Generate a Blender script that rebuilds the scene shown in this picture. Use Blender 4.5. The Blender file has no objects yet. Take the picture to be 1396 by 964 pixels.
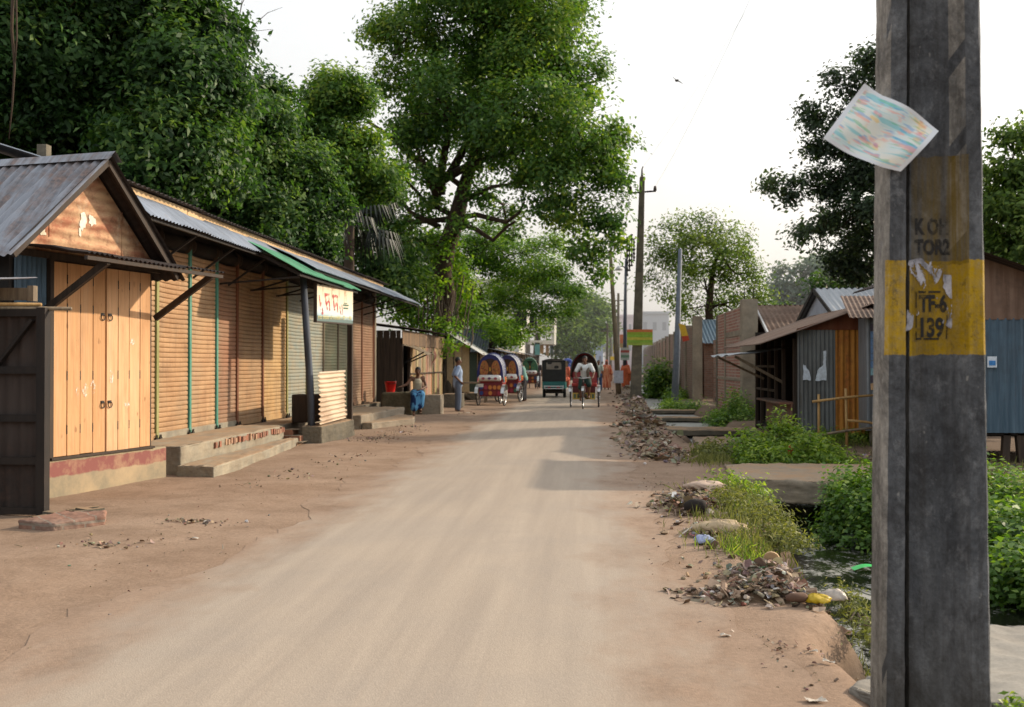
import bpy, bmesh, math, random
import numpy as np
from mathutils import Vector, Matrix
R = math.radians
sc = bpy.context.scene
COL = sc.collection
rng = random.Random(7)

# ------------------------------------------------------------------ camera model (used to set the camera and to survey the site)
F = 1400.0; CXP = 698.0; CYP = 482.0; EYE = 1.48
YAW = math.atan(102 / F); PITCH = math.atan(14 / F)
def ray(px, py):
    x = (px - CXP) / F; z = -(py - CYP) / F
    c, s = math.cos(PITCH), math.sin(PITCH)
    y, z = c - z * s, s + z * c
    c, s = math.cos(YAW), math.sin(YAW)
    return Vector((x * c - y * s, x * s + y * c, z))
def P(px, py, Y):
    r = ray(px, py); return Vector((0, 0, EYE)) + r * (Y / r.y)
def PX(px, py, X):
    r = ray(px, py); return Vector((0, 0, EYE)) + r * (X / r.x)
def G(px, py, z=0.0):
    r = ray(px, py); return Vector((0, 0, EYE)) + r * ((z - EYE) / r.z)

def lin(r, g=None, b=None):
    if g is None: r, g, b = r
    f = lambda v: (v / 255 / 12.92) if v <= 10 else ((v / 255 + 0.055) / 1.055) ** 2.4
    return (f(r), f(g), f(b), 1.0)

# ------------------------------------------------------------------ materials
def nt(name):
    m = bpy.data.materials.new(name); m.use_nodes = True
    t = m.node_tree; t.nodes.clear()
    return m, t
class N:
    """small node-tree helper"""
    def __init__(s, t): s.t = t
    def add(s, typ, **kw):
        n = s.t.nodes.new(typ)
        for k, v in kw.items(): setattr(n, k, v)
        return n
    def ln(s, a, b): s.t.links.new(a, b)
    def coord(s, scale=(1, 1, 1), kind='Object', rot=(0, 0, 0)):
        c = s.add('ShaderNodeTexCoord'); m = s.add('ShaderNodeMapping')
        m.inputs['Scale'].default_value = scale; m.inputs['Rotation'].default_value = rot
        s.ln(c.outputs[kind], m.inputs['Vector']); return m.outputs['Vector']
    def noise(s, vec, scale, detail=4, rough=0.6, dist=0.0):
        n = s.add('ShaderNodeTexNoise'); n.inputs['Scale'].default_value = scale; n.inputs['Detail'].default_value = detail
        n.inputs['Roughness'].default_value = rough; n.inputs['Distortion'].default_value = dist
        s.ln(vec, n.inputs['Vector']); return n.outputs['Fac']
    def ramp(s, fac, a, b, ca=(0, 0, 0, 1), cb=(1, 1, 1, 1)):
        r = s.add('ShaderNodeValToRGB'); e = r.color_ramp.elements
        e[0].position = a; e[1].position = b; e[0].color = ca; e[1].color = cb
        s.ln(fac, r.inputs['Fac']); return r.outputs['Color']
    def mix(s, fac, a, b, mode='MIX'):
        m = s.add('ShaderNodeMix', data_type='RGBA', blend_type=mode)
        for val, i in ((fac, 0), (a, 6), (b, 7)):
            if hasattr(val, 'links'): s.ln(val, m.inputs[i])
            else: m.inputs[i].default_value = val
        return m.outputs[2]
    def math(s, op, a, b=0.0, clamp=False):
        m = s.add('ShaderNodeMath', operation=op, use_clamp=clamp)
        for val, i in ((a, 0), (b, 1)):
            if hasattr(val, 'links'): s.ln(val, m.inputs[i])
            else: m.inputs[i].default_value = val
        return m.outputs[0]
    def bump(s, h, strength=0.3, dist=0.02):
        b = s.add('ShaderNodeBump'); b.inputs['Strength'].default_value = strength; b.inputs['Distance'].default_value = dist
        s.ln(h, b.inputs['Height']); return b.outputs['Normal']
    def out(s, col, rough=0.8, metal=0.0, normal=None, spec=0.3, extra=None):
        p = s.add('ShaderNodeBsdfPrincipled'); o = s.add('ShaderNodeOutputMaterial')
        for key, val in (('Base Color', col), ('Roughness', rough), ('Metallic', metal), ('Specular IOR Level', spec)):
            if hasattr(val, 'links'): s.ln(val, p.inputs[key])
            else: p.inputs[key].default_value = val
        if normal is not None: s.ln(normal, p.inputs['Normal'])
        s.ln(p.outputs[0], o.inputs['Surface']); return p

def dirty(name, c1, c2, scale=3.0, stretch=(1, 1, 1), rough=0.8, bump=0.25, fine=40.0, lo=0.35, hi=0.65, grime=0.45, grime_col=(60, 48, 38), gs=1.2, metal=0.0, spec=0.3, bdist=0.01, dust=0.0):
    """two-tone weathered surface: mid noise between the tones, large dark grime, fine grain"""
    m, t = nt(name); n = N(t)
    v = n.coord(stretch)
    f = n.ramp(n.noise(v, scale, 6, 0.65, 0.3), lo, hi)
    col = n.mix(f, lin(c1), lin(c2))
    g = n.ramp(n.noise(n.coord((1, 1, 1)), gs, 5, 0.7), 0.45, 0.75)
    gm = n.math('MULTIPLY', g, grime)
    col = n.mix(gm, col, lin(grime_col))
    fn = n.noise(v, fine, 3, 0.7)
    col = n.mix(0.35, col, n.ramp(fn, 0.2, 0.8, (0.55, 0.55, 0.55, 1), (1.35, 1.35, 1.35, 1)), 'MULTIPLY')
    h = n.math('ADD', n.noise(v, scale * 3, 4), n.math('MULTIPLY', fn, 0.5))
    if dust:      # soil settles on whatever faces up
        ge = n.add('ShaderNodeNewGeometry'); sx = n.add('ShaderNodeSeparateXYZ'); n.ln(ge.outputs['Normal'], sx.inputs[0])
        up = n.math('MULTIPLY', n.ramp(sx.outputs['Z'], .5, .9), n.math('MULTIPLY', n.ramp(n.noise(n.coord(), 3.0, 5, .7), .3, .6), dust))
        col = n.mix(up, col, lin((158, 128, 98)))
    n.out(col, n.ramp(f, 0, 1, (rough - .1,) * 3 + (1,), (min(1, rough + .1),) * 3 + (1,)), metal, n.bump(h, bump, bdist), spec)
    return m

def tin(name, base, rust, amount=0.5, axis='Z', rough=0.5, metal=0.25, dark=(50, 40, 34), streak=9.0):
    """galvanised sheet with rust running down it"""
    m, t = nt(name); n = N(t)
    st = {'Z': (streak, streak, 0.5), 'X': (0.4, streak, 0.4), 'Y': (streak, .4, .4)}[axis]
    s1 = n.noise(n.coord(st), 0.8, 5, 0.65)
    s2 = n.noise(n.coord(), 1.3, 6, 0.7, 0.4)
    a = n.math('ADD', n.math('MULTIPLY', s1, 0.55), n.math('MULTIPLY', s2, 0.55))
    lo = 0.78 - amount * 0.45
    f = n.ramp(a, lo, lo + 0.14)
    f2 = n.noise(n.coord(), 14, 4)
    r = n.mix(n.ramp(f2, .35, .65), lin(rust), lin(dark))
    b = n.mix(n.ramp(n.noise(n.coord(st), 2.2, 3), .3, .7), lin(base), lin(tuple(max(0, v - 28) for v in base)))
    col = n.mix(f, b, n.mix(0.3, r, b))
    col = n.mix(n.math('MULTIPLY', n.ramp(n.noise(n.coord(), .9, 5, .7), .5, .75), .45), col, lin(dark))
    ro = n.ramp(f, 0, 1, (rough, rough, rough, 1), (.85, .85, .85, 1))
    me = n.math('MULTIPLY', n.math('SUBTRACT', 1.0, f), metal)
    n.out(col, ro, me, n.bump(f2, .15, .01), .35)
    return m

def plain(name, c, rough=0.6, metal=0.0, var=0.25, scale=8.0, spec=0.4):
    m, t = nt(name); n = N(t)
    f = n.noise(n.coord(), scale, 5, .65)
    k = 1 - var; h = 1 + var
    col = n.mix(1.0, lin(c), n.ramp(f, .25, .75, (k, k, k, 1), (h, h, h, 1)), 'MULTIPLY')
    n.out(col, rough, metal, n.bump(f, .1, .005), spec)
    return m

def attr_mat(name, rough=0.75, spec=0.3, var=0.3, bump=.2):
    m, t = nt(name); n = N(t)
    a = n.add('ShaderNodeAttribute', attribute_name='Col')
    f = n.noise(n.coord(), 22, 4, .7)
    col = n.mix(1.0, a.outputs['Color'], n.ramp(f, .25, .75, (1 - var,) * 3 + (1,), (1 + var,) * 3 + (1,)), 'MULTIPLY')
    n.out(col, rough, 0, n.bump(f, bump, .01), spec)
    return m

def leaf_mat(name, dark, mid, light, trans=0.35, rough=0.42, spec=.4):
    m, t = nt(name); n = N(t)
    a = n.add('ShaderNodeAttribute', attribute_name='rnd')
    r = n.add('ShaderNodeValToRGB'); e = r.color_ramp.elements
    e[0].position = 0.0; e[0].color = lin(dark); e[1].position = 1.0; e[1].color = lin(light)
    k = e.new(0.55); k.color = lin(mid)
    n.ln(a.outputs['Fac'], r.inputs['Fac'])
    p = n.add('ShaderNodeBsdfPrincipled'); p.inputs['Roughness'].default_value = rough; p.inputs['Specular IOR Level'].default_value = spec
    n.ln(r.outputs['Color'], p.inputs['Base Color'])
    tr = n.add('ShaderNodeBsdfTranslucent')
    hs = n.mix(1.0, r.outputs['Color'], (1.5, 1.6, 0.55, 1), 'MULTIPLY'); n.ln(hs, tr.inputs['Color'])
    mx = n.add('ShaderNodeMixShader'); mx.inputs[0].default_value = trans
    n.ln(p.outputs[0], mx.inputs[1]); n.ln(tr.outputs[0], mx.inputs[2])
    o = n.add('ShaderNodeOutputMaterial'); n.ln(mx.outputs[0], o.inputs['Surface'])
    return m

# ------------------------------------------------------------------ mesh builder
class MB:
    def __init__(s): s.v = []; s.f = []; s.c = []; s.m = []; s.col = (0.5, 0.5, 0.5, 1); s.mi = 0
    def _face(s, ids): s.f.append(ids); s.c.append(s.col); s.m.append(s.mi)
    def poly(s, pts):
        b = len(s.v); s.v += [Vector(p) for p in pts]; s._face(tuple(range(b, b + len(pts)))); return s
    def hexa(s, q):   # 8 points: bottom 4 (ccw from above), top 4
        b = len(s.v); s.v += [Vector(p) for p in q]
        for f in ((3, 2, 1, 0), (4, 5, 6, 7), (0, 1, 5, 4), (1, 2, 6, 5), (2, 3, 7, 6), (3, 0, 4, 7)): s._face(tuple(b + i for i in f))
        return s
    def box(s, x0, x1, y0, y1, z0, z1):
        return s.hexa([(x0, y0, z0), (x1, y0, z0), (x1, y1, z0), (x0, y1, z0), (x0, y0, z1), (x1, y0, z1), (x1, y1, z1), (x0, y1, z1)])
    def prism(s, pts, z0, z1):   # pts xy ccw; z1 may be a list
        n = len(pts); b = len(s.v)
        s.v += [Vector((p[0], p[1], z0)) for p in pts] + [Vector((p[0], p[1], z1 if not isinstance(z1, (list, tuple)) else z1[i])) for i, p in enumerate(pts)]
        s._face(tuple(b + i for i in reversed(range(n)))); s._face(tuple(b + n + i for i in range(n)))
        for i in range(n): j = (i + 1) % n; s._face((b + i, b + j, b + n + j, b + n + i))
        return s
    def beam(s, p0, p1, w, h, up=(0, 0, 1)):
        p0, p1 = Vector(p0), Vector(p1); d = (p1 - p0).normalized(); up = Vector(up)
        if abs(d.dot(up)) > .98: up = Vector((1, 0, 0))
        a = d.cross(up).normalized() * (w / 2); u = a.cross(d).normalized() * (h / 2)
        return s.hexa([p0 - a - u, p0 + a - u, p1 + a - u, p1 - a - u, p0 - a + u, p0 + a + u, p1 + a + u, p1 - a + u])
    def tube(s, pts, rad, n=8, cap=True):
        pts = [Vector(p) for p in pts]; b = len(s.v); k = len(pts)
        if not isinstance(rad, (list, tuple)): rad = [rad] * k
        ref = None
        for i, p in enumerate(pts):
            d = (pts[min(i + 1, k - 1)] - pts[max(i - 1, 0)]).normalized()
            if ref is None: ref = d.orthogonal().normalized()
            ref = (ref - d * ref.dot(d))
            ref = ref.normalized() if ref.length > 1e-6 else d.orthogonal().normalized()
            w = d.cross(ref)
            for j in range(n):
                a = 2 * math.pi * j / n
                s.v.append(p + (ref * math.cos(a) + w * math.sin(a)) * rad[i])
        for i in range(k - 1):
            for j in range(n):
                q = (j + 1) % n
                s._face((b + i * n + j, b + i * n + q, b + (i + 1) * n + q, b + (i + 1) * n + j))
        if cap:
            s._face(tuple(b + j for j in reversed(range(n)))); s._face(tuple(b + (k - 1) * n + j for j in range(n)))
        return s
    def capsule(s, p0, p1, r0, r1, n=12):
        p0, p1 = Vector(p0), Vector(p1); d = (p1 - p0).normalized(); pts = []; rs = []
        for a in (80, 60, 35, 0):
            pts.append(p0 - d * r0 * math.sin(R(a))); rs.append(r0 * math.cos(R(a)))
        for a in (0, 35, 60, 80):
            pts.append(p1 + d * r1 * math.sin(R(a))); rs.append(r1 * math.cos(R(a)))
        return s.tube(pts, rs, n)
    def ell(s, c, r, nu=14, nv=9, M=None):
        c = Vector(c); b = len(s.v)
        for i in range(nv + 1):
            th = math.pi * (i + (0.02 if i == 0 else -0.02 if i == nv else 0)) / nv
            for j in range(nu):
                ph = 2 * math.pi * j / nu
                q = Vector((r[0] * math.sin(th) * math.cos(ph), r[1] * math.sin(th) * math.sin(ph), -r[2] * math.cos(th)))
                s.v.append(c + (M @ q if M is not None else q))
        for i in range(nv):
            for j in range(nu):
                q = (j + 1) % nu
                s._face((b + i * nu + j, b + i * nu + q, b + (i + 1) * nu + q, b + (i + 1) * nu + j))
        s._face(tuple(b + j for j in reversed(range(nu)))); s._face(tuple(b + nv * nu + j for j in range(nu)))
        return s
    def grid(s, fn, nu, nv):
        b = len(s.v)
        for j in range(nv + 1):
            for i in range(nu + 1): s.v.append(Vector(fn(i / nu, j / nv)))
        for j in range(nv):
            for i in range(nu):
                a = b + j * (nu + 1) + i; s._face((a, a + 1, a + nu + 2, a + nu + 1))
        return s
    def sheet(s, o, u, v, waves, amp=0.012, nv=3, sag=0.0, seg=6, jit=0.0, seed=1):
        """corrugated sheet: waves across u, ridges running along v"""
        o, u, v = Vector(o), Vector(u), Vector(v); nn = u.cross(v).normalized(); r = random.Random(seed)
        js = [[r.uniform(-jit, jit) for _ in range(nv + 1)] for _ in range(6)]
        def fn(a, b):
            q = js[min(5, int(a * 5.99))]; k = q[min(nv, int(b * nv + .5))]
            return o + u * a + v * b + nn * (amp * math.sin(2 * math.pi * waves * a) + k - sag * 4 * b * (1 - b)) + Vector((0, 0, 0))
        return s.grid(fn, int(waves * seg), nv)
    def torus(s, c, R0, r0, axis=0, nu=28, nv=8):
        c = Vector(c)
        def fn(a, b):
            A = a * 2 * math.pi; B = b * 2 * math.pi; q = R0 + r0 * math.cos(B)
            p = (r0 * math.sin(B), q * math.cos(A), q * math.sin(A))
            if axis == 1: p = (p[1], p[0], p[2])
            if axis == 2: p = (p[1], p[2], p[0])
            return c + Vector(p)
        return s.grid(fn, nu, nv)
    def sack(s, c, r, seed, n=34):
        """limp bag: an ellipsoid with deep creases, its underside flattened on the ground"""
        q = random.Random(seed); c = Vector(c); ph = [q.uniform(0, 6.28) for _ in range(8)]; b = len(s.v); nv = n // 2
        for i in range(nv + 1):
            th = math.pi * min(.99, max(.01, i / nv))
            for j in range(n):
                a = 2 * math.pi * j / n
                k = 1 + .16 * math.sin(3 * a + ph[0]) * math.sin(2 * th + ph[1]) + .13 * abs(math.sin(4 * a + 3 * th + ph[2])) + .10 * abs(math.sin(7 * a - 5 * th + ph[3])) + .10 * math.sin(11 * a + 9 * th + ph[4]) + .12 * abs(math.sin(5 * a + 6 * th + ph[5])) + q.uniform(-.05, .05)
                z = -math.cos(th) * r[2] * k; z = z if z > -.35 * r[2] else -.35 * r[2]
                s.v.append(c + Vector((r[0] * k * math.sin(th) * math.cos(a), r[1] * k * math.sin(th) * math.sin(a), z)))
        for i in range(nv):
            for j in range(n): p = (j + 1) % n; s._face((b + i * n + j, b + i * n + p, b + (i + 1) * n + p, b + (i + 1) * n + j))
        return s
    def crumple(s, c, r, seed, flat=.6, n=8):
        q = random.Random(seed); b = len(s.v); c = Vector(c); nv = max(4, n // 2 + 1)
        an = q.uniform(0, 6.28)
        for i in range(nv + 1):
            th = math.pi * min(.985, max(.015, i / nv))
            for j in range(n):
                ph = 2 * math.pi * j / n + an; k = r * q.uniform(.6, 1.25)
                s.v.append(c + Vector((k * math.sin(th) * math.cos(ph), k * math.sin(th) * math.sin(ph) * .8, -k * flat * math.cos(th))))
        for i in range(nv):
            for j in range(n):
                p = (j + 1) % n; s._face((b + i * n + j, b + i * n + p, b + (i + 1) * n + p, b + (i + 1) * n + j))
        return s
    def split(s, name, mats, parent, **kw):
        """one object for every separate piece"""
        root = list(range(len(s.v)))
        def find(a):
            while root[a] != a: root[a] = root[root[a]]; a = root[a]
            return a
        for f in s.f:
            for i in f[1:]: root[find(i)] = find(f[0])
        g = {}
        for k, f in enumerate(s.f): g.setdefault(find(f[0]), []).append(k)
        out = []
        for fs in g.values():
            b = MB(); ids = {}
            for k in fs:
                for i in s.f[k]:
                    if i not in ids: ids[i] = len(b.v); b.v.append(s.v[i])
                b.f.append(tuple(ids[i] for i in s.f[k])); b.c.append(s.c[k]); b.m.append(s.m[k])
            out.append(b.build(name, mats, parent, **kw))
        return out
    def build(s, name, mats, parent=None, smooth=False, bevel=0.0, cols=False, origin=None, world=True):
        me = bpy.data.meshes.new(name)
        off = Vector((0, 0, 0))
        if parent is not None and world:
            p = parent
            while p is not None: off += p.location; p = p.parent
        elif parent is None:
            if origin is None and s.v:
                xs = [p.x for p in s.v]; ys = [p.y for p in s.v]; zs = [p.z for p in s.v]
                origin = Vector(((min(xs) + max(xs)) / 2, (min(ys) + max(ys)) / 2, min(zs)))
            off = Vector(origin if origin is not None else (0, 0, 0))
        me.from_pydata([tuple(p - off) for p in s.v], [], s.f)
        if not isinstance(mats, (list, tuple)): mats = [mats]
        for m in mats: me.materials.append(m)
        if len(mats) > 1: me.polygons.foreach_set('material_index', s.m)
        if smooth: me.polygons.foreach_set('use_smooth', [True] * len(me.polygons))
        if cols:
            a = me.attributes.new('Col', 'FLOAT_COLOR', 'FACE')
            a.data.foreach_set('color', np.array(s.c, dtype=np.float32).ravel())
        me.update()
        o = bpy.data.objects.new(name, me); COL.objects.link(o)
        if parent is not None: o.parent = parent
        else: o.location = off
        if bevel > 0:
            b = o.modifiers.new('edge', 'BEVEL'); b.width = bevel; b.segments = 2; b.limit_method = 'ANGLE'; b.angle_limit = R(40)
        return o

def tag(o, label=None, cat=None, group=None, kind=None):
    if label: o['label'] = label
    if cat: o['category'] = cat
    if group: o['group'] = group
    if kind: o['kind'] = kind
    return o
def thing(name, loc, label, cat, group=None, rz=0.0):
    o = bpy.data.objects.new(name, None); o.empty_display_size = .2; COL.objects.link(o)
    o.location = loc; o.rotation_euler = (0, 0, rz); tag(o, label, cat, group); return o
def struct(o): o['kind'] = 'structure'; return o
def rough(o, amt=.02, size=.22, lv=5):
    """worn, uneven masonry: fine subdivision pushed in and out by noise at two sizes"""
    u = o.modifiers.new('fine', 'SUBSURF'); u.subdivision_type = 'SIMPLE'; u.levels = lv; u.render_levels = lv
    for k, (a, z) in enumerate(((amt, size), (amt * .5, size * .25))):
        tx = bpy.data.textures.new('worn', 'CLOUDS'); tx.noise_scale = z; tx.noise_depth = 3
        d = o.modifiers.new('worn', 'DISPLACE'); d.texture = tx; d.strength = a; d.mid_level = .5; d.texture_coords = 'LOCAL'
    o.data.polygons.foreach_set('use_smooth', [True] * len(o.data.polygons)); return o
def stuff(o, label, cat): return tag(o, label, cat, None, 'stuff')

# ------------------------------------------------------------------ leaves
def leaf_mesh(name, pos, nrm, L, W, mat, parent, nprng, axis=None, rnd=None):
    n = len(pos)
    nrm = nrm / (np.linalg.norm(nrm, axis=1, keepdims=True) + 1e-9)
    t = nprng.normal(size=(n, 3)) if axis is None else axis + nprng.normal(size=(n, 3)) * .25
    t -= nrm * np.sum(t * nrm, axis=1, keepdims=True); t /= (np.linalg.norm(t, axis=1, keepdims=True) + 1e-9)
    b = np.cross(nrm, t)
    l = (L * nprng.uniform(.65, 1.25, size=(n, 1))); w = l * (W / L) * nprng.uniform(.8, 1.2, size=(n, 1))
    v = np.empty((n, 4, 3), dtype=np.float32)
    v[:, 0] = pos - t * l * .5
    v[:, 1] = pos - b * w * .5 + nrm * l * .08 - t * l * .08
    v[:, 2] = pos + t * l * .5 - nrm * l * .1
    v[:, 3] = pos + b * w * .5 + nrm * l * .08 - t * l * .08
    off = Vector((0, 0, 0)); p = parent
    while p is not None: off += p.location; p = p.parent
    v = v.reshape(-1, 3) - np.array(off, dtype=np.float32)
    me = bpy.data.meshes.new(name)
    me.vertices.add(n * 4); me.vertices.foreach_set('co', v.ravel())
    me.loops.add(n * 4); me.loops.foreach_set('vertex_index', np.arange(n * 4, dtype=np.int32))
    me.polygons.add(n); me.polygons.foreach_set('loop_start', np.arange(0, n * 4, 4, dtype=np.int32))
    try: me.polygons.foreach_set('loop_total', np.full(n, 4, dtype=np.int32))
    except Exception: pass
    me.polygons.foreach_set('use_smooth', np.ones(n, dtype=bool))
    me.materials.append(mat)
    a = me.attributes.new('rnd', 'FLOAT', 'FACE')
    if rnd is None: rnd = nprng.uniform(0, 1, n)
    a.data.foreach_set('value', np.clip(rnd, 0, 1).astype(np.float32))
    me.update(calc_edges=True); me.validate()
    o = bpy.data.objects.new(name, me); COL.objects.link(o)
    if parent is not None: o.parent = parent
    return o

def clump_points(c, r, n, nprng, lump=.28, inner=.35):
    """spray centres in a lumpy ellipsoid, mostly near its surface"""
    # leaves gather in sub-clusters spread over the shell, leaving dark gaps between them
    m = max(6, int(n / 30)); e = nprng.normal(size=(m, 3)); e[:, 2] *= .9; e /= np.linalg.norm(e, axis=1, keepdims=True)
    er = nprng.uniform(.55, 1.0, m); ix = nprng.integers(0, m, n)
    f = e[ix] * er[ix][:, None] + nprng.normal(size=(n, 3)) * .165 * nprng.uniform(.5, 1.3, m)[ix][:, None]
    loose = nprng.uniform(0, 1, n) < inner * .5
    d = nprng.normal(size=(n, 3)); d /= np.linalg.norm(d, axis=1, keepdims=True)
    f = np.where(loose[:, None], d * nprng.uniform(.1, 1.05, n)[:, None] ** .6, f)
    d = f / (np.linalg.norm(f, axis=1, keepdims=True) + 1e-6)
    return np.array(c) + f * np.array(r), d
    ph = nprng.uniform(0, 6.28, 3)
    k = 1 + lump * (np.sin(d[:, 0] * 5 + ph[0]) * np.sin(d[:, 1] * 5 + ph[1]) + .7 * np.sin(d[:, 2] * 7 + ph[2]) * np.cos(d[:, 0] * 8 + ph[1]))
    u = nprng.uniform(0, 1, n); rad = np.where(nprng.uniform(0, 1, n) < inner, u ** .5 * .8, .72 + .33 * u)
    return np.array(c) + d * (rad * k)[:, None] * np.array(r), d

def limb(mb, p0, p1, r0, r1, seed, bend=.12, n=7, sides=7):
    q = random.Random(seed); p0, p1 = Vector(p0), Vector(p1); L = (p1 - p0).length; pts = []; rs = []
    o1 = Vector((q.uniform(-1, 1), q.uniform(-1, 1), q.uniform(-.3, 1))) * L * bend
    for i in range(n):
        t = i / (n - 1)
        j = Vector((q.uniform(-1, 1), q.uniform(-1, 1), q.uniform(-1, 1))) * L * .025 * (0 < i < n - 1)
        pts.append(p0.lerp(p1, t) + o1 * math.sin(math.pi * t) + j); rs.append(r0 + (r1 - r0) * t)
    mb.tube(pts, rs, sides); return pts

def tree(name, label, base, trunk, clumps, lm, bark, leaf=(.17, .09), sprays=900, k=10, sig=.2, seed=1, group=None, limb_r=.12, up=.55, cat='tree', twig=6, droop=0.0, lump=.28, inner=.35, shade=.25):
    """trunk: [(point, radius)...]; clumps: [(centre, (rx,ry,rz), weight)...]"""
    t = thing(name, base, label, cat, group); q = random.Random(seed); g = np.random.default_rng(seed)
    mb = MB(); pts = [Vector(p) for p, _ in trunk]; mb.tube(pts, [r for _, r in trunk], 10)
    brs = MB(); wsum = sum(c[2] for c in clumps)
    zc = [c[0][2] for c in clumps]; z0, z1 = min(zc), max(zc) + 1e-3
    allp = []; alln = []; allr = []; nodes = []; px_, py_ = pts[-1].x, pts[-1].y
    clumps = sorted(clumps, key=lambda k: (Vector(k[0]) - min(pts, key=lambda p: (p - Vector(k[0])).length)).length)
    for i, (c, r, w) in enumerate(clumps):
        c = Vector(c)
        ax_ = min(pts[2:], key=lambda p: (p - c).length)
        cand = [(p, limb_r) for p in pts[2:] if p.z < c.z - .15 * (Vector((p.x, p.y, 0)) - Vector((c.x, c.y, 0))).length] + [x for x in nodes if (x[0] - ax_).length < (c - ax_).length]
        cand = cand or [(pts[2], limb_r)]
        a, ra = min(cand, key=lambda p: (p[0] - c).length + abs(c.z - p[0].z) * .15)
        rr = min(ra, limb_r * (.45 + .55 * min(1, max(r) / 1.8)))
        lp = limb(brs, a, c, rr, rr * .45, seed * 31 + i); nodes.append((c, rr * .6))
        for j in range(twig):
            d = Vector((q.gauss(0, 1), q.gauss(0, 1), q.gauss(.2, .8))).normalized()
            limb(brs, lp[q.randint(3, 6)], c + Vector((d.x * r[0], d.y * r[1], d.z * r[2])) * .9, rr * .3, .008, seed * 77 + i * 13 + j, .15, 5, 5)
        n = max(8, int(sprays * w / wsum * 1.0))
        sp, d = clump_points(c, r, n, g, lump, inner)
        kk = k
        p = np.repeat(sp, kk, 0) + g.normal(size=(n * kk, 3)) * np.array((sig, sig, sig * .7))
        p[:, 2] -= droop * np.abs(g.normal(size=n * kk)) * sig
        nn = np.repeat(d, kk, 0) * .7 + np.array((0, 0, up)) + np.repeat(g.normal(size=(n, 3)) * .30, kk, 0) + g.normal(size=(n * kk, 3)) * .32
        allp.append(p); alln.append(nn)
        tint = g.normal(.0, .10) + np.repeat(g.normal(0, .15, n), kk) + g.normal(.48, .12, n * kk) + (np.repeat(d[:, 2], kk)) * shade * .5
        allr.append(tint)
    mb.build('trunk', bark, t, True)
    if brs.v: brs.build('branch', bark, t, True)
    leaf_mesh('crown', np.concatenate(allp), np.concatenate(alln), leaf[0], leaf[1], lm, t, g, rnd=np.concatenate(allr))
    return t
def pxc(lst, Y, flat=.85, depth=1.0):
    """crown clumps surveyed from the photograph: (px, py, dY, radius px)"""
    out = []
    for px, py, dy, r in lst:
        y = Y + dy; c = P(px, py, y); m = r / F * y
        out.append((tuple(c), (m, m * depth, m * flat), m * m))
    return out
# ------------------------------------------------------------------ camera, world, sun
cam = bpy.data.cameras.new('camera'); cam.sensor_width = 36; cam.lens = 36 * F / 1396; cam.clip_start = .1; cam.clip_end = 4000
co = bpy.data.objects.new('camera', cam); COL.objects.link(co); co.location = (0, 0, EYE)
co.rotation_euler = (R(90) + PITCH, 0, YAW); sc.camera = co
cam.dof.use_dof = True; cam.dof.focus_distance = 8.5; cam.dof.aperture_fstop = 3.5
SUN_EL, SUN_AZ = 24.0, 28.0     # azimuth: degrees from +X towards +Y
sd = Vector((math.cos(R(SUN_EL)) * math.cos(R(SUN_AZ)), math.cos(R(SUN_EL)) * math.sin(R(SUN_AZ)), math.sin(R(SUN_EL))))
sl = bpy.data.lights.new('sun', 'SUN'); sl.energy = 5.0; sl.angle = R(1.0); sl.color = (1.0, .84, .64)
so = bpy.data.objects.new('sun', sl); COL.objects.link(so); so.location = (20, 20, 30); so.rotation_euler = (-sd).to_track_quat('-Z', 'Y').to_euler()
w = bpy.data.worlds.new('World'); sc.world = w; w.use_nodes = True; wt = w.node_tree; wt.nodes.clear(); wn = N(wt)
sky = wn.add('ShaderNodeTexSky', sky_type='NISHITA'); sky.sun_disc = False; sky.sun_elevation = R(SUN_EL); sky.sun_rotation = R(90 - SUN_AZ)
sky.air_density = 1.6; sky.dust_density = 8.0; sky.ozone_density = 1.0; sky.altitude = 0
hsv = wn.add('ShaderNodeHueSaturation'); hsv.inputs['Saturation'].default_value = .32; wn.ln(sky.outputs[0], hsv.inputs['Color'])
# thick hot haze: the sky is nearly one bright value, so its range is squeezed
gm = wn.add('ShaderNodeGamma'); gm.inputs['Gamma'].default_value = .4; wn.ln(hsv.outputs[0], gm.inputs['Color'])
sc_ = wn.mix(1.0, gm.outputs[0], (4.75, 4.8, 4.9, 1), 'MULTIPLY')
bg = wn.add('ShaderNodeBackground'); bg.inputs['Strength'].default_value = .15; wn.ln(sc_, bg.inputs['Color'])
wo = wn.add('ShaderNodeOutputWorld'); wn.ln(bg.outputs[0], wo.inputs['Surface'])
sc.view_settings.view_transform = 'Standard'; sc.view_settings.look = 'None'; sc.view_settings.exposure = 0; sc.view_settings.gamma = 1
sc.render.engine = 'CYCLES'
sc.cycles.use_denoising = True; sc.cycles.max_bounces = 6; sc.cycles.diffuse_bounces = 3; sc.cycles.transparent_max_bounces = 12; sc.cycles.sample_clamp_indirect = 6

# ------------------------------------------------------------------ materials
M = {}
M['leaf_dark'] = leaf_mat('leaf_dark', (30, 54, 30), (64, 96, 50), (124, 146, 80), .40, .5, .25)
M['leaf_big'] = leaf_mat('leaf_big', (44, 73, 38), (84, 118, 56), (152, 166, 74), .46, .5, .25)
M['leaf_light'] = leaf_mat('leaf_light', (50, 84, 30), (96, 132, 46), (160, 178, 68), .48, .5)
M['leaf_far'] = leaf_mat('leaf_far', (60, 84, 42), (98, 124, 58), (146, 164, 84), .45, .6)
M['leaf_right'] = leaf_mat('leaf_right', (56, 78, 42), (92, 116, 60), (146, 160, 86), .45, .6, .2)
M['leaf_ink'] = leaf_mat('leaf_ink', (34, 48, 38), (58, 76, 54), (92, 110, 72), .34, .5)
M['leaf_haze'] = leaf_mat('leaf_haze', (80, 98, 92), (98, 116, 104), (122, 138, 118), .3, .8)
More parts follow.
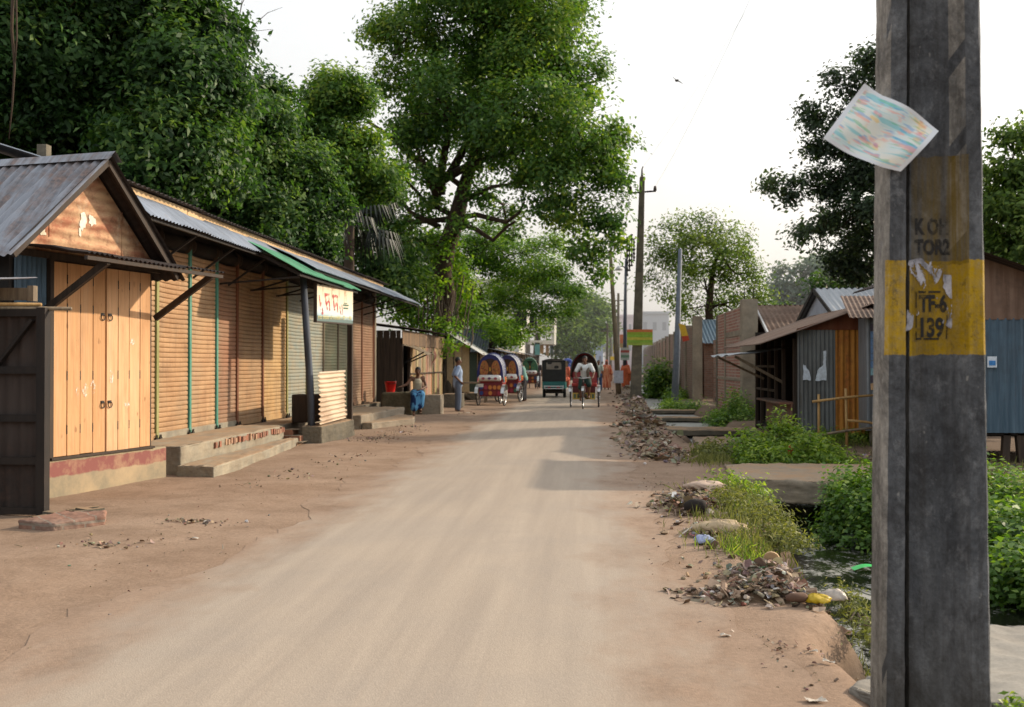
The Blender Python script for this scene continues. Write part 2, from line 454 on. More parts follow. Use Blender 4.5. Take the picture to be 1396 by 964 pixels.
M['leaf_weed'] = leaf_mat('leaf_weed', (60, 84, 34), (108, 136, 54), (168, 182, 84), .45, .5)
M['leaf_creeper'] = leaf_mat('leaf_creeper', (48, 74, 34), (88, 122, 50), (150, 170, 80), .4, .5)
M['leaf_dry'] = leaf_mat('leaf_dry', (70, 74, 42), (104, 110, 60), (148, 144, 88), .3, .7)
M['palm'] = leaf_mat('palm', (10, 16, 12), (20, 30, 20), (40, 52, 32), .12, .45)
M['bark'] = dirty('bark', (48, 38, 30), (78, 64, 50), 6, (1, 1, .25), .9, .7, 30)
M['bark_grey'] = dirty('bark_grey', (70, 62, 52), (108, 96, 80), 6, (1, 1, .25), .9, .6, 30)
M['concrete'] = dirty('concrete', (126, 118, 104), (154, 142, 124), 2.2, rough=.9, bump=.35, fine=60, grime=.55, grime_col=(84, 66, 48), dust=.85)
M['concrete_dk'] = dirty('concrete_dk', (84, 80, 70), (120, 112, 96), 2.5, rough=.92, bump=.4, fine=50, grime=.6, grime_col=(48, 44, 36), dust=.85)
M['plaster'] = dirty('plaster', (122, 118, 106), (158, 148, 128), 1.8, rough=.9, bump=.3, grime=.5, grime_col=(96, 74, 52), dust=.85)
M['wood_door'] = dirty('wood_door', (196, 156, 112), (220, 184, 140), 2.4, (9, 9, .35), .7, .15, 26, .3, .7, .35, (120, 78, 46), .8)
M['wood_dark'] = dirty('wood_dark', (46, 38, 32), (74, 62, 52), 3, (6, 6, .5), .75, .25, 30)
M['wood_black'] = dirty('wood_black', (26, 23, 22), (44, 39, 36), 3, (5, 5, .5), .7, .25, 30)
M['wood_grey'] = dirty('wood_grey', (104, 92, 78), (142, 128, 106), 3, (8, 8, .5), .85, .3, 30)
M['bamboo'] = dirty('bamboo', (150, 116, 70), (180, 146, 94), 4, (4, 4, 1), .6, .15, 30, grime=.3)
M['tin_grey'] = tin('tin_grey', (140, 146, 152), (122, 84, 60), .34)
M['tin_roof'] = tin('tin_roof', (150, 154, 162), (132, 100, 80), .60, 'Y', .42, .35)
M['tin_roof_y'] = tin('tin_roof_y', (150, 158, 170), (130, 110, 96), .38, 'X', .42, .35)
M['tin_blue'] = tin('tin_blue', (84, 106, 122), (88, 64, 52), .4)
M['tin_rust'] = tin('tin_rust', (186, 130, 58), (160, 88, 42), .66, 'Z', .75, .05, (64, 40, 28))
M['tin_brown'] = tin('tin_brown', (126, 104, 88), (98, 72, 58), .62, 'X', .7, .1, (58, 46, 40))
M['tin_green'] = tin('tin_green', (84, 146, 112), (120, 130, 108), .22, 'X', .5, .05)
M['tin_dark'] = tin('tin_dark', (66, 58, 54), (74, 54, 44), .6, 'X', .8, .1, (30, 26, 24))
M['tin_white'] = tin('tin_white', (206, 206, 204), (150, 140, 126), .22, 'X', .55, .1, (110, 100, 88))
M['tin_lean'] = tin('tin_lean', (206, 186, 162), (158, 120, 92), .42, 'Y', .7, .05, (120, 88, 64))
m, t = nt('gable_paint'); n = N(t); M['gable_paint'] = m
wv = n.add('ShaderNodeTexWave', bands_direction='Z'); wv.inputs['Scale'].default_value = 2.6; wv.inputs['Distortion'].default_value = 1.2; n.ln(n.coord(), wv.inputs['Vector'])
f1 = n.noise(n.coord((1, 1, 2.2)), 1.6, 7, .72, .4); f2 = n.noise(n.coord(), 7, 5, .75)
col = n.mix(n.ramp(f1, .40, .60), lin((204, 168, 130)), lin((164, 108, 82)))
col = n.mix(n.math('MULTIPLY', n.ramp(f2, .52, .68), .7), col, lin((120, 84, 64)))
col = n.mix(n.math('MULTIPLY', n.ramp(n.noise(n.coord((1, 1, .6)), 2.4, 6, .75), .56, .64), .6), col, lin((202, 186, 160)))
col = n.mix(.45, col, n.ramp(wv.outputs['Fac'], .1, .9, (.62, .58, .55, 1), (1.1, 1.1, 1.1, 1)), 'MULTIPLY')
n.out(col, .85, 0, n.bump(n.math('ADD', wv.outputs['Fac'], n.math('MULTIPLY', f2, .5)), .5, .03), .2)
M['gable_blue'] = tin('gable_blue', (172, 178, 190), (140, 128, 120), .3, 'Z', .7, .05)
M['iron'] = plain('iron', (40, 34, 30), .6, .3)
M['black'] = plain('black', (16, 15, 15), .8)
M['soot'] = plain('soot', (34, 28, 24), .9)
M['brick'] = None
def brick_mat(name, c1, c2, mort, sx=1.0):
    m, t = nt(name); n = N(t)
    co_ = n.add('ShaderNodeTexCoord'); sep = n.add('ShaderNodeSeparateXYZ'); n.ln(co_.outputs['Object'], sep.inputs[0])
    cb = n.add('ShaderNodeCombineXYZ'); n.ln(n.math('ADD', sep.outputs['X'], sep.outputs['Y']), cb.inputs[0]); n.ln(sep.outputs['Z'], cb.inputs[1])
    b = n.add('ShaderNodeTexBrick'); n.ln(cb.outputs[0], b.inputs['Vector']); b.inputs['Scale'].default_value = 1
    b.inputs['Brick Width'].default_value = .27 * sx; b.inputs['Row Height'].default_value = .092; b.inputs['Mortar Size'].default_value = .012
    b.inputs['Color1'].default_value = lin(c1); b.inputs['Color2'].default_value = lin(c2); b.inputs['Mortar'].default_value = lin(mort); b.inputs['Bias'].default_value = 0
    f = n.noise(n.coord(), 1.4, 6, .7); f2 = n.noise(n.coord(), 9, 4, .7)
    col = n.mix(n.math('MULTIPLY', n.ramp(f, .45, .7), .6), b.outputs['Color'], lin(mort))
    col = n.mix(.6, col, n.ramp(f2, .25, .75, (.6, .6, .6, 1), (1.3, 1.3, 1.3, 1)), 'MULTIPLY')
    h = n.math('SUBTRACT', f2, b.outputs['Fac'])
    n.out(col, .92, 0, n.bump(h, .5, .01), .2); return m
M['brick'] = brick_mat('brick', (160, 108, 90), (136, 92, 78), (164, 152, 140))
M['brick_old'] = brick_mat('brick_old', (142, 108, 92), (118, 92, 80), (134, 122, 110))
# shutter colours
def shutter(name, c, c2, rust=(116, 80, 58)):
    m, t = nt(name); n = N(t)
    f = n.ramp(n.noise(n.coord((.6, 1.2, 2.5)), 1.4, 6, .7), .35, .68)
    col = n.mix(f, lin(c), lin(c2))
    st = n.ramp(n.noise(n.coord((1, 8, .5)), 1.6, 5, .7), .5, .78)
    col = n.mix(n.math('MULTIPLY', st, .6), col, lin(rust))
    big = n.noise(n.coord((.5, 1, 1)), .8, 5, .7); col = n.mix(n.math('MULTIPLY', n.ramp(big, .42, .66), .45), col, lin((150, 136, 112)))
    dk = n.ramp(n.noise(n.coord((1, 2.4, 1)), 1.3, 6, .75), .54, .70); col = n.mix(n.math('MULTIPLY', dk, .5), col, lin((92, 68, 52)))
    fine = n.noise(n.coord((1, 1, 6)), 18, 3, .7)
    col = n.mix(.6, col, n.ramp(fine, .25, .75, (.65, .65, .65, 1), (1.25, 1.25, 1.25, 1)), 'MULTIPLY')
    n.out(col, .62, .1, n.bump(fine, .12, .004), .3); return m
SH = [shutter('shutter_ochre', (178, 142, 104), (152, 116, 82)), shutter('shutter_buff', (184, 150, 112), (160, 122, 88)), shutter('shutter_rose', (156, 112, 86), (134, 94, 70)),
      shutter('shutter_sand', (196, 162, 112), (166, 130, 86)), shutter('shutter_blue', (132, 148, 144), (160, 148, 124)), shutter('shutter_green', (122, 134, 108), (142, 136, 104)),
      shutter('shutter_brown', (150, 116, 90), (126, 94, 72))]
M['post_teal'] = dirty('post_teal', (62, 128, 112), (92, 146, 126), 3, (4, 4, .6), .6, .1)
M['post_olive'] = dirty('post_olive', (132, 132, 80), (150, 146, 96), 3, (4, 4, .6), .6, .1)
M['post_rust'] = dirty('post_rust', (132, 84, 58), (112, 70, 50), 3, (4, 4, .6), .7, .1)
M['post_blue'] = dirty('post_blue', (58, 60, 66), (84, 92, 104), 1.6, (3, 3, .5), .7, .2, grime_col=(40, 34, 30))
M['tan_board'] = dirty('tan_board', (196, 160, 116), (214, 184, 142), 2, (3, .4, 3), .8, .1)
def plank_mat(name):
    m, t = nt(name); n = N(t); a = n.add('ShaderNodeAttribute', attribute_name='Col')
    g1 = n.noise(n.coord((14, 14, .5)), 2.6, 5, .65, .6); g2 = n.noise(n.coord((3, 3, .7)), 1.6, 5, .7); k = n.ramp(n.noise(n.coord((2.2, 2.2, 1)), 5, 2, .5), .70, .76)
    col = n.mix(.75, a.outputs['Color'], n.ramp(g1, .25, .75, (.72, .66, .6, 1), (1.14, 1.14, 1.14, 1)), 'MULTIPLY')
    col = n.mix(n.math('MULTIPLY', n.ramp(g2, .48, .75), .4), col, lin((134, 92, 58)))
    col = n.mix(n.math('MULTIPLY', k, .5), col, lin((104, 66, 40)))
    g3 = n.ramp(n.noise(n.coord((6, 6, .8)), 1.1, 5, .7), .5, .72); col = n.mix(n.math('MULTIPLY', g3, .35), col, lin((196, 170, 142)))
    n.out(col, .7, 0, n.bump(g1, .2, .006), .25); return m
M['plank'] = plank_mat('plank')
M['mixed'] = attr_mat('mixed')
M['mixed_gloss'] = attr_mat('mixed_gloss', .4, .5, .2, .1)

# ------------------------------------------------------------------ ground with the open drain, one sheet to the horizon
def smooth(a, b, x):
    t = min(1, max(0, (x - a) / (b - a))); return t * t * (3 - 2 * t)
def interp(y, tab):
    if y <= tab[0][0]: return tab[0][1]
    for (a, b), (c, d) in zip(tab, tab[1:]):
        if y <= c: return b + (d - b) * (y - a) / (c - a)
    return tab[-1][1]
XL = [(3, 1.55), (6, 1.62), (8, 1.62), (9.5, 1.8), (12, 2.25), (14, 2.35), (18, 2.3), (24, 2.15), (30, 2.1), (42, 2.45), (70, 2.9), (110, 4.0)]
XR = [(3, 3.9), (6, 4.2), (9, 4.7), (13, 4.4), (16, 3.7), (20, 3.45), (30, 3.4), (42, 3.6), (70, 4.0), (110, 5.2)]
def hnoise(x, y):
    return (math.sin(x * 1.7 + y * .9) * math.sin(y * 1.3 - x * .6) * .5 + math.sin(x * 4.1 - y * 3.3 + 1) * .22 + math.sin(x * 9.3 + y * 7.7) * math.sin(y * 8.1 - x * 3.7) * .12)
def height(x, y):
    road = 1 - smooth(-3.7, -2.9, x) if x < -1 else smooth(.75, 1.35, x)
    h = hnoise(x, y) * .028 * road
    if x < -2.8: h += .03 * smooth(-3.0, -4.2, x)
    if 2 < y < 115:
        l = interp(y, XL) + .10 * math.sin(y * 2.1) + .06 * math.sin(y * 5.3); r = interp(y, XR) + .12 * math.sin(y * 1.6 + 1)
        d = smooth(l - .35, l + .25, x) * (1 - smooth(r - .35, r + .35, x))
        h = h * (1 - d) - .85 * d
        if x > r - .5: h += smooth(r - .5, r + 1, x) * .03
    return h
xs = [-900, -400, -180, -90, -50, -30, -20, -14, -11, -9] + [-8 + i * .2 for i in range(0, 21)] + [-3.9 + i * .15 for i in range(0, 7)] + [-2.4, -1.6, -.8, 0, .3, .55] + [.7 + i * .09 for i in range(0, 56)] + [5.8 + i * .25 for i in range(0, 12)] + [9.5, 11, 14, 18, 24, 34, 50, 90, 180, 400, 900]
ys = [-300, -100, -30, -8, -2, 1, 2.5] + [3 + i * .12 for i in range(0, 130)] + [18.7 + i * .22 for i in range(0, 70)] + [34.3 + i * .6 for i in range(0, 60)] + [72, 76, 82, 90, 100, 112, 125, 150, 200, 300, 500, 900, 1600]
b = MB()
for y in ys:
    for x in xs: b.v.append(Vector((x, y, height(x, y))))
nx = len(xs)
for j in range(len(ys) - 1):
    for i in range(nx - 1): a = j * nx + i; b._face((a, a + 1, a + nx + 1, a + nx))
m, t = nt('dirt'); n = N(t); M['dirt'] = m
co_ = n.add('ShaderNodeTexCoord'); sep = n.add('ShaderNodeSeparateXYZ'); n.ln(co_.outputs['Object'], sep.inputs[0])
def soil(n):
    f = n.ramp(n.noise(n.coord(), .7, 6, .65, .3), .35, .65)
    c = n.mix(f, lin((136, 113, 94)), lin((152, 130, 111)))
    c = n.mix(n.math('MULTIPLY', n.ramp(n.noise(n.coord(), 1.7, 7, .72), .46, .72), .6), c, lin((108, 87, 70)))
    fine = n.noise(n.coord(), 34, 5, .75); spk = n.ramp(n.noise(n.coord((1, 1, 1)), 26, 4, .8), .66, .72)
    c = n.mix(.6, c, n.ramp(fine, .25, .75, (.62, .62, .62, 1), (1.3, 1.3, 1.3, 1)), 'MULTIPLY')
    c = n.mix(n.math('MULTIPLY', spk, .6), c, lin((84, 68, 54)))
    return c, fine
col, fine = soil(n)
# right of the road the soil is darker, and the drain bed is black mud
rt = n.math('MULTIPLY', n.ramp(n.math('ADD', sep.outputs['X'], n.math('MULTIPLY', n.noise(n.coord(), 1.6, 4), 2.2)), .0, 1.0), 1.0)
mr = n.add('ShaderNodeMapRange'); n.ln(n.math('ADD', sep.outputs['X'], n.math('MULTIPLY', n.noise(n.coord(), 1.3, 5), 1.6)), mr.inputs[0]); mr.inputs[1].default_value = 2.2; mr.inputs[2].default_value = 3.6
col = n.mix(n.math('MULTIPLY', mr.outputs[0], .65), col, lin((96, 82, 68)))
mz = n.add('ShaderNodeMapRange'); n.ln(n.math('ADD', sep.outputs['Z'], n.math('MULTIPLY', n.noise(n.coord(), 5, 4), .1)), mz.inputs[0]); mz.inputs[1].default_value = -.05; mz.inputs[2].default_value = -.38
col = n.mix(mz.outputs[0], col, lin((40, 36, 30)))
n.out(col, .95, 0, n.bump(n.math('ADD', fine, n.math('MULTIPLY', n.noise(n.coord(), 6, 5), 1.5)), .45, .02), .15)
gr = b.build('ground', M['dirt'], None, True, origin=(0, 0, 0)); struct(gr)

# road sheet with worn, dusty edges
b = MB(); q = random.Random(3); rows = []
yy = [-20, -5, 1, 2.5] + [3 + i * .2 for i in range(150)] + [33.5 + i * 1.2 for i in range(50)] + [100, 125, 170, 240]
for y in yy:
    l = -2.86 + .16 * math.sin(y * .9) + .09 * math.sin(y * 2.7 + 1) + q.uniform(-.07, .07)
    r = .72 + .10 * math.sin(y * 1.1 + 2) + .07 * math.sin(y * 3.1) + q.uniform(-.05, .05)
    if y < 7: r += (7 - y) * .10
    rows.append((l, r, y))
nr = 14
for l, r, y in rows:
    for i in range(nr + 1):
        x = l + (r - l) * i / nr; c = 1 - abs(2 * i / nr - 1)
        b.v.append(Vector((x, y, .004 + .022 * smooth(0, .5, c))))
for j in range(len(rows) - 1):
    for i in range(nr): a = j * (nr + 1) + i; b._face((a, a + 1, a + nr + 2, a + nr + 1))
m, t = nt('asphalt_dusty'); n = N(t); M['road'] = m
co_ = n.add('ShaderNodeTexCoord'); sep = n.add('ShaderNodeSeparateXYZ'); n.ln(co_.outputs['Object'], sep.inputs[0])
streak = n.noise(n.coord((3.2, .16, 1)), 1.2, 6, .6, .2); big = n.noise(n.coord(), .45, 6, .65, .4)
col = n.mix(n.ramp(streak, .36, .66), lin((148, 135, 121)), lin((162, 148, 132)))
col = n.mix(n.math('MULTIPLY', n.ramp(big, .48, .68), .45), col, lin((138, 129, 120)))
fs = n.noise(n.coord((9, .5, 1)), 2.0, 4, .6)
col = n.mix(n.math('MULTIPLY', n.ramp(fs, .55, .75), .4), col, lin((158, 142, 125)))
ag = n.add('ShaderNodeTexVoronoi'); ag.inputs['Scale'].default_value = 120; n.ln(n.coord(), ag.inputs['Vector'])
col = n.mix(.35, col, n.ramp(ag.outputs['Distance'], .0, .6, (.65, .65, .65, 1), (1.2, 1.2, 1.2, 1)), 'MULTIPLY')
gr2 = n.noise(n.coord(), 45, 4, .8)
col = n.mix(.4, col, n.ramp(gr2, .25, .75, (.72, .72, .72, 1), (1.22, 1.22, 1.22, 1)), 'MULTIPLY')
# dirt drifted over both edges
ax = n.math('ABSOLUTE', n.math('ADD', sep.outputs['X'], 1.07))
mr = n.add('ShaderNodeMapRange'); n.ln(n.math('ADD', ax, n.math('MULTIPLY', n.math('SUBTRACT', n.noise(n.coord((1, .55, 1)), 1.1, 6, .65), .5), 2.2)), mr.inputs[0]); mr.inputs[1].default_value = 1.08; mr.inputs[2].default_value = 1.70
dcol, dfine = soil(n); col = n.mix(mr.outputs[0], col, dcol)
n.out(col, .9, 0, n.bump(n.math('ADD', ag.outputs['Distance'], n.math('MULTIPLY', gr2, .6)), .2, .008), .25)
struct(b.build('road', M['road'], None, True, origin=(0, 0, 0)))

# foul water in the drain
m, t = nt('drain_water'); n = N(t); M['water'] = m
sc1 = n.noise(n.coord((1, .6, 1)), 2.2, 6, .75, .8); sc2 = n.noise(n.coord(), 26, 4, .75)
co_ = n.add('ShaderNodeTexCoord'); sep = n.add('ShaderNodeSeparateXYZ'); n.ln(co_.outputs['Object'], sep.inputs[0])
far = n.add('ShaderNodeMapRange'); n.ln(sep.outputs['Y'], far.inputs[0]); far.inputs[1].default_value = 14; far.inputs[2].default_value = 26; far.inputs[3].default_value = .03; far.inputs[4].default_value = .16
foam = n.ramp(n.math('ADD', n.math('ADD', n.math('MULTIPLY', sc1, .75), n.math('MULTIPLY', sc2, .3)), far.outputs[0]), .56, .66)
alg = n.ramp(n.noise(n.coord(), 1.1, 4), .5, .62)
col = n.mix(n.math('MULTIPLY', alg, .5), lin((24, 24, 20)), lin((42, 54, 18)))
col = n.mix(n.math('MULTIPLY', foam, .7), col, lin((172, 170, 162)))
n.out(col, n.ramp(foam, 0, 1, (.06, .06, .06, 1), (.75, .75, .75, 1)), 0, n.bump(n.math('ADD', sc2, foam), .12, .01), .5)
b = MB()
yw = [2.2 + i * .8 for i in range(140)]
for y in yw: b.v += [Vector((interp(y, XL) - .35, y, -.55 + .36 * smooth(15, 23, y))), Vector((interp(y, XR) + .5, y, -.55 + .36 * smooth(15, 23, y)))]
for j in range(len(yw) - 1): b._face((2 * j, 2 * j + 1, 2 * j + 3, 2 * j + 2))
struct(b.build('water', M['water'], None, origin=(0, 0, 0)))
# warm dusty haze hanging over the far end of the street
m, t = nt('haze'); n = N(t); vs = n.add('ShaderNodeVolumeScatter'); vs.inputs['Color'].default_value = (.93, .95, 1, 1); vs.inputs['Density'].default_value = .0042; vs.inputs['Anisotropy'].default_value = .35
o_ = n.add('ShaderNodeOutputMaterial'); n.ln(vs.outputs[0], o_.inputs['Volume'])
hz = MB().box(-160, 160, 63, 420, -2, 45).build('haze', m, None); struct(hz); sc.cycles.volume_bounces = 0; sc.cycles.volume_step_rate = 5

M['slab_grey'] = dirty('slab_grey', (128, 124, 116), (152, 146, 136), 2.2, rough=.9, bump=.35, fine=60, grime=.5, grime_col=(90, 76, 60))
# slabs bridging the drain
def slab(pts, z0, z1, label, mat='concrete', bevel=.02):
    o = MB().prism(pts, z0, z1).build('concrete_slab', M[mat], None, bevel=bevel)
    tag(o, label, 'slab', 'slabs across the drain'); rough(o, .05, .3); return o
slab([(1.84, 13.15), (2.9, 12.7), (3.95, 13.6), (4.3, 15.0), (3.0, 15.1), (1.96, 14.95)], -.24, .045, 'wide broken-edged concrete slab bridging the drain between two green bushes')
slab([(2.0, 18.9), (3.5, 18.9), (3.6, 20.6), (2.1, 20.7)], -.2, .03, 'concrete slab over the drain just beyond the largest weed bush')
slab([(1.7, 23.2), (3.9, 23.0), (4.0, 24.4), (1.8, 24.5)], -.12, .0, 'dirt covered slab crossing the drain towards the brick wall corner', 'concrete_dk')
slab([(2.0, 29.4), (3.5, 29.4), (3.5, 30.2), (2.0, 30.2)], -.16, -.05, 'narrow slab over foamy water beside the wall gap', 'concrete_dk')
slab([(2.1, 34.0), (3.6, 34.0), (3.6, 34.9), (2.1, 34.9)], -.16, -.05, 'narrow slab over foamy water level with the slim grey pole', 'concrete_dk')
slab([(1.17, 4.74), (1.3, 4.56), (2.6, 4.6), (4.6, 4.7), (4.6, 6.0), (2.4, 5.95), (1.78, 5.75), (1.5, 5.0), (1.3, 4.9)], -.2, .028, 'grey concrete slab lying behind the foot of the big pole', 'slab_grey')
# ================================================================== LEFT SIDE
def faded(name, c, lo=.42, hi=.6, sc_=7):
    m, t = nt(name); n = N(t)
    p = n.add('ShaderNodeBsdfPrincipled'); p.inputs['Base Color'].default_value = lin(c); p.inputs['Roughness'].default_value = .7
    tr = n.add('ShaderNodeBsdfTransparent'); mx = n.add('ShaderNodeMixShader')
    f = n.ramp(n.noise(n.coord(), sc_, 6, .75), lo, hi); n.ln(f, mx.inputs[0]); n.ln(tr.outputs[0], mx.inputs[1]); n.ln(p.outputs[0], mx.inputs[2])
    o = n.add('ShaderNodeOutputMaterial'); n.ln(mx.outputs[0], o.inputs['Surface']); return m
# ------------------------------------------------------------------ plank-door kiosk, turned a little towards the camera
KA = R(13.0); KO = Vector((-5.41, 12.69, 0)); KU = Vector((math.sin(KA), math.cos(KA), 0)); KN = Vector((math.cos(KA), -math.sin(KA), 0)); KZ = Vector((0, 0, 1))
def K(u, n, z): return KO + KU * u + KN * n + KZ * z
def kbox(b, u0, u1, n0, n1, z0, z1):
    return b.hexa([K(u0, n1, z0), K(u1, n1, z0), K(u1, n0, z0), K(u0, n0, z0), K(u0, n1, z1), K(u1, n1, z1), K(u1, n0, z1), K(u0, n0, z1)])
kio = thing('plank_door_kiosk', KO + KU * -1.2, 'small kiosk with tall pale plank doors under a rusty corrugated gable roof', 'kiosk')
m, t = nt('plinth'); n = N(t)
co_ = n.add('ShaderNodeTexCoord'); sep = n.add('ShaderNodeSeparateXYZ'); n.ln(co_.outputs['Object'], sep.inputs[0])
zz = n.math('ADD', sep.outputs['Z'], n.math('MULTIPLY', n.math('SUBTRACT', n.noise(n.coord(), 5, 5), .5), .08))
base = n.mix(n.ramp(n.noise(n.coord(), 2, 6, .7), .4, .65), lin((134, 124, 104)), lin((168, 148, 118)))
red = n.mix(n.ramp(n.noise(n.coord(), 4, 6, .7), .46, .62), lin((132, 84, 78)), lin((156, 122, 100)))
band = n.ramp(zz, .235, .25)
n.out(n.mix(n.mix(1, band, n.ramp(zz, .40, .41, (1, 1, 1, 1), (0, 0, 0, 1)), 'MULTIPLY'), base, red), .9, 0, n.bump(n.noise(n.coord(), 12, 5), .3, .01), .2)
kbox(MB(), -2.6, .06, -1.8, .06, -.05, .43).build('plinth', m, kio, bevel=.015)
# wall shell behind and beside the doors
b = MB(); kbox(b, -.25, -.20, -1.7, -.022, .43, 2.6); kbox(b, -2.5, -1.95, -.06, -.02, .43, 2.75); kbox(b, -2.5, -2.45, -1.7, -.06, .43, 2.75); kbox(b, -2.5, -.2, -1.75, -1.7, .43, 2.7); kbox(b, -1.95, -.27, -1.69, -1.6, .43, 2.75)
b.split('wall', M['wood_black'], kio)
b = MB(); b.sheet(K(-2.45, .0, 1.2), KU * .5, KZ * 1.5, 7, .012); b.build('tin_panel', M['tin_blue'], kio, True)
def plank_leaf(u0, u1, nm):
    ob = None; b = MB(); q = random.Random(int(u0 * 100)); k = 4; w = (u1 - u0) / k
    for i in range(k):
        a, c = u0 + i * w + .004, u0 + (i + 1) * w - .004; dn = q.uniform(-.004, .004); v_ = q.uniform(-20, 10); b.col = lin((212 + v_, 167 + v_ * 1.1, 123 + v_ * 1.2))
        kbox(b, a, c, .005 + dn, .04 + dn, .46 + q.uniform(-.006, .006), 2.6)
    d = b.build(nm, M['plank'], kio, bevel=.004, cols=True)
    # iron ring latches and plank nails
    e = u1 if u0 < -1.2 else u0
    for z in (2.02, 1.0):
        h = MB()
        s_ = -.05 if u0 < -1.2 else .05
        c = K(e + s_, .055, z); r_ = MB()
        pts = [c + KU * (.035 * math.cos(a)) + KZ * (.035 * math.sin(a)) for a in [i * math.pi / 5 for i in range(11)]]
        h.tube(pts, .006, 5, False); kbox(h, e + s_ - .03, e + s_ + .03, .04, .05, z + .02, z + .05)
        h.build('latch', M['iron'], d)
    h = MB()
    for i in range(1, k):
        for z in (.75, 1.35, 2.1, 2.42): kbox(h, u0 + i * w - .006, u0 + i * w + .006, .041, .045, z - .05, z + .05)
    h.split('strap', M['iron'], d)
def chalk(spots):
    b = MB(); q = random.Random(3)
    for u, z, w, h in spots: b.poly([K(u + w * math.cos(a) * q.uniform(.6, 1), .0475, z + h * math.sin(a) * q.uniform(.6, 1)) for a in [i * math.pi / 6 for i in range(12)]])
    return b
M['chalk'] = faded('chalk', (226, 214, 196), .46, .60, 14)
plank_leaf(-1.92, -1.085, 'door_leaf'); plank_leaf(-1.06, -.25, 'door_leaf')
b = MB(); kbox(b, -1.98, -1.925, -.02, .05, .43, 2.66); kbox(b, -.248, -.2, -.02, .02, .43, 2.66); kbox(b, -1.925, -.248, -.02, .02, 2.605, 2.66); kbox(b, -1.98, -.2, -.02, .08, .43, .455)
b.build('door_frame', M['wood_dark'], kio)
chalk([(-1.42, 1.18, .06, .09), (-1.3, 1.2, .05, .1), (-1.55, 1.17, .03, .06), (-.98, 1.32, .04, .1), (-.6, 1.75, .05, .05), (-.7, 1.0, .06, .05)]).split('chalk_smear', M['chalk'], kio)
kbox(MB(), -1.085, -1.06, -.03, .0, .455, 2.605).build('door_gap', M['black'], kio)
# gable
ap = (-1.32, 3.86); el = (-2.75, 2.64); er = (.0, 2.62)
g_ = MB(); g_.poly([K(-2.45, .0, 2.66), K(-.02, .0, 2.66), K(-.12, .0, 2.72), K(ap[0], .0, ap[1] - .06), K(-2.45, .0, 2.80)])
gb = g_.build('gable', M['gable_paint'], kio)
q = random.Random(5); b = MB()
for (u, z, w, h, c) in ((-1.42, 3.1, .12, .2, (222, 214, 196)), (-1.27, 3.13, .13, .15, (220, 212, 194)), (-1.47, 2.98, .05, .1, (216, 206, 186)), (-2.2, 2.84, .2, .14, (196, 186, 164)), (-2.05, 2.9, .1, .09, (200, 190, 166))):
    b.col = lin(c); pts = []
    for i in range(14):
        a = i / 14 * 6.283; k = q.uniform(.5, 1.0); pts.append(K(u + math.cos(a) * w * .6 * k, .006 + .001 * (u % .3), z + math.sin(a) * h * .6 * k))
    b.poly(pts)
b.split('torn_paper', M['mixed'], gb, cols=True)
b = MB()
for u, z0, z1 in ((-1.95, 2.68, 3.22), (-.75, 2.68, 3.3)): kbox(b, u - .004, u + .004, .004, .008, z0, z1)
b.sheet(K(-2.4, .012, 2.66), KU * 1.25, KZ * .2 + KU * .05, 3, .01); b.build('lap_sheet', M['gable_paint'], gb)
# roof: two corrugated slopes with an overhang on the road side
def kslope(e, seed):
    b = MB(); o = K(ap[0], .32, ap[1]); u = KN * -3.3; v = (K(e[0], .32, e[1]) - o) * 1.06; b.sheet(o, u, v, 26, .016, 4, .01, 6, .008, seed); return b
kslope(el, 1).build('roof_slope', M['tin_roof'], kio, True)
kslope(er, 2).build('roof_slope', M['tin_dark'], kio, True)
b = MB()
for e, s_ in ((el, -1), (er, 1)):
    b.beam(K(ap[0], .26, ap[1] - .06), K(e[0], .26, e[1] - .05), .03, .09)
b.split('barge_board', M['wood_dark'], kio)
b = MB()
for dz, du in ((.025, 0),):
    b.poly([K(ap[0] - .12, .36, ap[1] - .065), K(ap[0], .36, ap[1] + .045), K(ap[0], -3.0, ap[1] + .045), K(ap[0] - .12, -3.0, ap[1] - .065)])
    b.poly([K(ap[0], .36, ap[1] + .045), K(ap[0] + .12, .36, ap[1] - .065), K(ap[0] + .12, -3.0, ap[1] - .065), K(ap[0], -3.0, ap[1] + .045)])
b.build('ridge_cap', M['tin_roof'], kio)
b = MB(); b.beam(K(-2.5, .2, 2.78), K(-2.0, .2, 3.2), .05, .05); b.tube([K(-1.75, -.3, 3.30), K(-1.75, .06, 3.30)], .035, 8); b.split('rafter', M['wood_dark'], kio)
# small awning over the doors
b = MB(); b.sheet(K(-2.42, -.02, 2.74), KU * 2.5, KN * .92 - KZ * .13, 32, .012, 4, .02, 6, .012, 9); aw = b.build('awning', M['tin_dark'], kio, True)
b = MB(); b.beam(K(-2.42, .02, 2.66), K(.02, .02, 2.66), .05, .07); b.beam(K(-2.4, .86, 2.57), K(.06, .86, 2.57), .04, .04); b.split('awning_rail', M['wood_dark'], aw)
for u in (-2.05, -.14):
    MB().beam(K(u, .03, 2.05), K(u, .84, 2.56), .05, .07).build('brace', M['wood_dark'], aw)

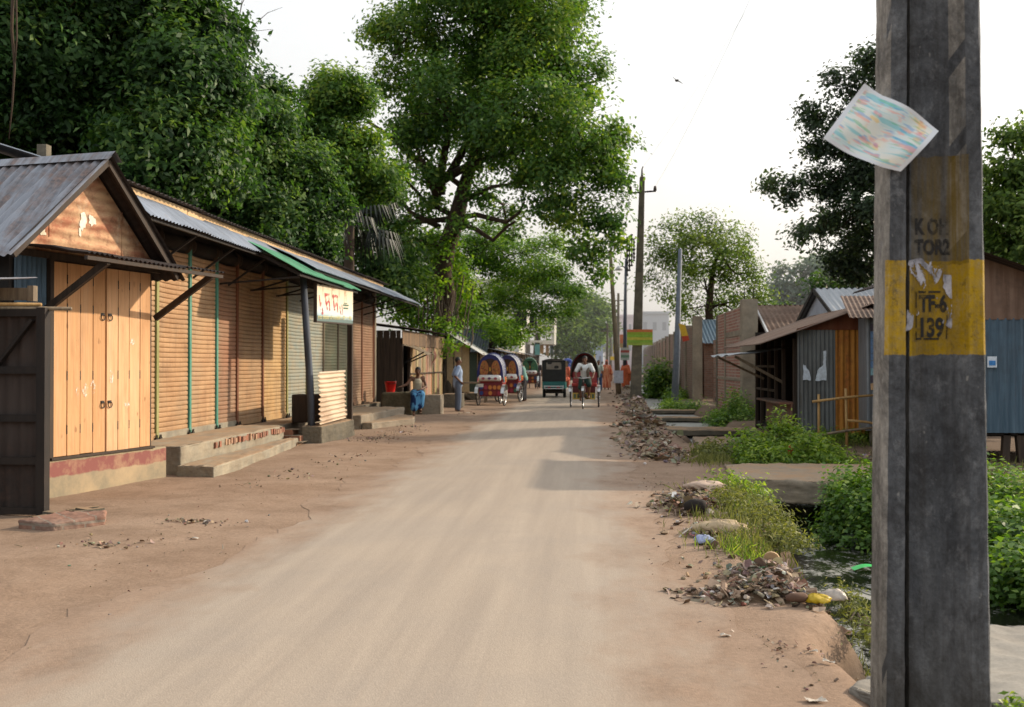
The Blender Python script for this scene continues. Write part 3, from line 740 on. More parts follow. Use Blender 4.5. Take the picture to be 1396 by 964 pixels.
# ------------------------------------------------------------------ dark stall at the left edge with its open door leaf
st = thing('roadside_stall', (-6.9, 9.5, 0), 'dark stall with an open corrugated door leaf at the left edge', 'stall')
b = MB(); b.sheet((-7.1, 9.53, .1), (1.92, 0, 0), (0, 0, 1.88), 14, .012, 3, 0, 6, .004, 4); dl = b.build('door_leaf', M['tin_dark'], st, True)
b = MB()
for z in (.07, .55, .96, 1.42, 1.97): b.box(-7.1, -5.2, 9.47, 9.515, z - .035, z + .035)
b.box(-5.25, -5.165, 9.46, 9.56, .03, 2.02); b.beam((-5.3, 9.48, 1.9), (-5.62, 9.48, 1.5), .03, .06, (0, 1, 0)); b.beam((-5.62, 9.48, 1.5), (-6.2, 9.48, 1.0), .03, .06, (0, 1, 0))
b.build('door_frame', M['wood_black'], dl)
b = MB(); b.sheet((-8.2, 9.9, 2.32), (2.72, 0, .02), (0, -1.2, -.12), 18, .012); b.build('roof_sheet', M['tin_roof'], st, True)
b = MB(); b.box(-8, -5.42, 9.62, 9.66, 2.1, 2.22); b.box(-5.42, -5.36, 9.6, 9.68, 2.09, 2.24); b.build('fascia_board', M['wood_grey'], st)
for z, x in ((2.02, -4.95), (2.06, -5.25)):
    MB().tube([(-8, 9.45, z - .05), (-6.4, 9.5, z), (x, 9.55, z - .01)], [.03, .028, .018], 7).build('pole', M['bamboo'] if z > 2.04 else M['wood_grey'], st, True)
b = MB(); b.box(-8.4, -8.2, 6.5, 9.8, 0, 2.3); b.box(-7.3, -7.1, 9.5, 9.7, 0, 2.3); b.split('post', M['wood_black'], st)
b = MB(); b.tube([(-5.62, 9.4, 2.42), (-5.6, 9.3, 2.36), (-5.58, 9.2, 2.34)], [.03, .05, .055], 12); b.build('lamp_shade', M['black'], st, True)
# broken brick block and rubble in front of the door leaf
b = MB(); b.prism([(-5.0, 8.72), (-4.62, 8.62), (-4.32, 8.95), (-4.42, 9.18), (-4.85, 9.2)], -.02, [.10, .09, .12, .13, .12]); rough(tag(b.build('masonry_block', M['brick_old'], None, bevel=.015), 'flat broken masonry block lying on the dirt by the dark door leaf', 'block'), .03)
b = MB(); q = random.Random(2)
for i in range(14):
    x, y = q.uniform(-5.15, -4.75), q.uniform(9.2, 9.75); s_ = q.uniform(.04, .1); a = q.uniform(0, 3)
    b.beam((x, y, s_ * .5), (x + math.cos(a) * s_ * 2, y + math.sin(a) * s_ * 2, s_ * .6), s_, s_ * .7)
stuff(b.build('rubble', M['concrete_dk'], None), 'broken brick rubble heaped behind the flat block', 'rubble')

# ------------------------------------------------------------------ roofs behind the kiosk
hb = thing('tin_roof_house', (-10, 15.5, 0), 'house behind the kiosk showing only a pale corrugated roof edge', 'house')
b = MB(); b.box(-12.5, -8.2, 14.2, 17.5, 0, 3.9); b.split('wall', M['plaster'], hb)
b = MB(); b.sheet((-7.5, 13.6, 4.33), (0, 4.5, 0), (-5.5, 0, 1.75), 34, .016); b.build('roof', M['tin_roof_y'], hb, True)
b = MB().box(-8.44, -8.29, 15.2, 15.35, 3.9, 4.86); b.build('vent_post', M['concrete_dk'], hb)

# ------------------------------------------------------------------ long row of shuttered shops
FX, FZ = -6.3, .36
row = thing('shutter_shop_row', (-6.3, 22, 0), 'long low shop row with twelve closed roller shutters under a corrugated awning', 'shop row')
edges = [14.0, 14.63, 15.88, 17.07, 18.10, 19.56, 21.18, 22.7, 24.18, 25.63, 27.09, 28.4, 29.95]
b = MB(); b.box(-10.5, -6.62, 13.9, 30.1, 0, 3.7); b.box(-6.62, -6.24, 30.0, 30.14, .0, 3.6); b.box(-6.62, -6.24, 13.86, 14.0, 0, 3.6); b.split('wall', M['plaster'], row)
b = MB(); b.box(-6.62, -6.33, 14.0, 30.0, 3.22, 3.56); b.split('lintel', M['wood_black'], row)
b = MB(); b.box(-6.6, -6.1, 13.95, 30.1, -.02, FZ - .012); b.build('sill', M['concrete_dk'], row, bevel=.01)
cols_ = [SH[0], SH[0], SH[1], SH[2], SH[0], SH[3], SH[4], SH[4], SH[5], SH[5], SH[6], SH[6], SH[6]]
posts = ['post_olive', 'post_olive', 'post_teal', 'post_teal', 'post_rust', 'post_rust', 'post_olive', 'post_olive', 'wood_grey', 'wood_grey', 'post_rust', 'post_rust', 'post_rust']
for i in range(12):
    y0, y1 = edges[i] + .05, edges[i + 1] - .05; b = MB(); ns = 37; top = 3.22; q = random.Random(i)
    pit = (top - FZ - .1) / ns; prof = []
    for k in range(ns):
        z = FZ + .1 + k * pit
        prof += [(-.014, z), (.002, z + pit * .08), (.007, z + pit * .34), (.006, z + pit * .76), (.001, z + pit * .90), (-.014, z + pit * .96)]
    sagz = [0] * (len(prof))
    def sf(a, c):
        j = min(len(prof) - 1, int(c * (len(prof) - 1) + .5)); d, z = prof[j]
        return (FX + d, y0 + (y1 - y0) * a, z - .012 * math.sin(math.pi * a) * (z - FZ) / 2.5)
    b.grid(sf, 4, len(prof) - 1); s_ = b.build('roller_shutter', cols_[i], row)
    c_ = ['pale ochre shutter slats partly hidden by the kiosk', None][1]
    bb = MB(); bb.box(FX - .01, FX + .022, y0, y1, FZ, FZ + .105); bb.build('bottom_bar', M['plaster'] if i in (1, 2, 3) else cols_[i], s_, bevel=.004)
    if i > 0:
        d = MB(); yc = y0 + .0
        d.tube([(FX - .06, y0 + .06, 3.36), (FX - .06, y1 - .06, 3.36)], .12, 18); d.build('roller_drum', M['soot'], s_, True)
        d = MB()
        for y in (y0 + .03, y1 - .03): d.tube([(FX - .06, y - .014, 3.36), (FX - .06, y + .014, 3.36)], .15, 20)
        d.split('drum_end', M['wood_dark'], s_, smooth=True)
    for y in (y0 + .02, y1 - .02):
        lk = MB(); lk.box(FX + .025, FX + .06, y - .035, y + .035, FZ - .03, FZ + .04)
        lk.tube([(FX + .045, y - .025, FZ + .03), (FX + .05, y - .02, FZ + .075), (FX + .05, y + .02, FZ + .075), (FX + .045, y + .025, FZ + .03)], .008, 5)
        lk.build('padlock', M['iron'], s_)
for i, y in enumerate(edges):
    MB().box(FX - .05, FX + .035, y - .042, y + .042, FZ - .06, 3.34).build('guide_post', M[posts[i]], row, bevel=.006)
b = MB(); b.sheet((-5.9, 12.55, 3.84), (0, 17.9, 0), (-5, 0, .7), 120, .016, 3, .02, 4, .012, 6); b.build('roof', M['tin_dark'], row, True)
b = MB(); q = random.Random(1)
for i in range(7):
    a = 12.6 + i * 2.5; b.box(-6.05, -6.02, a + .01, a + 2.49, 3.72 + q.uniform(-.008, .008), 3.825)
b.build('fascia_board', M['tan_board'], row)
b = MB(); b.box(-6.6, -6.06, 14, 30.1, 3.57, 3.6); b.build('eave_board', M['wood_black'], row)
def awn(nm, y0, y1, x1, z0, z1, mt, seed, sag=.02, xt=-6.015):
    b = MB(); b.sheet((xt, y0, z0), (0, y1 - y0, 0), (x1 - xt, 0, z1 - z0), int((y1 - y0) / .11), .012, 4, sag, 5, .014, seed); a = b.build(nm, M[mt], row, True)
    b = MB()
    for k in range(int((y1 - y0) / 1.6) + 1):
        y = y0 + .15 + k * 1.6
        if y < y1: b.beam((xt - .1, y, z0 - .06), (x1 - .06, y, z1 - .035), .04, .05); b.beam((-6.26, y, 2.85), (x1 - .1, y, z1 - .06), .03, .03)
    b.beam((x1 - .08, y0 + .05, z1 - .03), (x1 - .08, y1 - .05, z1 - .03), .04, .04); b.split('bracket', M['wood_black'], a); return a
awn('awning', 12.6, 18.9, -5.5, 3.73, 3.37, 'tin_roof_y', 3)
awn('awning', 18.7, 30.6, -4.98, 3.735, 3.25, 'tin_roof_y', 5, .03)
awn('awning', 17.0, 21.5, -4.78, 3.56, 3.02, 'tin_green', 4, .01, -5.75)

# steps and platforms before the shops
b = MB(); b.prism([(-5.30, 13.1), (-5.30, 17.7), (-6.12, 17.7), (-6.12, 13.1)], -.02, .40); rough(tag(b.build('platform', M['plaster'], None, bevel=.02), 'upper concrete platform with a brick edge before the first shutters', 'platform'), .03)
b = MB(); q = random.Random(4)
for i in range(38):
    y = 14.3 + i * .088; b.col = lin(q.choice([(148, 98, 76), (132, 90, 72), (160, 128, 102), (150, 116, 94), (128, 96, 78)]))
    if q.random() < .82: b.box(-5.305, -5.275 + q.uniform(-.015, .012), y, y + q.uniform(.06, .08), .275 + q.uniform(0, .02), .378 + q.uniform(-.02, .006))
po = [o for o in COL.objects if o.name == 'platform'][0]
b.build('brick_edge', M['mixed'], po, cols=True)
b = MB(); b.prism([(-4.74, 12.78), (-4.86, 15.2), (-5.12, 18.0), (-5.28, 18.0), (-5.28, 12.9)], -.02, .17); rough(tag(b.build('step', M['plaster'], None, bevel=.018), 'long low concrete step along the foot of the brick-edged platform', 'step'), .03)
b = MB(); b.prism([(-5.55, 17.72), (-5.55, 22.3), (-6.12, 22.3), (-6.12, 17.72)], -.02, .37); rough(tag(b.build('platform', M['concrete'], None, bevel=.015), 'plain concrete landing behind the blue porch post', 'platform'), .03)
b = MB(); q = random.Random(8)
for lv, (x0, x1, y0, y1) in enumerate(((-5.45, -4.98, 17.75, 18.5), (-5.45, -5.08, 17.95, 18.5), (-5.45, -5.16, 18.1, 18.5))):
    x = x0
    while x < x1 - .1:
        w_ = .19; b.col = lin(q.choice([(120, 82, 64), (140, 98, 76), (104, 78, 64), (150, 122, 98)]))
        b.box(x, min(x1, x + w_) - .012, y0 + q.uniform(0, .015), y1, lv * .1, lv * .1 + .095); x += w_
    b.col = lin((120, 108, 92)); b.box(x0 + .01, x1 - .02, y0 + .02, y1 - .01, lv * .1 + .09, lv * .1 + .1)
tag(b.build('brick_step', M['mixed'], None, cols=True, bevel=.008), 'small crumbling flight of brick steps beside the porch block', 'steps')
tag(MB().box(-5.55, -5.12, 19.0, 19.5, .372, .90).build('storage_chest', M['wood_dark'], None, bevel=.02), 'dark wooden chest standing against the blue shutter', 'chest')
b = MB(); b.prism([(-5.02, 22.6), (-4.86, 27.2), (-6.12, 27.2), (-6.12, 22.6)], -.02, .33); rough(tag(b.build('platform', M['concrete'], None, bevel=.02), 'concrete platform below the last brown shutters', 'platform'), .03)
b = MB(); b.prism([(-4.75, 22.5), (-4.14, 24.4), (-4.3, 25.6), (-4.86, 26.4), (-5.0, 22.6)], -.02, .17); rough(tag(b.build('step', M['concrete'], None, bevel=.02), 'broad low step beside the last shutters near the seated person', 'step'), .03)

# porch with painted signboard
b = MB(); b.tube([(-4.98, 18.38, -.02), (-5.03, 18.38, 1.2), (-5.16, 18.38, 3.1)], [.07, .066, .06], 10)
tag(b.build('porch_post', M['post_blue'], None, True), 'round blue-black timber post holding the green awning', 'post')
b = MB(); b.box(-5.08, -5.0, 21.5, 21.72, -.02, 3.05); b.box(-4.998, -4.97, 21.49, 21.56, -.02, 3.04); tag(b.build('porch_post', M['wood_dark'], None, bevel=.01), 'square timber post with a pale edge under the far end of the signboard', 'post')
b = MB(); b.prism([(-5.12, 18.16), (-4.76, 18.2), (-4.66, 20.4), (-5.1, 20.4)], -.02, [.36, .35, .36, .37]); rough(tag(b.build('porch_block', M['concrete_dk'], None, bevel=.02), 'low rough concrete block between the two porch posts', 'block'), .03)
b = MB(); b.sheet((-4.80, 18.25, .38), (-.06, .15, .95), (-.02, 2.05, .02), 11, .022, 6, 0, 6, .012, 3); tag(b.build('tin_sheet', M['tin_lean'], None, True), 'buckled rusty white tin sheet leaning above the porch block', 'tin sheet')
sg = thing('shop_signboard', (-4.92, 20.2, 2.27), 'faded hand-painted signboard with peeling red lettering below the green awning', 'sign')
m, t = nt('sign_face'); n = N(t)
co_ = n.add('ShaderNodeTexCoord'); sep = n.add('ShaderNodeSeparateXYZ'); n.ln(co_.outputs['Object'], sep.inputs[0])
zz = n.math('ADD', sep.outputs['Z'], n.math('MULTIPLY', n.math('SUBTRACT', n.noise(n.coord(), 6, 4), .5), .05))
r = n.add('ShaderNodeValToRGB'); e = r.color_ramp.elements; e[0].position = .0; e[0].color = lin((92, 112, 108)); e[1].position = 1; e[1].color = lin((206, 190, 160))
for p_, c_ in ((.145, (96, 114, 110)), (.155, (150, 176, 186)), (.28, (196, 206, 204)), (.5, (222, 212, 190))): k = e.new(p_); k.color = lin(c_)
mrz = n.add('ShaderNodeMapRange'); n.ln(zz, mrz.inputs[0]); mrz.inputs[1].default_value = 0; mrz.inputs[2].default_value = .69; n.ln(mrz.outputs[0], r.inputs['Fac'])
peel = n.ramp(n.math('ADD', n.math('MULTIPLY', n.noise(n.coord((1, 3.2, .8)), 1.6, 6, .75, .5), .7), n.math('MULTIPLY', sep.outputs['Z'], .18)), .50, .54)
col = n.mix(n.math('MULTIPLY', peel, .8), r.outputs[0], n.mix(n.ramp(n.noise(n.coord(), 20, 3), .4, .6), lin((116, 92, 72)), lin((186, 152, 112))))
n.out(col, .6, 0, n.bump(peel, .15, .004), .35); SIGN = m
b = MB(); SGA, SGB = Vector((-4.97, 18.55, 2.27)), Vector((-4.86, 21.0, 2.31))
sgd = (SGB - SGA); sgn = Vector((sgd.y, -sgd.x, 0)).normalized()
b.hexa([SGA - sgn * .02, SGA + sgn * .02, SGB + sgn * .02, SGB - sgn * .02, SGA - sgn * .02 + KZ * .68, SGA + sgn * .02 + KZ * .68, SGB + sgn * .02 + KZ * .70, SGB - sgn * .02 + KZ * .70])
b.build('sign_panel', SIGN, sg)
def S(u, z, off=.026): return SGA + sgd * u + sgn * off + KZ * (z + .04 * u)
b = MB(); b.beam(SGA - KZ * .012 - sgn * .01, SGB - KZ * .012 - sgn * .01, .06, .03); b.beam(SGA - KZ * .02 - sgd * .006, SGA + KZ * .70 - sgd * .006, .03, .06); b.build('sign_frame', M['wood_dark'], sg)
def text_obj(name, body, size, mat, parent, origin, xdir, zdir, sx=1.0, center=True, stroke=0.0):
    cu = bpy.data.curves.new(name, 'FONT'); cu.body = body; cu.size = size; cu.align_x = 'CENTER' if center else 'LEFT'; cu.align_y = 'CENTER'; cu.offset = stroke
    tmp = bpy.data.objects.new(name + '_tmp', cu); COL.objects.link(tmp); bpy.context.view_layer.update()
    me = bpy.data.meshes.new_from_object(tmp.evaluated_get(bpy.context.evaluated_depsgraph_get())); bpy.data.objects.remove(tmp)
    off = Vector((0, 0, 0)); p = parent
    while p is not None: off += p.location; p = p.parent
    o_, x_, z_ = Vector(origin) - off, Vector(xdir).normalized(), Vector(zdir).normalized()
    for v in me.vertices: v.co = o_ + x_ * (v.co.x * sx) + z_ * v.co.y
    me.materials.clear(); me.materials.append(mat)
    o = bpy.data.objects.new(name, me); COL.objects.link(o); o.parent = parent; return o
M['faded_red'] = faded('faded_red', (196, 84, 84), .42, .62, 9); M['faded_cream'] = faded('faded_cream', (206, 200, 150), .3, .45); M['faded_green'] = faded('faded_green', (70, 104, 84), .35, .5)
# large red letters under a head-stroke, as far as they can still be read, and the small line along the foot
b = MB()
def stroke(u0, z0, u1, z1, w_=.05): 
    a, c = S(u0, z0), S(u1, z1); b.beam(a, c, .004, w_, sgn.cross(c - a))
stroke(.18, .50, .34, .50, .055); stroke(.31, .50, .33, .20, .06); stroke(.20, .48, .24, .32, .06); stroke(.24, .32, .30, .38, .05); stroke(.24, .32, .27, .22, .05)
stroke(.40, .49, .55, .49, .055); stroke(.53, .49, .545, .18, .06); stroke(.42, .47, .46, .22, .06); stroke(.46, .22, .51, .36, .05); stroke(.60, .30, .64, .13, .05); stroke(.66, .34, .69, .14, .03); stroke(.06, .48, .10, .2, .05); stroke(.10, .34, .15, .18, .04); stroke(.12, .14, .16, .15, .05)
b.build('red_lettering', M['faded_red'], sg)
b = MB(); stroke(.70, .33, .86, .33, .03); stroke(.71, .27, .85, .27, .03); stroke(.72, .37, .82, .37, .015); b.build('green_lettering', M['faded_green'], sg)
b = MB(); q = random.Random(12); u = .03
while u < .96:
    w_ = q.uniform(.018, .034); stroke(u, .085, u + w_, .085, .014); stroke(u + w_ * .8, .085, u + w_ * .8, .035, .012)
    if q.random() < .7: stroke(u + w_ * .2, .08, u + w_ * .5, .04, .012)
    if q.random() < .3: stroke(u + w_ * .5, .115, u + w_, .09, .010)
    u += w_ + (q.uniform(.012, .03) if q.random() < .25 else .004)
b.build('small_lettering', M['faded_cream'], sg)

# ------------------------------------------------------------------ plank hut, blocks, bucket
hut = thing('plank_hut', (-5.6, 35.5, 0), 'weathered plank hut with a sagging dark roof behind the seated person', 'hut')
b = MB(); q = random.Random(8); x = -9
while x < -5.7: b.box(x, min(-5.66, x + .2) - .012, 31.0 + q.uniform(-.01, .01), 31.03, .02 + q.uniform(0, .05), 2.5); x += .2
b.build('side_boards', M['wood_dark'], hut)
b = MB(); b.box(-9, -5.66, 39.9, 39.95, 0, 2.5); b.box(-9, -8.9, 31.05, 39.9, 0, 2.5); b.split('wall', M['wood_black'], hut)
b = MB(); q = random.Random(3); y = 32.35
while y < 39.9:
    w_ = q.uniform(.22, .36); sh = q.choice([(150, 128, 100), (134, 114, 88), (164, 142, 112), (118, 98, 76), (142, 108, 78)])
    for z0, z1 in ((.12, 1.15), (1.17, 2.08)):
        b.col = lin(tuple(v + q.randint(-10, 10) for v in sh)); b.box(-5.66, -5.63 + q.uniform(-.01, .01), y, min(39.9, y + w_) - .012, z0, z1)
    y += w_
b.build('plank_front', M['mixed'], hut, cols=True)
b = MB(); y = 31.0
while y < 39.9:
    w_ = q.uniform(.2, .34); b.col = lin(q.choice([(112, 92, 72), (98, 80, 64), (124, 100, 76)])); b.box(-5.62, -5.595, y, y + w_ - .012, 2.06 + q.uniform(-.03, .03), 2.52); y += w_
b.build('fascia_board', M['mixed'], hut, cols=True)
b = MB(); b.box(-5.68, -5.6, 32.25, 32.35, 0, 2.1); b.box(-5.68, -5.6, 31.0, 31.1, 0, 2.1); b.box(-5.64, -5.58, 32.35, 39.9, 1.14, 1.18); b.split('post', M['wood_dark'], hut)
b = MB(); b.sheet((-5.35, 30.9, 2.56), (0, 9.3, .06), (-3.9, 0, .5), 60, .014, 3, 0, 4, .03, 5); b.build('roof', M['tin_dark'], hut, True)
b = MB(); b.grid(lambda a, c: (-5.6 + .75 * c, 31.1 + 2.0 * a, 2.05 - .28 * c + .03 * math.sin(a * 9 + c * 4)), 10, 5); aw = b.build('flap_awning', M['wood_grey'], hut)
b = MB(); b.beam((-5.62, 31.3, 1.5), (-5.0, 31.3, 1.84), .04, .04); b.beam((-5.62, 32.6, 1.55), (-4.95, 32.6, 1.84), .04, .04); b.split('brace', M['black'], aw)
b = MB(); b.grid(lambda a, c: (-4.86 + .05 * math.sin(c * 5), 32.3 + .5 * a, 1.86 - .45 * c * (1 - .3 * a) + .04 * math.sin(a * 12)), 10, 6); tag(b.build('hanging_cloth', plain('cloth_maroon', (96, 58, 44), .9), None, True), 'crumpled brown cloth hanging from the plank hut awning', 'cloth')
b = MB(); b.prism([(-5.85, 28.9), (-4.95, 28.85), (-4.82, 29.6), (-5.8, 29.7)], -.02, [.66, .68, .68, .64]); rough(tag(b.build('masonry_block', dirty('mossy', (74, 70, 52), (112, 104, 84), 2.4, rough=.92, grime=.6, grime_col=(44, 42, 30)), None, bevel=.06), 'large rounded mossy masonry block with the red bucket on top', 'block'), .03)
rough(tag(MB().prism([(-4.74, 29.3), (-4.2, 29.35), (-4.2, 30.0), (-4.74, 30.0)], -.02, .58).build('concrete_bin', M['concrete'], None, bevel=.015), 'square grey concrete bin at the right of the seated person', 'block'), .03)
rough(tag(MB().prism([(-4.75, 33.8), (-4.15, 33.8), (-4.15, 34.7), (-4.75, 34.7)], -.02, .48).build('concrete_bin', M['concrete_dk'], None, bevel=.015), 'low dark concrete bin behind the standing man in the blue shirt', 'block'), .03)
bk = thing('plastic_bucket', (-5.62, 29.15, .665), 'bright red plastic bucket tilted on the mossy block', 'bucket')
b = MB(); pr = [(.12, 0), (.125, .02), (.17, .30), (.175, .30), (.165, .29), (.115, .03), (.01, .025)]
b.grid(lambda a, c: (-5.62 + pr[int(round(c * 6))][0] * math.cos(a * 6.2832), 29.15 + pr[int(round(c * 6))][0] * math.sin(a * 6.2832), .668 + pr[int(round(c * 6))][1]), 20, 6)
b.build('body', plain('red_plastic', (196, 30, 26), .4, 0, .12), bk, True)
b = MB(); b.tube([(-5.79, 29.15, .95), (-5.8, 29.05, 1.0), (-5.62, 28.97, .9), (-5.46, 29.05, .92), (-5.45, 29.15, .95)], .006, 5); b.build('handle', M['iron'], bk)

# white-roofed stall, grey-roofed house, table
ws = thing('white_roof_stall', (-5, 42, 0), 'board-walled stall with a bright white sloping tin roof', 'stall')
b = MB(); b.sheet((-5.75, 40.4, 2.86), (0, 3.6, 0), (1.65, 0, -1.02), 22, .014); b.build('roof', M['tin_white'], ws, True)
b = MB(); q = random.Random(5); x = -5.6
while x < -4.35:
    b.col = lin(q.choice([(182, 158, 122), (168, 144, 110), (192, 168, 132), (60, 72, 62)])); b.box(x, x + .29, 40.9, 40.94, .35, 1.9 if x > -4.9 else 2.3); x += .305
b.build('board_wall', M['mixed'], ws, cols=True)
b = MB(); b.box(-4.34, -4.26, 40.85, 40.95, 0, 1.95); b.box(-5.7, -5.62, 40.85, 40.95, 0, 2.7); b.box(-4.34, -4.26, 43.8, 43.9, 0, 1.9); b.split('post', M['wood_dark'], ws)
b = MB(); b.box(-5.6, -4.4, 40.95, 43.8, 0, .3); b.build('plinth', M['concrete_dk'], ws)
gh = thing('grey_roof_house', (-5.4, 47, 0), 'low house with a grey corrugated gable roof behind the white-roofed stall', 'house')
b = MB(); b.box(-6.6, -4.6, 45.2, 48.6, 0, 2.05); b.split('wall', M['wood_dark'], gh)
for s_ in (-1, 1):
    b = MB(); b.sheet((-6.9, 46.9, 3.08), (2.55, 0, 0), (0, 2.1 * s_, -1.08), 20, .016); b.build('roof_slope', tin('tin_slate', (86, 94, 100), (80, 72, 66), .3) if s_ < 0 else M['tin_dark'], gh, True)
MB().poly([(-4.6, 45.2, 2.05), (-4.6, 48.6, 2.05), (-4.6, 46.9, 2.98)]).build('gable', M['black'], gh)
tb = thing('wooden_table', (-4.3, 38.6, 0), 'rough wooden table standing empty left of the rickshaws', 'table')
b = MB(); b.box(-4.9, -3.72, 38.2, 39.0, .74, .79); b.build('tabletop', M['wood_grey'], tb)
for x, y in ((-4.82, 38.28), (-3.8, 38.28), (-4.82, 38.9), (-3.8, 38.9)): MB().beam((x, y, 0), (x, y, .74), .06, .06).build('leg', M['wood_grey'], tb)

# receding line of open-fronted stalls
for i, (y0, y1, x, zr, lab, mt) in enumerate(((46.6, 54.5, -4.35, 2.28, 'dim open-fronted stall directly behind the parked rickshaws', 'tin_grey'), (55, 63, -4.35, 2.32, 'stall with a tan sheet awning beyond the second rickshaw', 'tin_lean'), (63.6, 73, -4.2, 2.3, 'grey-roofed stall with pale posts beyond the green hooded rickshaw', 'tin_grey'), (74, 86, -4.1, 2.35, 'farthest stall of the left row below the balcony', 'tin_brown'))):
    s_ = thing('open_stall', (x, (y0 + y1) / 2, 0), lab, 'stall', 'open stalls along the left side')
    b = MB(); b.sheet((x + .55, y0, zr - .25), (0, y1 - y0, 0), (-3.2, 0, .75), int((y1 - y0) / .2), .016, 3, .03, 4, .02, i); b.build('roof', M[mt], s_, True)
    b = MB(); b.box(x - 2.6, x - 2.5, y0, y1, 0, 2.3); b.box(x - 2.5, x - .2, y0, y0 + .06, 0, 2.2); b.split('wall', M['soot'], s_)
    b = MB(); k = y0 + .2
    while k < y1: b.beam((x, k, 0), (x, k, zr - .1), .09, .09); k += 1.9
    b.split('post', M['wood_grey'], s_)
    b = MB(); q = random.Random(i + 40)
    for j in range(7):
        y = q.uniform(y0, y1 - 1); b.col = lin(q.choice([(120, 92, 66), (96, 84, 72), (142, 116, 82), (70, 62, 60), (110, 120, 118)])); b.box(x - .6, x - .15, y, y + q.uniform(.6, 1.3), 0, q.uniform(.5, 1.3))
    b.split('counter', M['mixed'], s_, cols=True)
b = MB(); b.grid(lambda a, c: (-4.2 + .06 * math.sin(a * 20), 50.0 + 1.3 * a, 1.98 - .32 * c + .03 * math.sin(a * 31)), 16, 4); tag(b.build('hanging_sacks', plain('sack_blue', (150, 170, 186), .6), None, True), 'row of pale blue plastic bags hung under the stall roof', 'bags')
# ================================================================== RIGHT SIDE
# ------------------------------------------------------------------ the big concrete pole (I-section, tapering) with its yellow band
pole = thing('utility_pole', (1.428, 4.36, 0), 'massive grey concrete utility pole with a yellow band in the foreground', 'pole')
m, t = nt('pole_concrete'); n = N(t); M['pole'] = m
co_ = n.add('ShaderNodeTexCoord'); sep = n.add('ShaderNodeSeparateXYZ'); n.ln(co_.outputs['Object'], sep.inputs[0])
f = n.noise(n.coord((1, 1, .22)), 5, 6, .7); g = n.noise(n.coord(), 38, 4, .75); st = n.noise(n.coord((7, 7, .3)), 2.4, 5, .7)
col = n.mix(n.ramp(f, .34, .66), lin((70, 73, 77)), lin((112, 115, 118)))
ge0 = n.add('ShaderNodeNewGeometry'); s0 = n.add('ShaderNodeSeparateXYZ'); n.ln(ge0.outputs['True Normal'], s0.inputs[0]); col = n.mix(n.math('MULTIPLY', n.math('LESS_THAN', s0.outputs['X'], -.8), .75), col, n.mix(n.ramp(f, .3, .7), lin((150, 146, 138)), lin((176, 170, 160))))  # left-facing side painted paler: the skylight on it is put into the colour
blot = n.noise(n.coord((1, 1, .6)), 3.6, 8, .8, .5); col = n.mix(n.math('MULTIPLY', n.ramp(blot, .44, .60), .65), col, lin((44, 44, 45))); bl2 = n.noise(n.coord((1, 1, .7)), 11, 6, .8); col = n.mix(n.math('MULTIPLY', n.ramp(bl2, .54, .66), .45), col, lin((134, 136, 138)))
col = n.mix(n.math('MULTIPLY', n.ramp(st, .5, .72), .55), col, lin((50, 46, 42)))
col = n.mix(.55, col, n.ramp(g, .25, .75, (.42, .42, .42, 1), (1.5, 1.5, 1.5, 1)), 'MULTIPLY')
chip = n.ramp(n.noise(n.coord((1, 1, .5)), 16, 3, .6), .70, .74); col = n.mix(n.math('MULTIPLY', chip, .5), col, lin((168, 166, 160)))
# brownish damp stain near the foot
damp = n.add('ShaderNodeMapRange'); n.ln(n.math('ADD', sep.outputs['Z'], n.math('MULTIPLY', n.noise(n.coord((6, 6, 1)), 1.5, 5), .9)), damp.inputs[0]); damp.inputs[1].default_value = 1.15; damp.inputs[2].default_value = .5
col = n.mix(n.math('MULTIPLY', damp.outputs[0], .45), col, lin((58, 50, 34)))
# yellow paint: a full band and a faded older patch in the recess above it
zn = n.math('ADD', sep.outputs['Z'], n.math('MULTIPLY', n.math('SUBTRACT', n.noise(n.coord((3, 3, 1)), 9, 5, .7), .5), .03))
def band(lo, hi): 
    return n.math('MULTIPLY', n.math('GREATER_THAN', zn, lo), n.math('LESS_THAN', zn, hi))
geo = n.add('ShaderNodeNewGeometry'); sn = n.add('ShaderNodeSeparateXYZ'); n.ln(geo.outputs['Normal'], sn.inputs[0])
front = n.math('LESS_THAN', sn.outputs['Y'], -.25)
wear = n.ramp(n.math('ADD', n.math('MULTIPLY', st, .6), n.math('MULTIPLY', g, .45)), .42, .66, (1, 1, 1, 1), (.30, .30, .30, 1))
bandf = n.math('MULTIPLY', n.math('MULTIPLY', band(1.515, 1.895), front), wear)
yel = n.mix(n.ramp(f, .35, .65), lin((172, 138, 8)), lin((198, 160, 14)))
sp_ = n.ramp(n.noise(n.coord((1, 1, .6)), 30, 4, .75), .56, .66); yel = n.mix(n.math('MULTIPLY', sp_, .6), yel, lin((70, 58, 20))); yel = n.mix(n.math('MULTIPLY', n.ramp(blot, .5, .68), .4), yel, lin((96, 78, 18)))
yel = n.mix(.5, yel, n.ramp(g, .25, .75, (.6, .6, .6, 1), (1.3, 1.3, 1.3, 1)), 'MULTIPLY')
col = n.mix(bandf, col, yel)
rec = n.math('MULTIPLY', n.math('MULTIPLY', n.math('GREATER_THAN', sep.outputs['X'], -.114), n.math('LESS_THAN', sep.outputs['X'], .092)), front)
w2 = n.ramp(st, .40, .62, (.85, .85, .85, 1), (.15, .15, .15, 1))
oldf = n.math('MULTIPLY', n.math('MULTIPLY', band(1.88, 2.32), rec), w2)
col = n.mix(oldf, col, n.mix(n.ramp(zn, 1.9, 2.3), lin((104, 84, 18)), lin((46, 40, 20))))
col = n.mix(n.math('MULTIPLY', n.math('MULTIPLY', band(1.515, 1.895), rec), .35), col, lin((104, 82, 14)))
n.out(col, .93, 0, n.bump(n.math('ADD', g, n.math('MULTIPLY', f, 1.2)), .55, .012), .2)
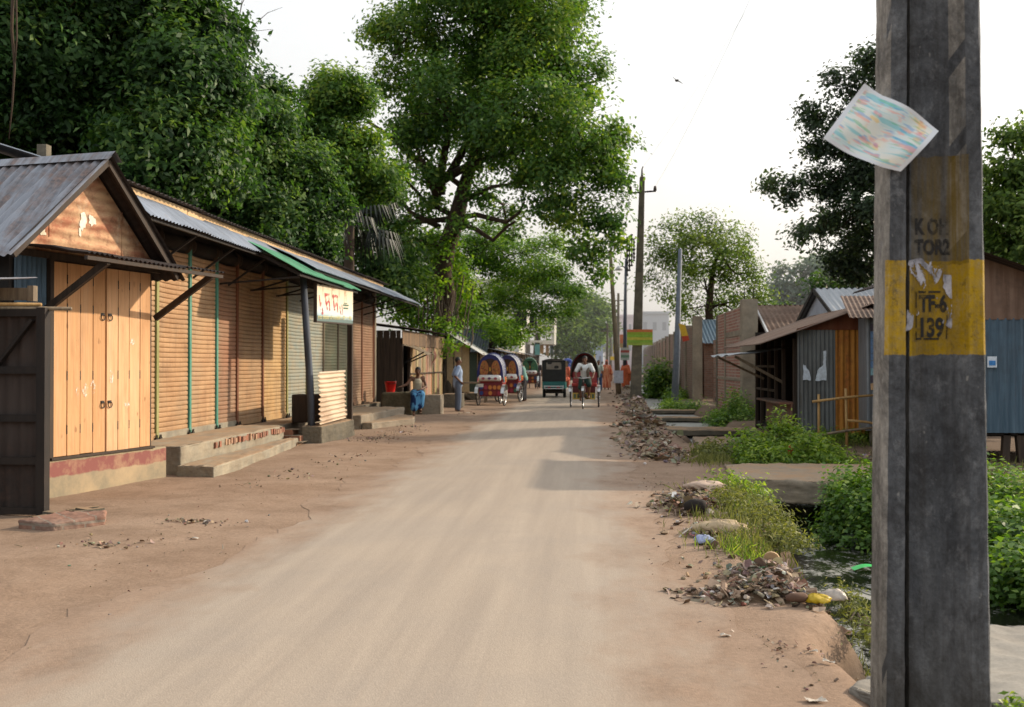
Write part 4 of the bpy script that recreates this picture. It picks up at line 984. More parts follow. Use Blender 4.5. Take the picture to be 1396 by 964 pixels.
_x1, _x2 = P(1208, 420, 4.21).x, P(1345, 420, 4.21).x; PA = (_x2 - _x1) / 2 / .912; PCX = (_x1 + _x2) / 2
def section(z):
    k = 1 - .052 * z      # taper
    a, d, r0 = PA * k, .15, .06
    e_ = .03
    return [(-a, e_), (-a, -d + .02), (-a + .012, -d), (-.130 * k, -d), (-.128 * k, -d + .12), (-.098 * k, -d + .12), (-.094 * k, -d + r0), (.085 * k, -d + r0), (.135 * k, -d), (a - .012, -d), (a, -d + .02), (a, e_)]
b = MB(); zs = [-.3 + i * .07 for i in range(60)] + [4.0 + i * .7 for i in range(8)]; q = random.Random(6); base = len(b.v)
px0, py0 = PCX, 4.36
for z in zs:
    for i, (x, y) in enumerate(section(max(0, z))):
        j = .0016 if i in (0, 1, 2, 9, 10, 11, 3, 8) else .001
        b.v.append(Vector((px0 + x + q.uniform(-j, j), py0 + y + q.uniform(-j, j) * .6, z)))
k = 12
for a in range(len(zs) - 1):
    for i in range(k): c = (i + 1) % k; b._face((a * k + i, a * k + c, (a + 1) * k + c, (a + 1) * k + i))
b._face(tuple(range(len(b.v) - k, len(b.v))))
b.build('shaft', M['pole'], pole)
M['stencil'] = faded('stencil', (18, 16, 12), .34, .50, 20); M['stencil_old'] = faded('stencil_old', (18, 15, 11), .42, .60, 14)
yr = py0 - .15 + .06 - .0025
def PT(px, py): p = P(px, py, yr); return p
def ptext(body, px, py, hpx, sx, mt, nm):
    c = PT(px, py); s_ = hpx / F * yr / .70
    return text_obj(nm, body, s_, M[mt], pole, c, (1, 0, 0), (0, 0, 1), sx, True, .004)
ptext('TF-6', 1272, 415, 21, .62, 'stencil', 'stencil_lettering'); ptext('139', 1269, 448, 24, .66, 'stencil', 'stencil_lettering')
ptext('K OH', 1270, 310, 20, .62, 'stencil_old', 'stencil_lettering'); ptext('TOR2', 1271, 338, 19, .66, 'stencil_old', 'stencil_lettering')
b = MB()
for x0, y0_, x1, y1_ in ((1249, 398, 1249, 420), (1249, 430, 1249, 447), (1249, 452, 1249, 462), (1249, 462, 1256, 462), (1259, 462, 1280, 462), (1290, 462, 1291, 445), (1291, 440, 1291, 430), (1252, 398, 1262, 398), (1266, 398, 1282, 398)):
    b.beam(PT(x0, y0_), PT(x1, y1_), .0015, .007, (0, 1, 0)) if x0 == x1 or abs(x0 - x1) < 2 else b.beam(PT(x0, y0_), PT(x1, y1_), .007, .0015, (0, 1, 0)) 
b.build('stencil_border', M['stencil'], pole)
b = MB(); q = random.Random(15)
def torn(pts, c):
    b.col = lin(c); pp = []
    for i in range(len(pts)):
        a, d = pts[i], pts[(i + 1) % len(pts)]
        for s_ in range(3):
            f_ = s_ / 3; pp.append(PT(a[0] + (d[0] - a[0]) * f_ + q.uniform(-1, 1), a[1] + (d[1] - a[1]) * f_ + q.uniform(-1, 1)) - Vector((0, .0015, 0)))
    b.poly(pp)
torn([(1238, 356), (1256, 352), (1266, 362), (1270, 352), (1277, 349), (1285, 362), (1282, 380), (1274, 388), (1268, 384), (1264, 396), (1259, 398), (1252, 384), (1244, 374), (1239, 368)], (168, 168, 176))
torn([(1286, 374), (1296, 376), (1306, 372), (1306, 392), (1300, 408), (1292, 404), (1286, 392)], (160, 160, 168))
torn([(1268, 402), (1280, 406), (1290, 420), (1300, 412), (1303, 434), (1296, 448), (1286, 442), (1276, 434), (1270, 420)], (168, 168, 176))
torn([(1236, 420), (1246, 430), (1244, 446), (1235, 452)], (124, 124, 130)); torn([(1246, 418), (1260, 420), (1259, 432), (1248, 430)], (150, 150, 158))
m, t = nt('torn_paper'); n = N(t); p_ = n.add('ShaderNodeBsdfPrincipled'); p_.inputs['Roughness'].default_value = .85
n.ln(n.mix(n.ramp(n.noise(n.coord((1, 1, .6)), 24, 4, .7), .35, .6), lin((104, 104, 110)), lin((182, 182, 190))), p_.inputs['Base Color'])
tr0 = n.add('ShaderNodeBsdfTransparent'); mx0 = n.add('ShaderNodeMixShader'); n.ln(n.ramp(n.noise(n.coord((1, 1, .55)), 13, 6, .7, .6), .485, .505), mx0.inputs[0]); n.ln(tr0.outputs[0], mx0.inputs[1]); n.ln(p_.outputs[0], mx0.inputs[2])
o_ = n.add('ShaderNodeOutputMaterial'); n.ln(mx0.outputs[0], o_.inputs['Surface']); M['torn_paper'] = m
b.build('torn_paper', M['torn_paper'], pole)

# plastic-sleeved leaflet stuck round the pole's left edge
m, t = nt('leaflet_print'); n = N(t)
co_ = n.add('ShaderNodeTexCoord'); sep = n.add('ShaderNodeSeparateXYZ'); n.ln(co_.outputs['UV'], sep.inputs[0])
def patch(base, sx, sy, scale, lo, hi, c, k, rot=0.0):
    f_ = n.ramp(n.noise(n.coord((sx * .8, sy * .6, 1), 'UV', (0, 0, rot)), scale, 2, .5), lo, hi); return n.mix(n.math('MULTIPLY', f_, k), base, lin(c))
col = n.mix(n.ramp(n.noise(n.coord((1, 1, 1), 'UV'), 2.0, 2), .35, .65), lin((206, 226, 230)), lin((232, 228, 214)))
col = patch(col, 1, 9, 1.6, .52, .58, (70, 190, 206), 0.58); col = patch(col, 2, 7, 2.3, .56, .62, (60, 150, 215), 0.50); col = patch(col, 1.6, 6, 2.9, .55, .62, (240, 150, 130), 0.54)
col = patch(col, 3, 5, 1.7, .60, .66, (236, 196, 90), 0.58); col = patch(col, 2, 11, 1.9, .58, .63, (96, 190, 130), 0.50); col = patch(col, 2.5, 3.5, 2.1, .62, .68, (226, 90, 120), 0.50); col = patch(col, 2, 3, 1.3, .60, .66, (110, 120, 200), 0.40)
gx = n.math('MINIMUM', n.math('MINIMUM', sep.outputs['X'], n.math('SUBTRACT', 1, sep.outputs['X'])), n.math('MINIMUM', sep.outputs['Y'], n.math('SUBTRACT', 1, sep.outputs['Y'])))
col = n.mix(n.ramp(gx, .05, .06), lin((214, 220, 226)), col)
p = n.out(col, .22, 0, None, .6)
LQ = [((1180, 112), 0.0), ((1280, 178), 0.0)]
yl = py0 - .15 - .008
tl, tr_, br_, bl = P(1182, 110, yl - .05), P(1281, 178, yl - .012), P(1228, 234, yl - .02), P(1127, 184, yl - .12)
b = MB(); nu_, nv_ = 24, 16
def lf(a, c):
    p_ = tl.lerp(tr_, a).lerp(bl.lerp(br_, a), c)
    x = p_.x - (px0 - .21)
    p_.y = yl - .004 + (0.0 if x > 0 else 0) + (.26 * max(0, -x) ** 1.2 * -1 if x < 0 else -.03 * math.sin(min(1, x / .22) * 3.1)) + .008 * math.sin(a * 9 + c * 5)
    p_.z -= .012 * math.sin(math.pi * a) * (1 if c > .5 else -.3)
    return p_
b.grid(lf, nu_, nv_); lo = b.build('leaflet', m, None, True)
uv = lo.data.uv_layers.new(name='uv')
for poly in lo.data.polygons:
    for li in poly.loop_indices:
        vi = lo.data.loops[li].vertex_index; uv.data[li].uv = ((vi % (nu_ + 1)) / nu_, 1 - (vi // (nu_ + 1)) / nv_)
tag(lo, 'colourful leaflet in a clear plastic sleeve curling off the big pole', 'leaflet')

# ------------------------------------------------------------------ brick wall and unfinished brick building
bw = thing('brick_wall', (4.6, 70, -.4), 'long old brick boundary wall with concrete posts receding along the drain', 'wall')
def wx(y): return 4.2 + .026 * (y - 40)
b = MB(); wb = MB(); q = random.Random(3); y = 40.9
while y < 108:
    y1 = y + 4.4; h = 3.05 + q.uniform(-.12, .05)
    b.hexa([(wx(y), y + .001, -.5), (wx(y) + .25, y + .001, -.5), (wx(y1) + .25, y1, -.5), (wx(y1), y1, -.5), (wx(y), y + .001, h), (wx(y) + .25, y + .001, h), (wx(y1) + .25, y1, h), (wx(y1), y1, h)])
    y = y1
b.split('panel', M['brick_old'], bw)
b = MB(); y = 40.9
while y < 108: b.box(wx(y) - .06, wx(y) + .30, y - .17, y + .17, -.5, 3.15 if y > 41 else 3.35); y += 4.4
b.split('post', M['concrete'], bw)
bb = thing('brick_building', (4.6, 32, -.4), 'unfinished red brick wall block framed by bare concrete columns', 'building')
MB().box(4.42, 4.74, 29.72, 35.2, -.5, 3.12).build('brick_panel', M['brick'], bb)
MB().box(4.36, 4.80, 29.3, 29.72, -.5, 3.3).build('column', M['concrete'], bb, bevel=.015)
MB().box(4.39, 4.43, 33.1, 33.35, -.5, 3.1).build('column', M['concrete'], bb); MB().box(4.39, 4.76, 35.2, 35.45, -.5, 3.12).build('column', M['concrete_dk'], bb)
MB().box(4.40, 4.43, 29.72, 33.1, 2.3, 2.46).build('lintel', M['concrete'], bb); MB().box(4.40, 4.43, 29.72, 35.2, .98, 1.06).build('lintel', M['concrete'], bb)
b = MB()
for x in (4.45, 4.7): b.tube([(x, 29.5, 3.3), (x + .01, 29.5, 3.62)], .012, 5)
b.split('rebar', M['iron'], bb)
b = MB(); b.box(4.9, 8, 40.2, 40.4, -.4, 2.4); b.box(4.8, 9, 36.6, 36.7, -.4, .15); b.box(4.9, 5.6, 38.8, 38.9, -.4, 1.6)
tag(b.build('rear_wall', M['brick_old'], None), 'dim brick wall seen through the gap between the concrete columns', 'wall')
bt = thing('tin_roof_house', (6, 46, 0), 'house whose blue-grey tin roof shows above the wall gap', 'house')
b = MB(); b.sheet((4.9, 44, 2.35), (6, 0, 0), (0, 3.5, 1.15), 40, .016); b.build('roof', M['tin_blue'], bt, True); MB().box(5.0, 10.8, 44.4, 47.4, 0, 2.4).build('wall', M['brick_old'], bt)
b = MB(); b.prism([(3.75, 35.8), (4.4, 35.8), (4.4, 39), (3.75, 39)], -.5, .06); tag(b.build('entry_step', M['concrete'], None, bevel=.03), 'concrete entry step at the gap in the brick wall', 'step')
b = MB(); b.ell((5.1, 38.3, .35), (.32, .32, .38)); b.ell((4.9, 37.5, .2), (.28, .25, .3)); tag(b.build('clay_pots', M['soot'], None, True), 'dark rounded pots lying inside the wall gap', 'pots')

# ------------------------------------------------------------------ tin huts
ha = thing('rusty_tin_hut', (5.4, 21, 0), 'rusty tin hut on short posts with torn white posters and an open dark front', 'hut')
b = MB(); b.sheet((3.86, 19.2, .22), (.68, 0, 0), (0, 0, 1.92), 9, .014); b.build('tin_panel', tin('tin_lead', (116, 120, 120), (116, 96, 60), .42, 'Z', .6, .2), ha, True)
b = MB(); b.sheet((4.54, 19.215, .2), (.94, 0, 0), (0, 0, 1.95), 9, .018); b.build('tin_panel', M['tin_rust'], ha, True)
b = MB(); b.box(3.86, 6.6, 19.24, 19.3, .15, 2.1); b.box(6.55, 6.6, 19.3, 24, .15, 2.1); b.box(3.86, 6.6, 23.9, 23.95, .15, 2.2); b.box(3.86, 6.55, 19.3, 23.9, .12, .18); b.split('wall', M['soot'], ha)
b = MB(); b.poly([(3.84, 19.18, 2.1), (5.5, 19.18, 2.1), (5.5, 19.18, 2.38), (5.12, 19.18, 2.52), (3.84, 19.18, 2.12)]); b.build('gable', tin('gable_rust', (120, 74, 52), (92, 58, 44), .6, 'Y', .85, 0, (56, 40, 34), 4), ha)
pp = MB(); q = random.Random(9)
def torn2(b_, pts, y, c):
    b_.col = lin(c); o_ = []
    for i in range(len(pts)):
        a, d = pts[i], pts[(i + 1) % len(pts)]
        for s_ in range(4):
            f_ = s_ / 4; v = P(a[0] + (d[0] - a[0]) * f_ + q.uniform(-.8, .8), a[1] + (d[1] - a[1]) * f_ + q.uniform(-.8, .8), y); o_.append(v)
    b_.poly(o_)
torn2(pp, [(1095, 496), (1099, 500), (1104, 508), (1106, 519), (1095, 518)], 19.17, (190, 200, 210)); torn2(pp, [(1123, 479), (1127, 478), (1127, 519), (1112, 519), (1114, 505), (1122, 498)], 19.17, (190, 200, 208))
pp.build('torn_poster', M['mixed'], ha, cols=True)
b = MB(); b.sheet((3.15, 18.95, 1.84), (0, 5.2, 0), (2.0, 0, .72), 40, .014, 3, 0, 5, .006); b.build('roof_slope', M['tin_brown'], ha, True)
b = MB(); b.sheet((5.12, 18.95, 2.57), (0, 5.2, 0), (1.9, 0, -.6), 40, .014); b.build('roof_slope', M['tin_brown'], ha, True)
b = MB(); b.grid(lambda a, c: (2.75 + 1.15 * c, 20.2 + 3.0 * a, 1.64 + .14 * c + .02 * math.sin(a * 14) + .015 * math.sin(c * 9)), 14, 5); fl = b.build('flap_awning', M['tin_grey'], ha)
b = MB(); b.beam((3.88, 20.6, 1.1), (2.9, 20.4, 1.62), .05, .05); b.beam((3.88, 22.9, 1.15), (2.9, 23.0, 1.62), .05, .05); b.split('brace', M['wood_grey'], fl)
b = MB()
for y in (19.5, 20.6, 21.4, 22.2, 23.1, 23.8): b.box(3.84, 3.9, y - .04, y + .04, .0, 1.95)
for z in (.9, 1.4): b.box(3.85, 3.88, 21.4, 23.8, z, z + .05)
b.split('post', M['wood_dark'], ha)
b = MB(); b.box(3.80, 3.83, 19.5, 22.2, .25, .72); b.box(3.6, 3.9, 19.5, 22.2, .72, .76); b.build('counter', dirty('counter_tin', (104, 96, 88), (124, 84, 66), 2), ha)
b = MB()
for x in (3.9, 4.7, 5.4, 6.5):
    for y in (19.35, 23.8): b.box(x - .05, x + .05, y - .05, y + .05, -.1, .15)
b.split('stilt', M['wood_dark'], ha)

h2 = thing('tin_gable_house', (8.5, 25, 0), 'house with a whitish gable and streaked tin roof above the rusty hut', 'house')
MB().box(5.55, 12, 22.7, 27.3, 0, 2.4).build('wall', M['plaster'], h2)
MB().poly([(5.53, 22.6, 2.3), (5.53, 27.4, 2.3), (5.53, 25, 3.2)]).build('gable', M['gable_blue'], h2)
for s_ in (-1, 1):
    b = MB(); b.sheet((5.4, 25, 3.28), (7, 0, 0), (0, 2.7 * s_, -.98), 48, .018); b.build('roof_slope', M['tin_roof_y'] if s_ > 0 else tin('tin_streak', (156, 160, 164), (134, 112, 92), .42, 'Y', .45, .3), h2, True)
b = MB(); b.beam((5.4, 24.98, 3.24), (5.4, 22.3, 2.27), .03, .10); b.beam((5.4, 25.02, 3.24), (5.4, 27.7, 2.27), .03, .10); b.split('barge_board', M['wood_black'], h2)
h3 = thing('brown_roof_house', (7, 31, 0), 'house with a dull brown corrugated roof beside the brick block', 'house')
MB().box(5.2, 9.5, 28.7, 33.4, 0, 2.25).build('wall', M['brick_old'], h3)
for s_ in (-1, 1):
    b = MB(); b.sheet((4.95, 31, 3.22), (5, 0, 0), (0, 2.7 * s_, -1.05), 34, .018); b.build('roof_slope', M['tin_brown'], h3, True)
MB().beam((4.95, 31, 3.26), (4.95, 28.3, 2.2), .05, .09).build('barge_board', M['tin_white'], h3)

hb2 = thing('poster_hut', (5.7, 18.4, 0), 'grey tin hut plastered with a tall strip of film posters right of the rusty hut', 'hut')
b = MB(); b.sheet((4.92, 18.5, .34), (1.5, 0, 0), (0, 0, 1.95), 12, .012); b.build('tin_panel', M['tin_grey'], hb2, True)
b = MB(); b.box(4.93, 6.4, 18.53, 18.6, .3, 2.3); b.box(4.93, 4.99, 18.602, 19.1, .3, 2.3); b.box(6.35, 6.4, 18.602, 20.5, .3, 2.3); b.split('wall', M['tin_grey'], hb2)
b = MB(); b.sheet((4.55, 18.2, 2.28), (2.2, 0, .0), (.3, 1.9, .5), 26, .010); b.build('roof', M['tin_brown'], hb2, True)
b = MB(); b.box(5.0, 5.22, 18.45, 18.65, -.05, .34); b.build('pillar', M['concrete_dk'], hb2); MB().box(6.2, 6.4, 18.45, 18.65, -.05, .34).build('pillar', M['concrete_dk'], hb2)
b = MB(); q = random.Random(77)
for i in range(2):
    for j in range(9):
        for k_ in range(2):
            x0 = 4.98 + i * .17 + k_ * .08; z0 = 1.02 + j * .13
            b.col = lin(q.choice([(196, 110, 100), (110, 140, 180), (206, 196, 190), (90, 84, 96), (206, 170, 130), (180, 140, 160), (216, 216, 214), (140, 180, 190)]))
            b.poly([(x0, 18.484, z0), (x0 + .078, 18.484, z0), (x0 + .078 + q.uniform(-.02, .0), 18.484, z0 + .125), (x0, 18.484, z0 + .125 + q.uniform(-.02, 0))])
b.build('film_poster', M['mixed'], hb2, cols=True)
b = MB(); b.poly([(5.0, 18.483, .55), (5.16, 18.483, .4), (5.1, 18.483, .7)]); b.col = lin((190, 200, 205)); b.poly([(5.12, 18.482, .5), (5.2, 18.482, .46), (5.16, 18.482, .68), (5.13, 18.482, .72)]); b.build('torn_poster', M['mixed'], hb2, cols=True)

hc = thing('blue_tin_hut', (7, 15.4, 0), 'blue-grey tin hut on leaning timber stilts at the right edge', 'hut')
b = MB(); b.sheet((5.35, 15.35, .48), (2.9, 0, 0), (0, 0, 1.66), 26, .014); b.build('tin_panel', M['tin_blue'], hc, True)
b = MB(); b.sheet((8.1, 15.33, 2.12), (0, 0, .75), (-2.75, 0, 0), 9, .012); 
MB().poly([(5.35, 15.34, 2.12), (8.1, 15.34, 2.12), (8.1, 15.34, 2.2), (5.7, 15.34, 3.02), (5.35, 15.34, 2.9)]).build('gable', tin('gable_brown', (128, 106, 92), (96, 74, 60), .55, 'Y', .85, 0, (60, 50, 44), 5), hc)
b = MB(); b.sheet((5.6, 15.0, 3.08), (0, 3.6, 0), (3.0, 0, -1.1), 24, .016); b.build('roof_slope', M['tin_dark'], hc, True); b = MB(); b.sheet((5.6, 15.0, 3.08), (0, 3.6, 0), (-.9, 0, -.35), 24, .016); b.build('roof_slope', M['tin_dark'], hc, True)
b = MB(); b.box(5.4, 8.2, 15.4, 15.46, .44, 2.2); b.box(5.4, 5.46, 15.46, 18, .44, 2.2); b.box(8.14, 8.2, 15.46, 18, .44, 2.2); b.box(5.46, 8.14, 15.46, 18, .42, .47); b.split('wall', M['soot'], hc)
for x, tl_ in ((6.06, .03), (6.32, -.05), (6.62, .02), (7.2, .04), (8.0, 0)): MB().beam((x, 15.45, -.1), (x + tl_, 15.45, .46), .10, .10).build('stilt', M['wood_dark'], hc)
b = MB(); b.col = lin((196, 206, 216)); p_ = P(1346, 486, 15.3); b.box(p_.x, p_.x + .13, 15.29, 15.31, p_.z - .16, p_.z); b.col = lin((60, 120, 180)); b.box(p_.x + .02, p_.x + .11, 15.284, 15.289, p_.z - .13, p_.z - .06); b.build('small_sign', M['mixed'], hc, cols=True)
# bamboo railing
bf = thing('bamboo_railing', (4.6, 18.2, 0), 'rickety bamboo railing in front of the rusty tin hut', 'railing')
for x, z1, tl_ in ((4.02, .95, 0), (4.50, 1.05, -.02), (4.98, 1.22, .07)): MB().tube([(x, 18.2, -.1), (x + tl_, 18.2, z1)], [.026, .022], 7).build('post', M['bamboo'], bf, True)
for (x0, z0, x1, z1) in ((3.9, .82, 5.1, .95), (4.5, .5, 5.1, .42), (3.85, .22, 5.15, .40), (3.9, .05, 4.6, -.03)): MB().tube([(x0, 18.16, z0), ((x0 + x1) / 2, 18.15, (z0 + z1) / 2 + .015), (x1, 18.17, z1)], [.024, .022, .02], 7).build('rail', M['bamboo'] if z0 > .4 else M['wood_grey'], bf, True)

# ------------------------------------------------------------------ poles down the road
ta = thing('utility_pole', (1.95, 41.5, 0), 'tall dark concrete utility pole with the yellow-green banner tied to it', 'pole')
b = MB(); b.hexa([(1.70, 41.3, -.6), (2.16, 41.3, -.6), (2.16, 41.75, -.6), (1.70, 41.75, -.6), (2.13, 41.4, 9.0), (2.33, 41.4, 9.0), (2.33, 41.62, 9.0), (2.13, 41.62, 9.0)]); b.build('shaft', M['concrete_dk'], ta, bevel=.03)
b = MB(); b.beam((1.75, 41.5, 8.35), (2.75, 41.5, 8.42), .06, .06); b.tube([(2.22, 41.5, 9.0), (2.22, 41.5, 9.3), (2.26, 41.5, 9.42)], [.05, .03, .02], 6); b.build('crossarm', M['iron'], ta)
for x in (1.76, 2.74): b = MB(); b.tube([(x, 41.5, 8.38), (x, 41.5, 8.46), (x, 41.5, 8.62)], [.02, .07, .045], 8); b.build('insulator', M['wood_dark'], ta, True)
b = MB(); q = random.Random(4)
for k_ in range(4):
    x = 1.62 + k_ * .09; z0 = 5.0 + k_ * .2; z1 = 6.6 + q.uniform(-.2, .5)
    b.tube([(x, 41.4, z0 + (z1 - z0) * i / 12) for i in range(13)], [.02 if i % 2 else .055 for i in range(13)], 6)
b.split('insulator_string', M['iron'], ta)
def banner(name, x0, x1, y, z0, z1, bands, label, cat='banner', tilt=0.0, wob=.03):
    nb = len(bands); b = MB()
    for i, c in enumerate(bands):
        b.col = lin(c); a0, a1 = i / nb, (i + 1) / nb
        b.grid(lambda a, v: (x0 + (x1 - x0) * a + tilt * (a0 + (a1 - a0) * v), y + wob * math.sin(a * 6 + i), z1 + (z0 - z1) * (a0 + (a1 - a0) * v)), 10, 2)
    return tag(b.build(name, M['mixed'], None, cols=True), label, cat)
banner('banner', 1.60, 2.62, 41.2, 2.22, 2.85, [(190, 110, 66), (138, 158, 54), (134, 168, 62), (180, 172, 70), (128, 162, 62), (146, 164, 70)], 'yellow-green cloth banner with a reddish top edge tied round the tall pole')
tbm = thing('timber_pole', (1.5, 50, 0), 'tall pale timber pole leaning left beside the road', 'pole')
MB().tube([(1.56, 50, -.3), (1.40, 50, 2.5), (1.14, 50, 6.9)], [.14, .12, .085], 10).build('shaft', M['wood_grey'], tbm, True)
b = MB(); b.box(1.3, 1.75, 49.78, 49.8, .55, 1.15); b.build('notice', plain('notice_paper', (190, 192, 204), .8), tbm)
lp = thing('street_lamp', (2.15, 60, 0), 'slim grey street lamp with one small downturned head', 'street lamp')
b = MB(); b.tube([(2.2, 60, -.3), (2.22, 60, 4), (2.28, 60, 7.6)], [.13, .11, .07], 10); b.split('column', M['post_blue'], lp, smooth=True)
b = MB(); b.tube([(2.27, 60, 7.0), (2.1, 59.9, 7.15), (1.85, 59.8, 7.1)], .035, 6); b.build('arm', M['iron'], lp)
b = MB(); b.tube([(1.85, 59.8, 7.16), (1.85, 59.8, 7.1), (1.85, 59.8, 6.9)], [.06, .12, .26], 12); b.build('lamp_head', M['tin_white'], lp, True)
for i, (x, y, z, r_, lab) in enumerate(((2.15, 72, 6.4, .14, 'dark slim pole just left of the street lamp, behind it'), (2.0, 88, 5.2, .15, 'shorter dark pole farther down beyond the street lamp'), (1.35, 70, 4.2, .1, 'short dark post close beside the leaning timber pole'))):
    MB
    p_ = MB(); p_.tube([(x, y, -.3), (x + .05, y, z)], [r_, r_ * .6], 8); p_.tube([(x - .4, y, z - .5), (x + .5, y, z - .5)], .04, 5); tag(p_.build('distant_pole', M['concrete_dk'], None), lab, 'pole')
sp = thing('slim_pole', (3.3, 38.0, 0), 'slim grey metal pole carrying a small yellow and red flag before the brick wall', 'pole')
b = MB(); b.tube([(3.18, 38, -.6), (3.3, 38, 2), (3.42, 38, 5.7)], [.15, .12, .07], 10); b.build('shaft', plain('pole_grey', (96, 104, 114), .6), sp, True); b = MB(); b.tube([(3.16, 38, -.62), (3.18, 38, -.1)], [.22, .17], 12); b.build('footing', M['concrete'], sp)
b = MB(); p0, p1, p2, p3 = P(925, 441, 37.8), P(934, 443, 37.5), P(940, 464, 37.4), P(931, 466, 37.8)
b.col = lin((206, 170, 56)); b.grid(lambda a, c: p0.lerp(p1, a).lerp(p3.lerp(p2, a), c * .7), 5, 5); b.col = lin((176, 70, 50)); b.grid(lambda a, c: p0.lerp(p1, a).lerp(p3.lerp(p2, a), .7 + c * .3), 5, 3); tag(b.build('flag', M['mixed'], None, cols=True), 'small yellow flag with a red end hanging from the slim metal pole', 'flag')
def board(px0, py0, px1, py1, Y, bands, lab):
    a, c = P(px0, py0, Y), P(px1, py1, Y); return banner('signboard', a.x, c.x, Y, c.z, a.z, bands, lab, 'sign', 0, .0)
board(846, 474, 858, 491, 52, [(184, 184, 176), (176, 90, 84), (186, 186, 180), (120, 150, 126), (180, 184, 178)], 'white sign with red and green lines on the pole below the banner')
board(845, 456, 857, 474, 66, [(186, 110, 76), (176, 100, 70), (150, 130, 90)], 'faded orange sign above the white and red sign')
board(836, 469, 840, 482, 56, [(226, 190, 50), (216, 180, 46)], 'narrow bright yellow banner hanging over the road edge')
board(832, 486, 838, 491, 75, [(226, 190, 60)], 'tiny yellow sign far down the right side')
board(808, 483, 812, 491, 90, [(206, 180, 80)], 'small yellow sign hanging far off above the middle rickshaw')
for i, (px, py, w_, c, lab) in enumerate(((729, 476, 7, (86, 140, 140), 'teal painted board propped on a stall roof under the balcony'), (735, 474, 6, (206, 170, 120), 'tan board standing on the stall roof under the balcony'), (744, 477, 4, (190, 160, 120), 'narrow tan board above the three-wheeler'), (750, 476, 4, (120, 150, 160), 'narrow blue-grey board above the three-wheeler'), (757, 477, 4, (206, 150, 96), 'orange board at the end of the boards above the three-wheeler'))):
    a = P(px, py - 9, 74 + i * 1.5); c_ = P(px + w_, py + 8, 74 + i * 1.5); b = MB(); b.col = lin(c); b.box(a.x, c_.x, a.y, a.y + .08, c_.z, a.z); tag(b.build('signboard', M['mixed'], None, cols=True), lab, 'sign')
# overhead wires
def wire(p0, p1, sag, r_, lab, grp=None):
    p0, p1 = Vector(p0), Vector(p1); b = MB(); b.tube([p0.lerp(p1, i / 16) - Vector((0, 0, sag * 4 * (i / 16) * (1 - i / 16))) for i in range(17)], r_, 5); return tag(b.build('overhead_wire', M['iron'], None), lab, 'wire', grp)
wire((2.74, 41.5, 8.6), (2.6, -2, 7.4), .5, .0035, 'thin overhead wire running from the tall pole toward the viewer')
wire((1.76, 41.5, 8.6), (1.9, 60, 7.4), .3, .012, 'overhead wire from the tall pole back to the street lamp')
wire((2.22, 41.5, 9.35), (4.2, -2, 8.4), .4, .003, 'higher thin overhead wire right of the first wire')
# bird
bd = MB(); c = P(923, 110, 32); bd.ell(c, (.035, .10, .035), 8, 6); bd.ell(c + Vector((-.03, .1, .03)), (.03, .035, .03), 6, 5)
bd.poly([c + Vector((-.02, .06, .02)), c + Vector((-.14, .04, .13)), c + Vector((-.20, -.05, .15)), c + Vector((-.03, -.07, .02))]); bd.poly([c + Vector((.02, .06, 0)), c + Vector((.14, .02, -.08)), c + Vector((.22, -.06, -.15)), c + Vector((.03, -.07, 0))]); bd.poly([c + Vector((.02, -.09, 0)), c + Vector((.05, -.2, -.02)), c + Vector((.0, -.2, 0))])
tag(bd.build('bird', M['wood_dark'], None), 'small dark bird flying in the white sky', 'bird')

# ------------------------------------------------------------------ far buildings
fb = thing('white_building', (-6.5, 70, 0), 'pale multi-storey house with a railed balcony behind the left trees', 'building')
pal = dirty('white_wall', (196, 194, 184), (210, 206, 196), 1, rough=.85, grime=.25, grime_col=(150, 142, 128))
MB().box(-10, -4.4, 66.5, 80, 0, 7.0).build('wall', pal, fb)
for px0, px1, py0, py1 in ((702, 718, 424, 446), (722, 732, 428, 448)):
    a, c = P(px0, py0, 66.45), P(px1, py1, 66.45); w_ = MB().box(a.x, c.x, 66.44, 66.52, c.z, a.z).build('window', M['black'], fb)
    b = MB(); b.box(a.x - .06, c.x + .06, 66.38, 66.44, c.z - .1, c.z); b.build('sill', pal, w_)
a, c = P(722, 448, 76), P(757, 470, 76)
bc = MB().box(a.x, c.x, 74, 80, c.z, c.z + .28).build('balcony', pal, fb)
b = MB(); x = a.x
while x < c.x - .1: b.box(x, x + .08, 74.0, 74.1, c.z + .28, a.z + .15); x += .42
b.box(a.x, c.x, 74.0, 74.1, a.z + .1, a.z + .25); b.box(a.x, c.x, 74.0, 74.1, (a.z + c.z) / 2 + .2, (a.z + c.z) / 2 + .3); b.box(c.x - .12, c.x, 74.1, 80, c.z + .28, a.z + .9); b.build('railing', pal, bc)
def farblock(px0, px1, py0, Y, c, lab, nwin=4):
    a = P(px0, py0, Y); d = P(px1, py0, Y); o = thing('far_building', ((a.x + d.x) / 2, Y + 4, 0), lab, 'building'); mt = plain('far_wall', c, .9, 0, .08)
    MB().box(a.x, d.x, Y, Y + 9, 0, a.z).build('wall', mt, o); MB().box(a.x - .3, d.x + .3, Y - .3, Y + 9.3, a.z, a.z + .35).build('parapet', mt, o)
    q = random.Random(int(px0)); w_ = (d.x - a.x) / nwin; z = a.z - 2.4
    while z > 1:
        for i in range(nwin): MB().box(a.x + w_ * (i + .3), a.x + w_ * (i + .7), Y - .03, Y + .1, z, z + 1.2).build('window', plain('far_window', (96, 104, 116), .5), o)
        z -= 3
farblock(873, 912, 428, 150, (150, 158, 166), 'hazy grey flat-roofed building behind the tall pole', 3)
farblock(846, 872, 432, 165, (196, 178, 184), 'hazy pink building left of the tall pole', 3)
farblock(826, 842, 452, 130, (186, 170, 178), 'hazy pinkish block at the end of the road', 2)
farblock(806, 822, 470, 110, (140, 158, 186), 'hazy bluish low block above the middle rickshaw', 2)
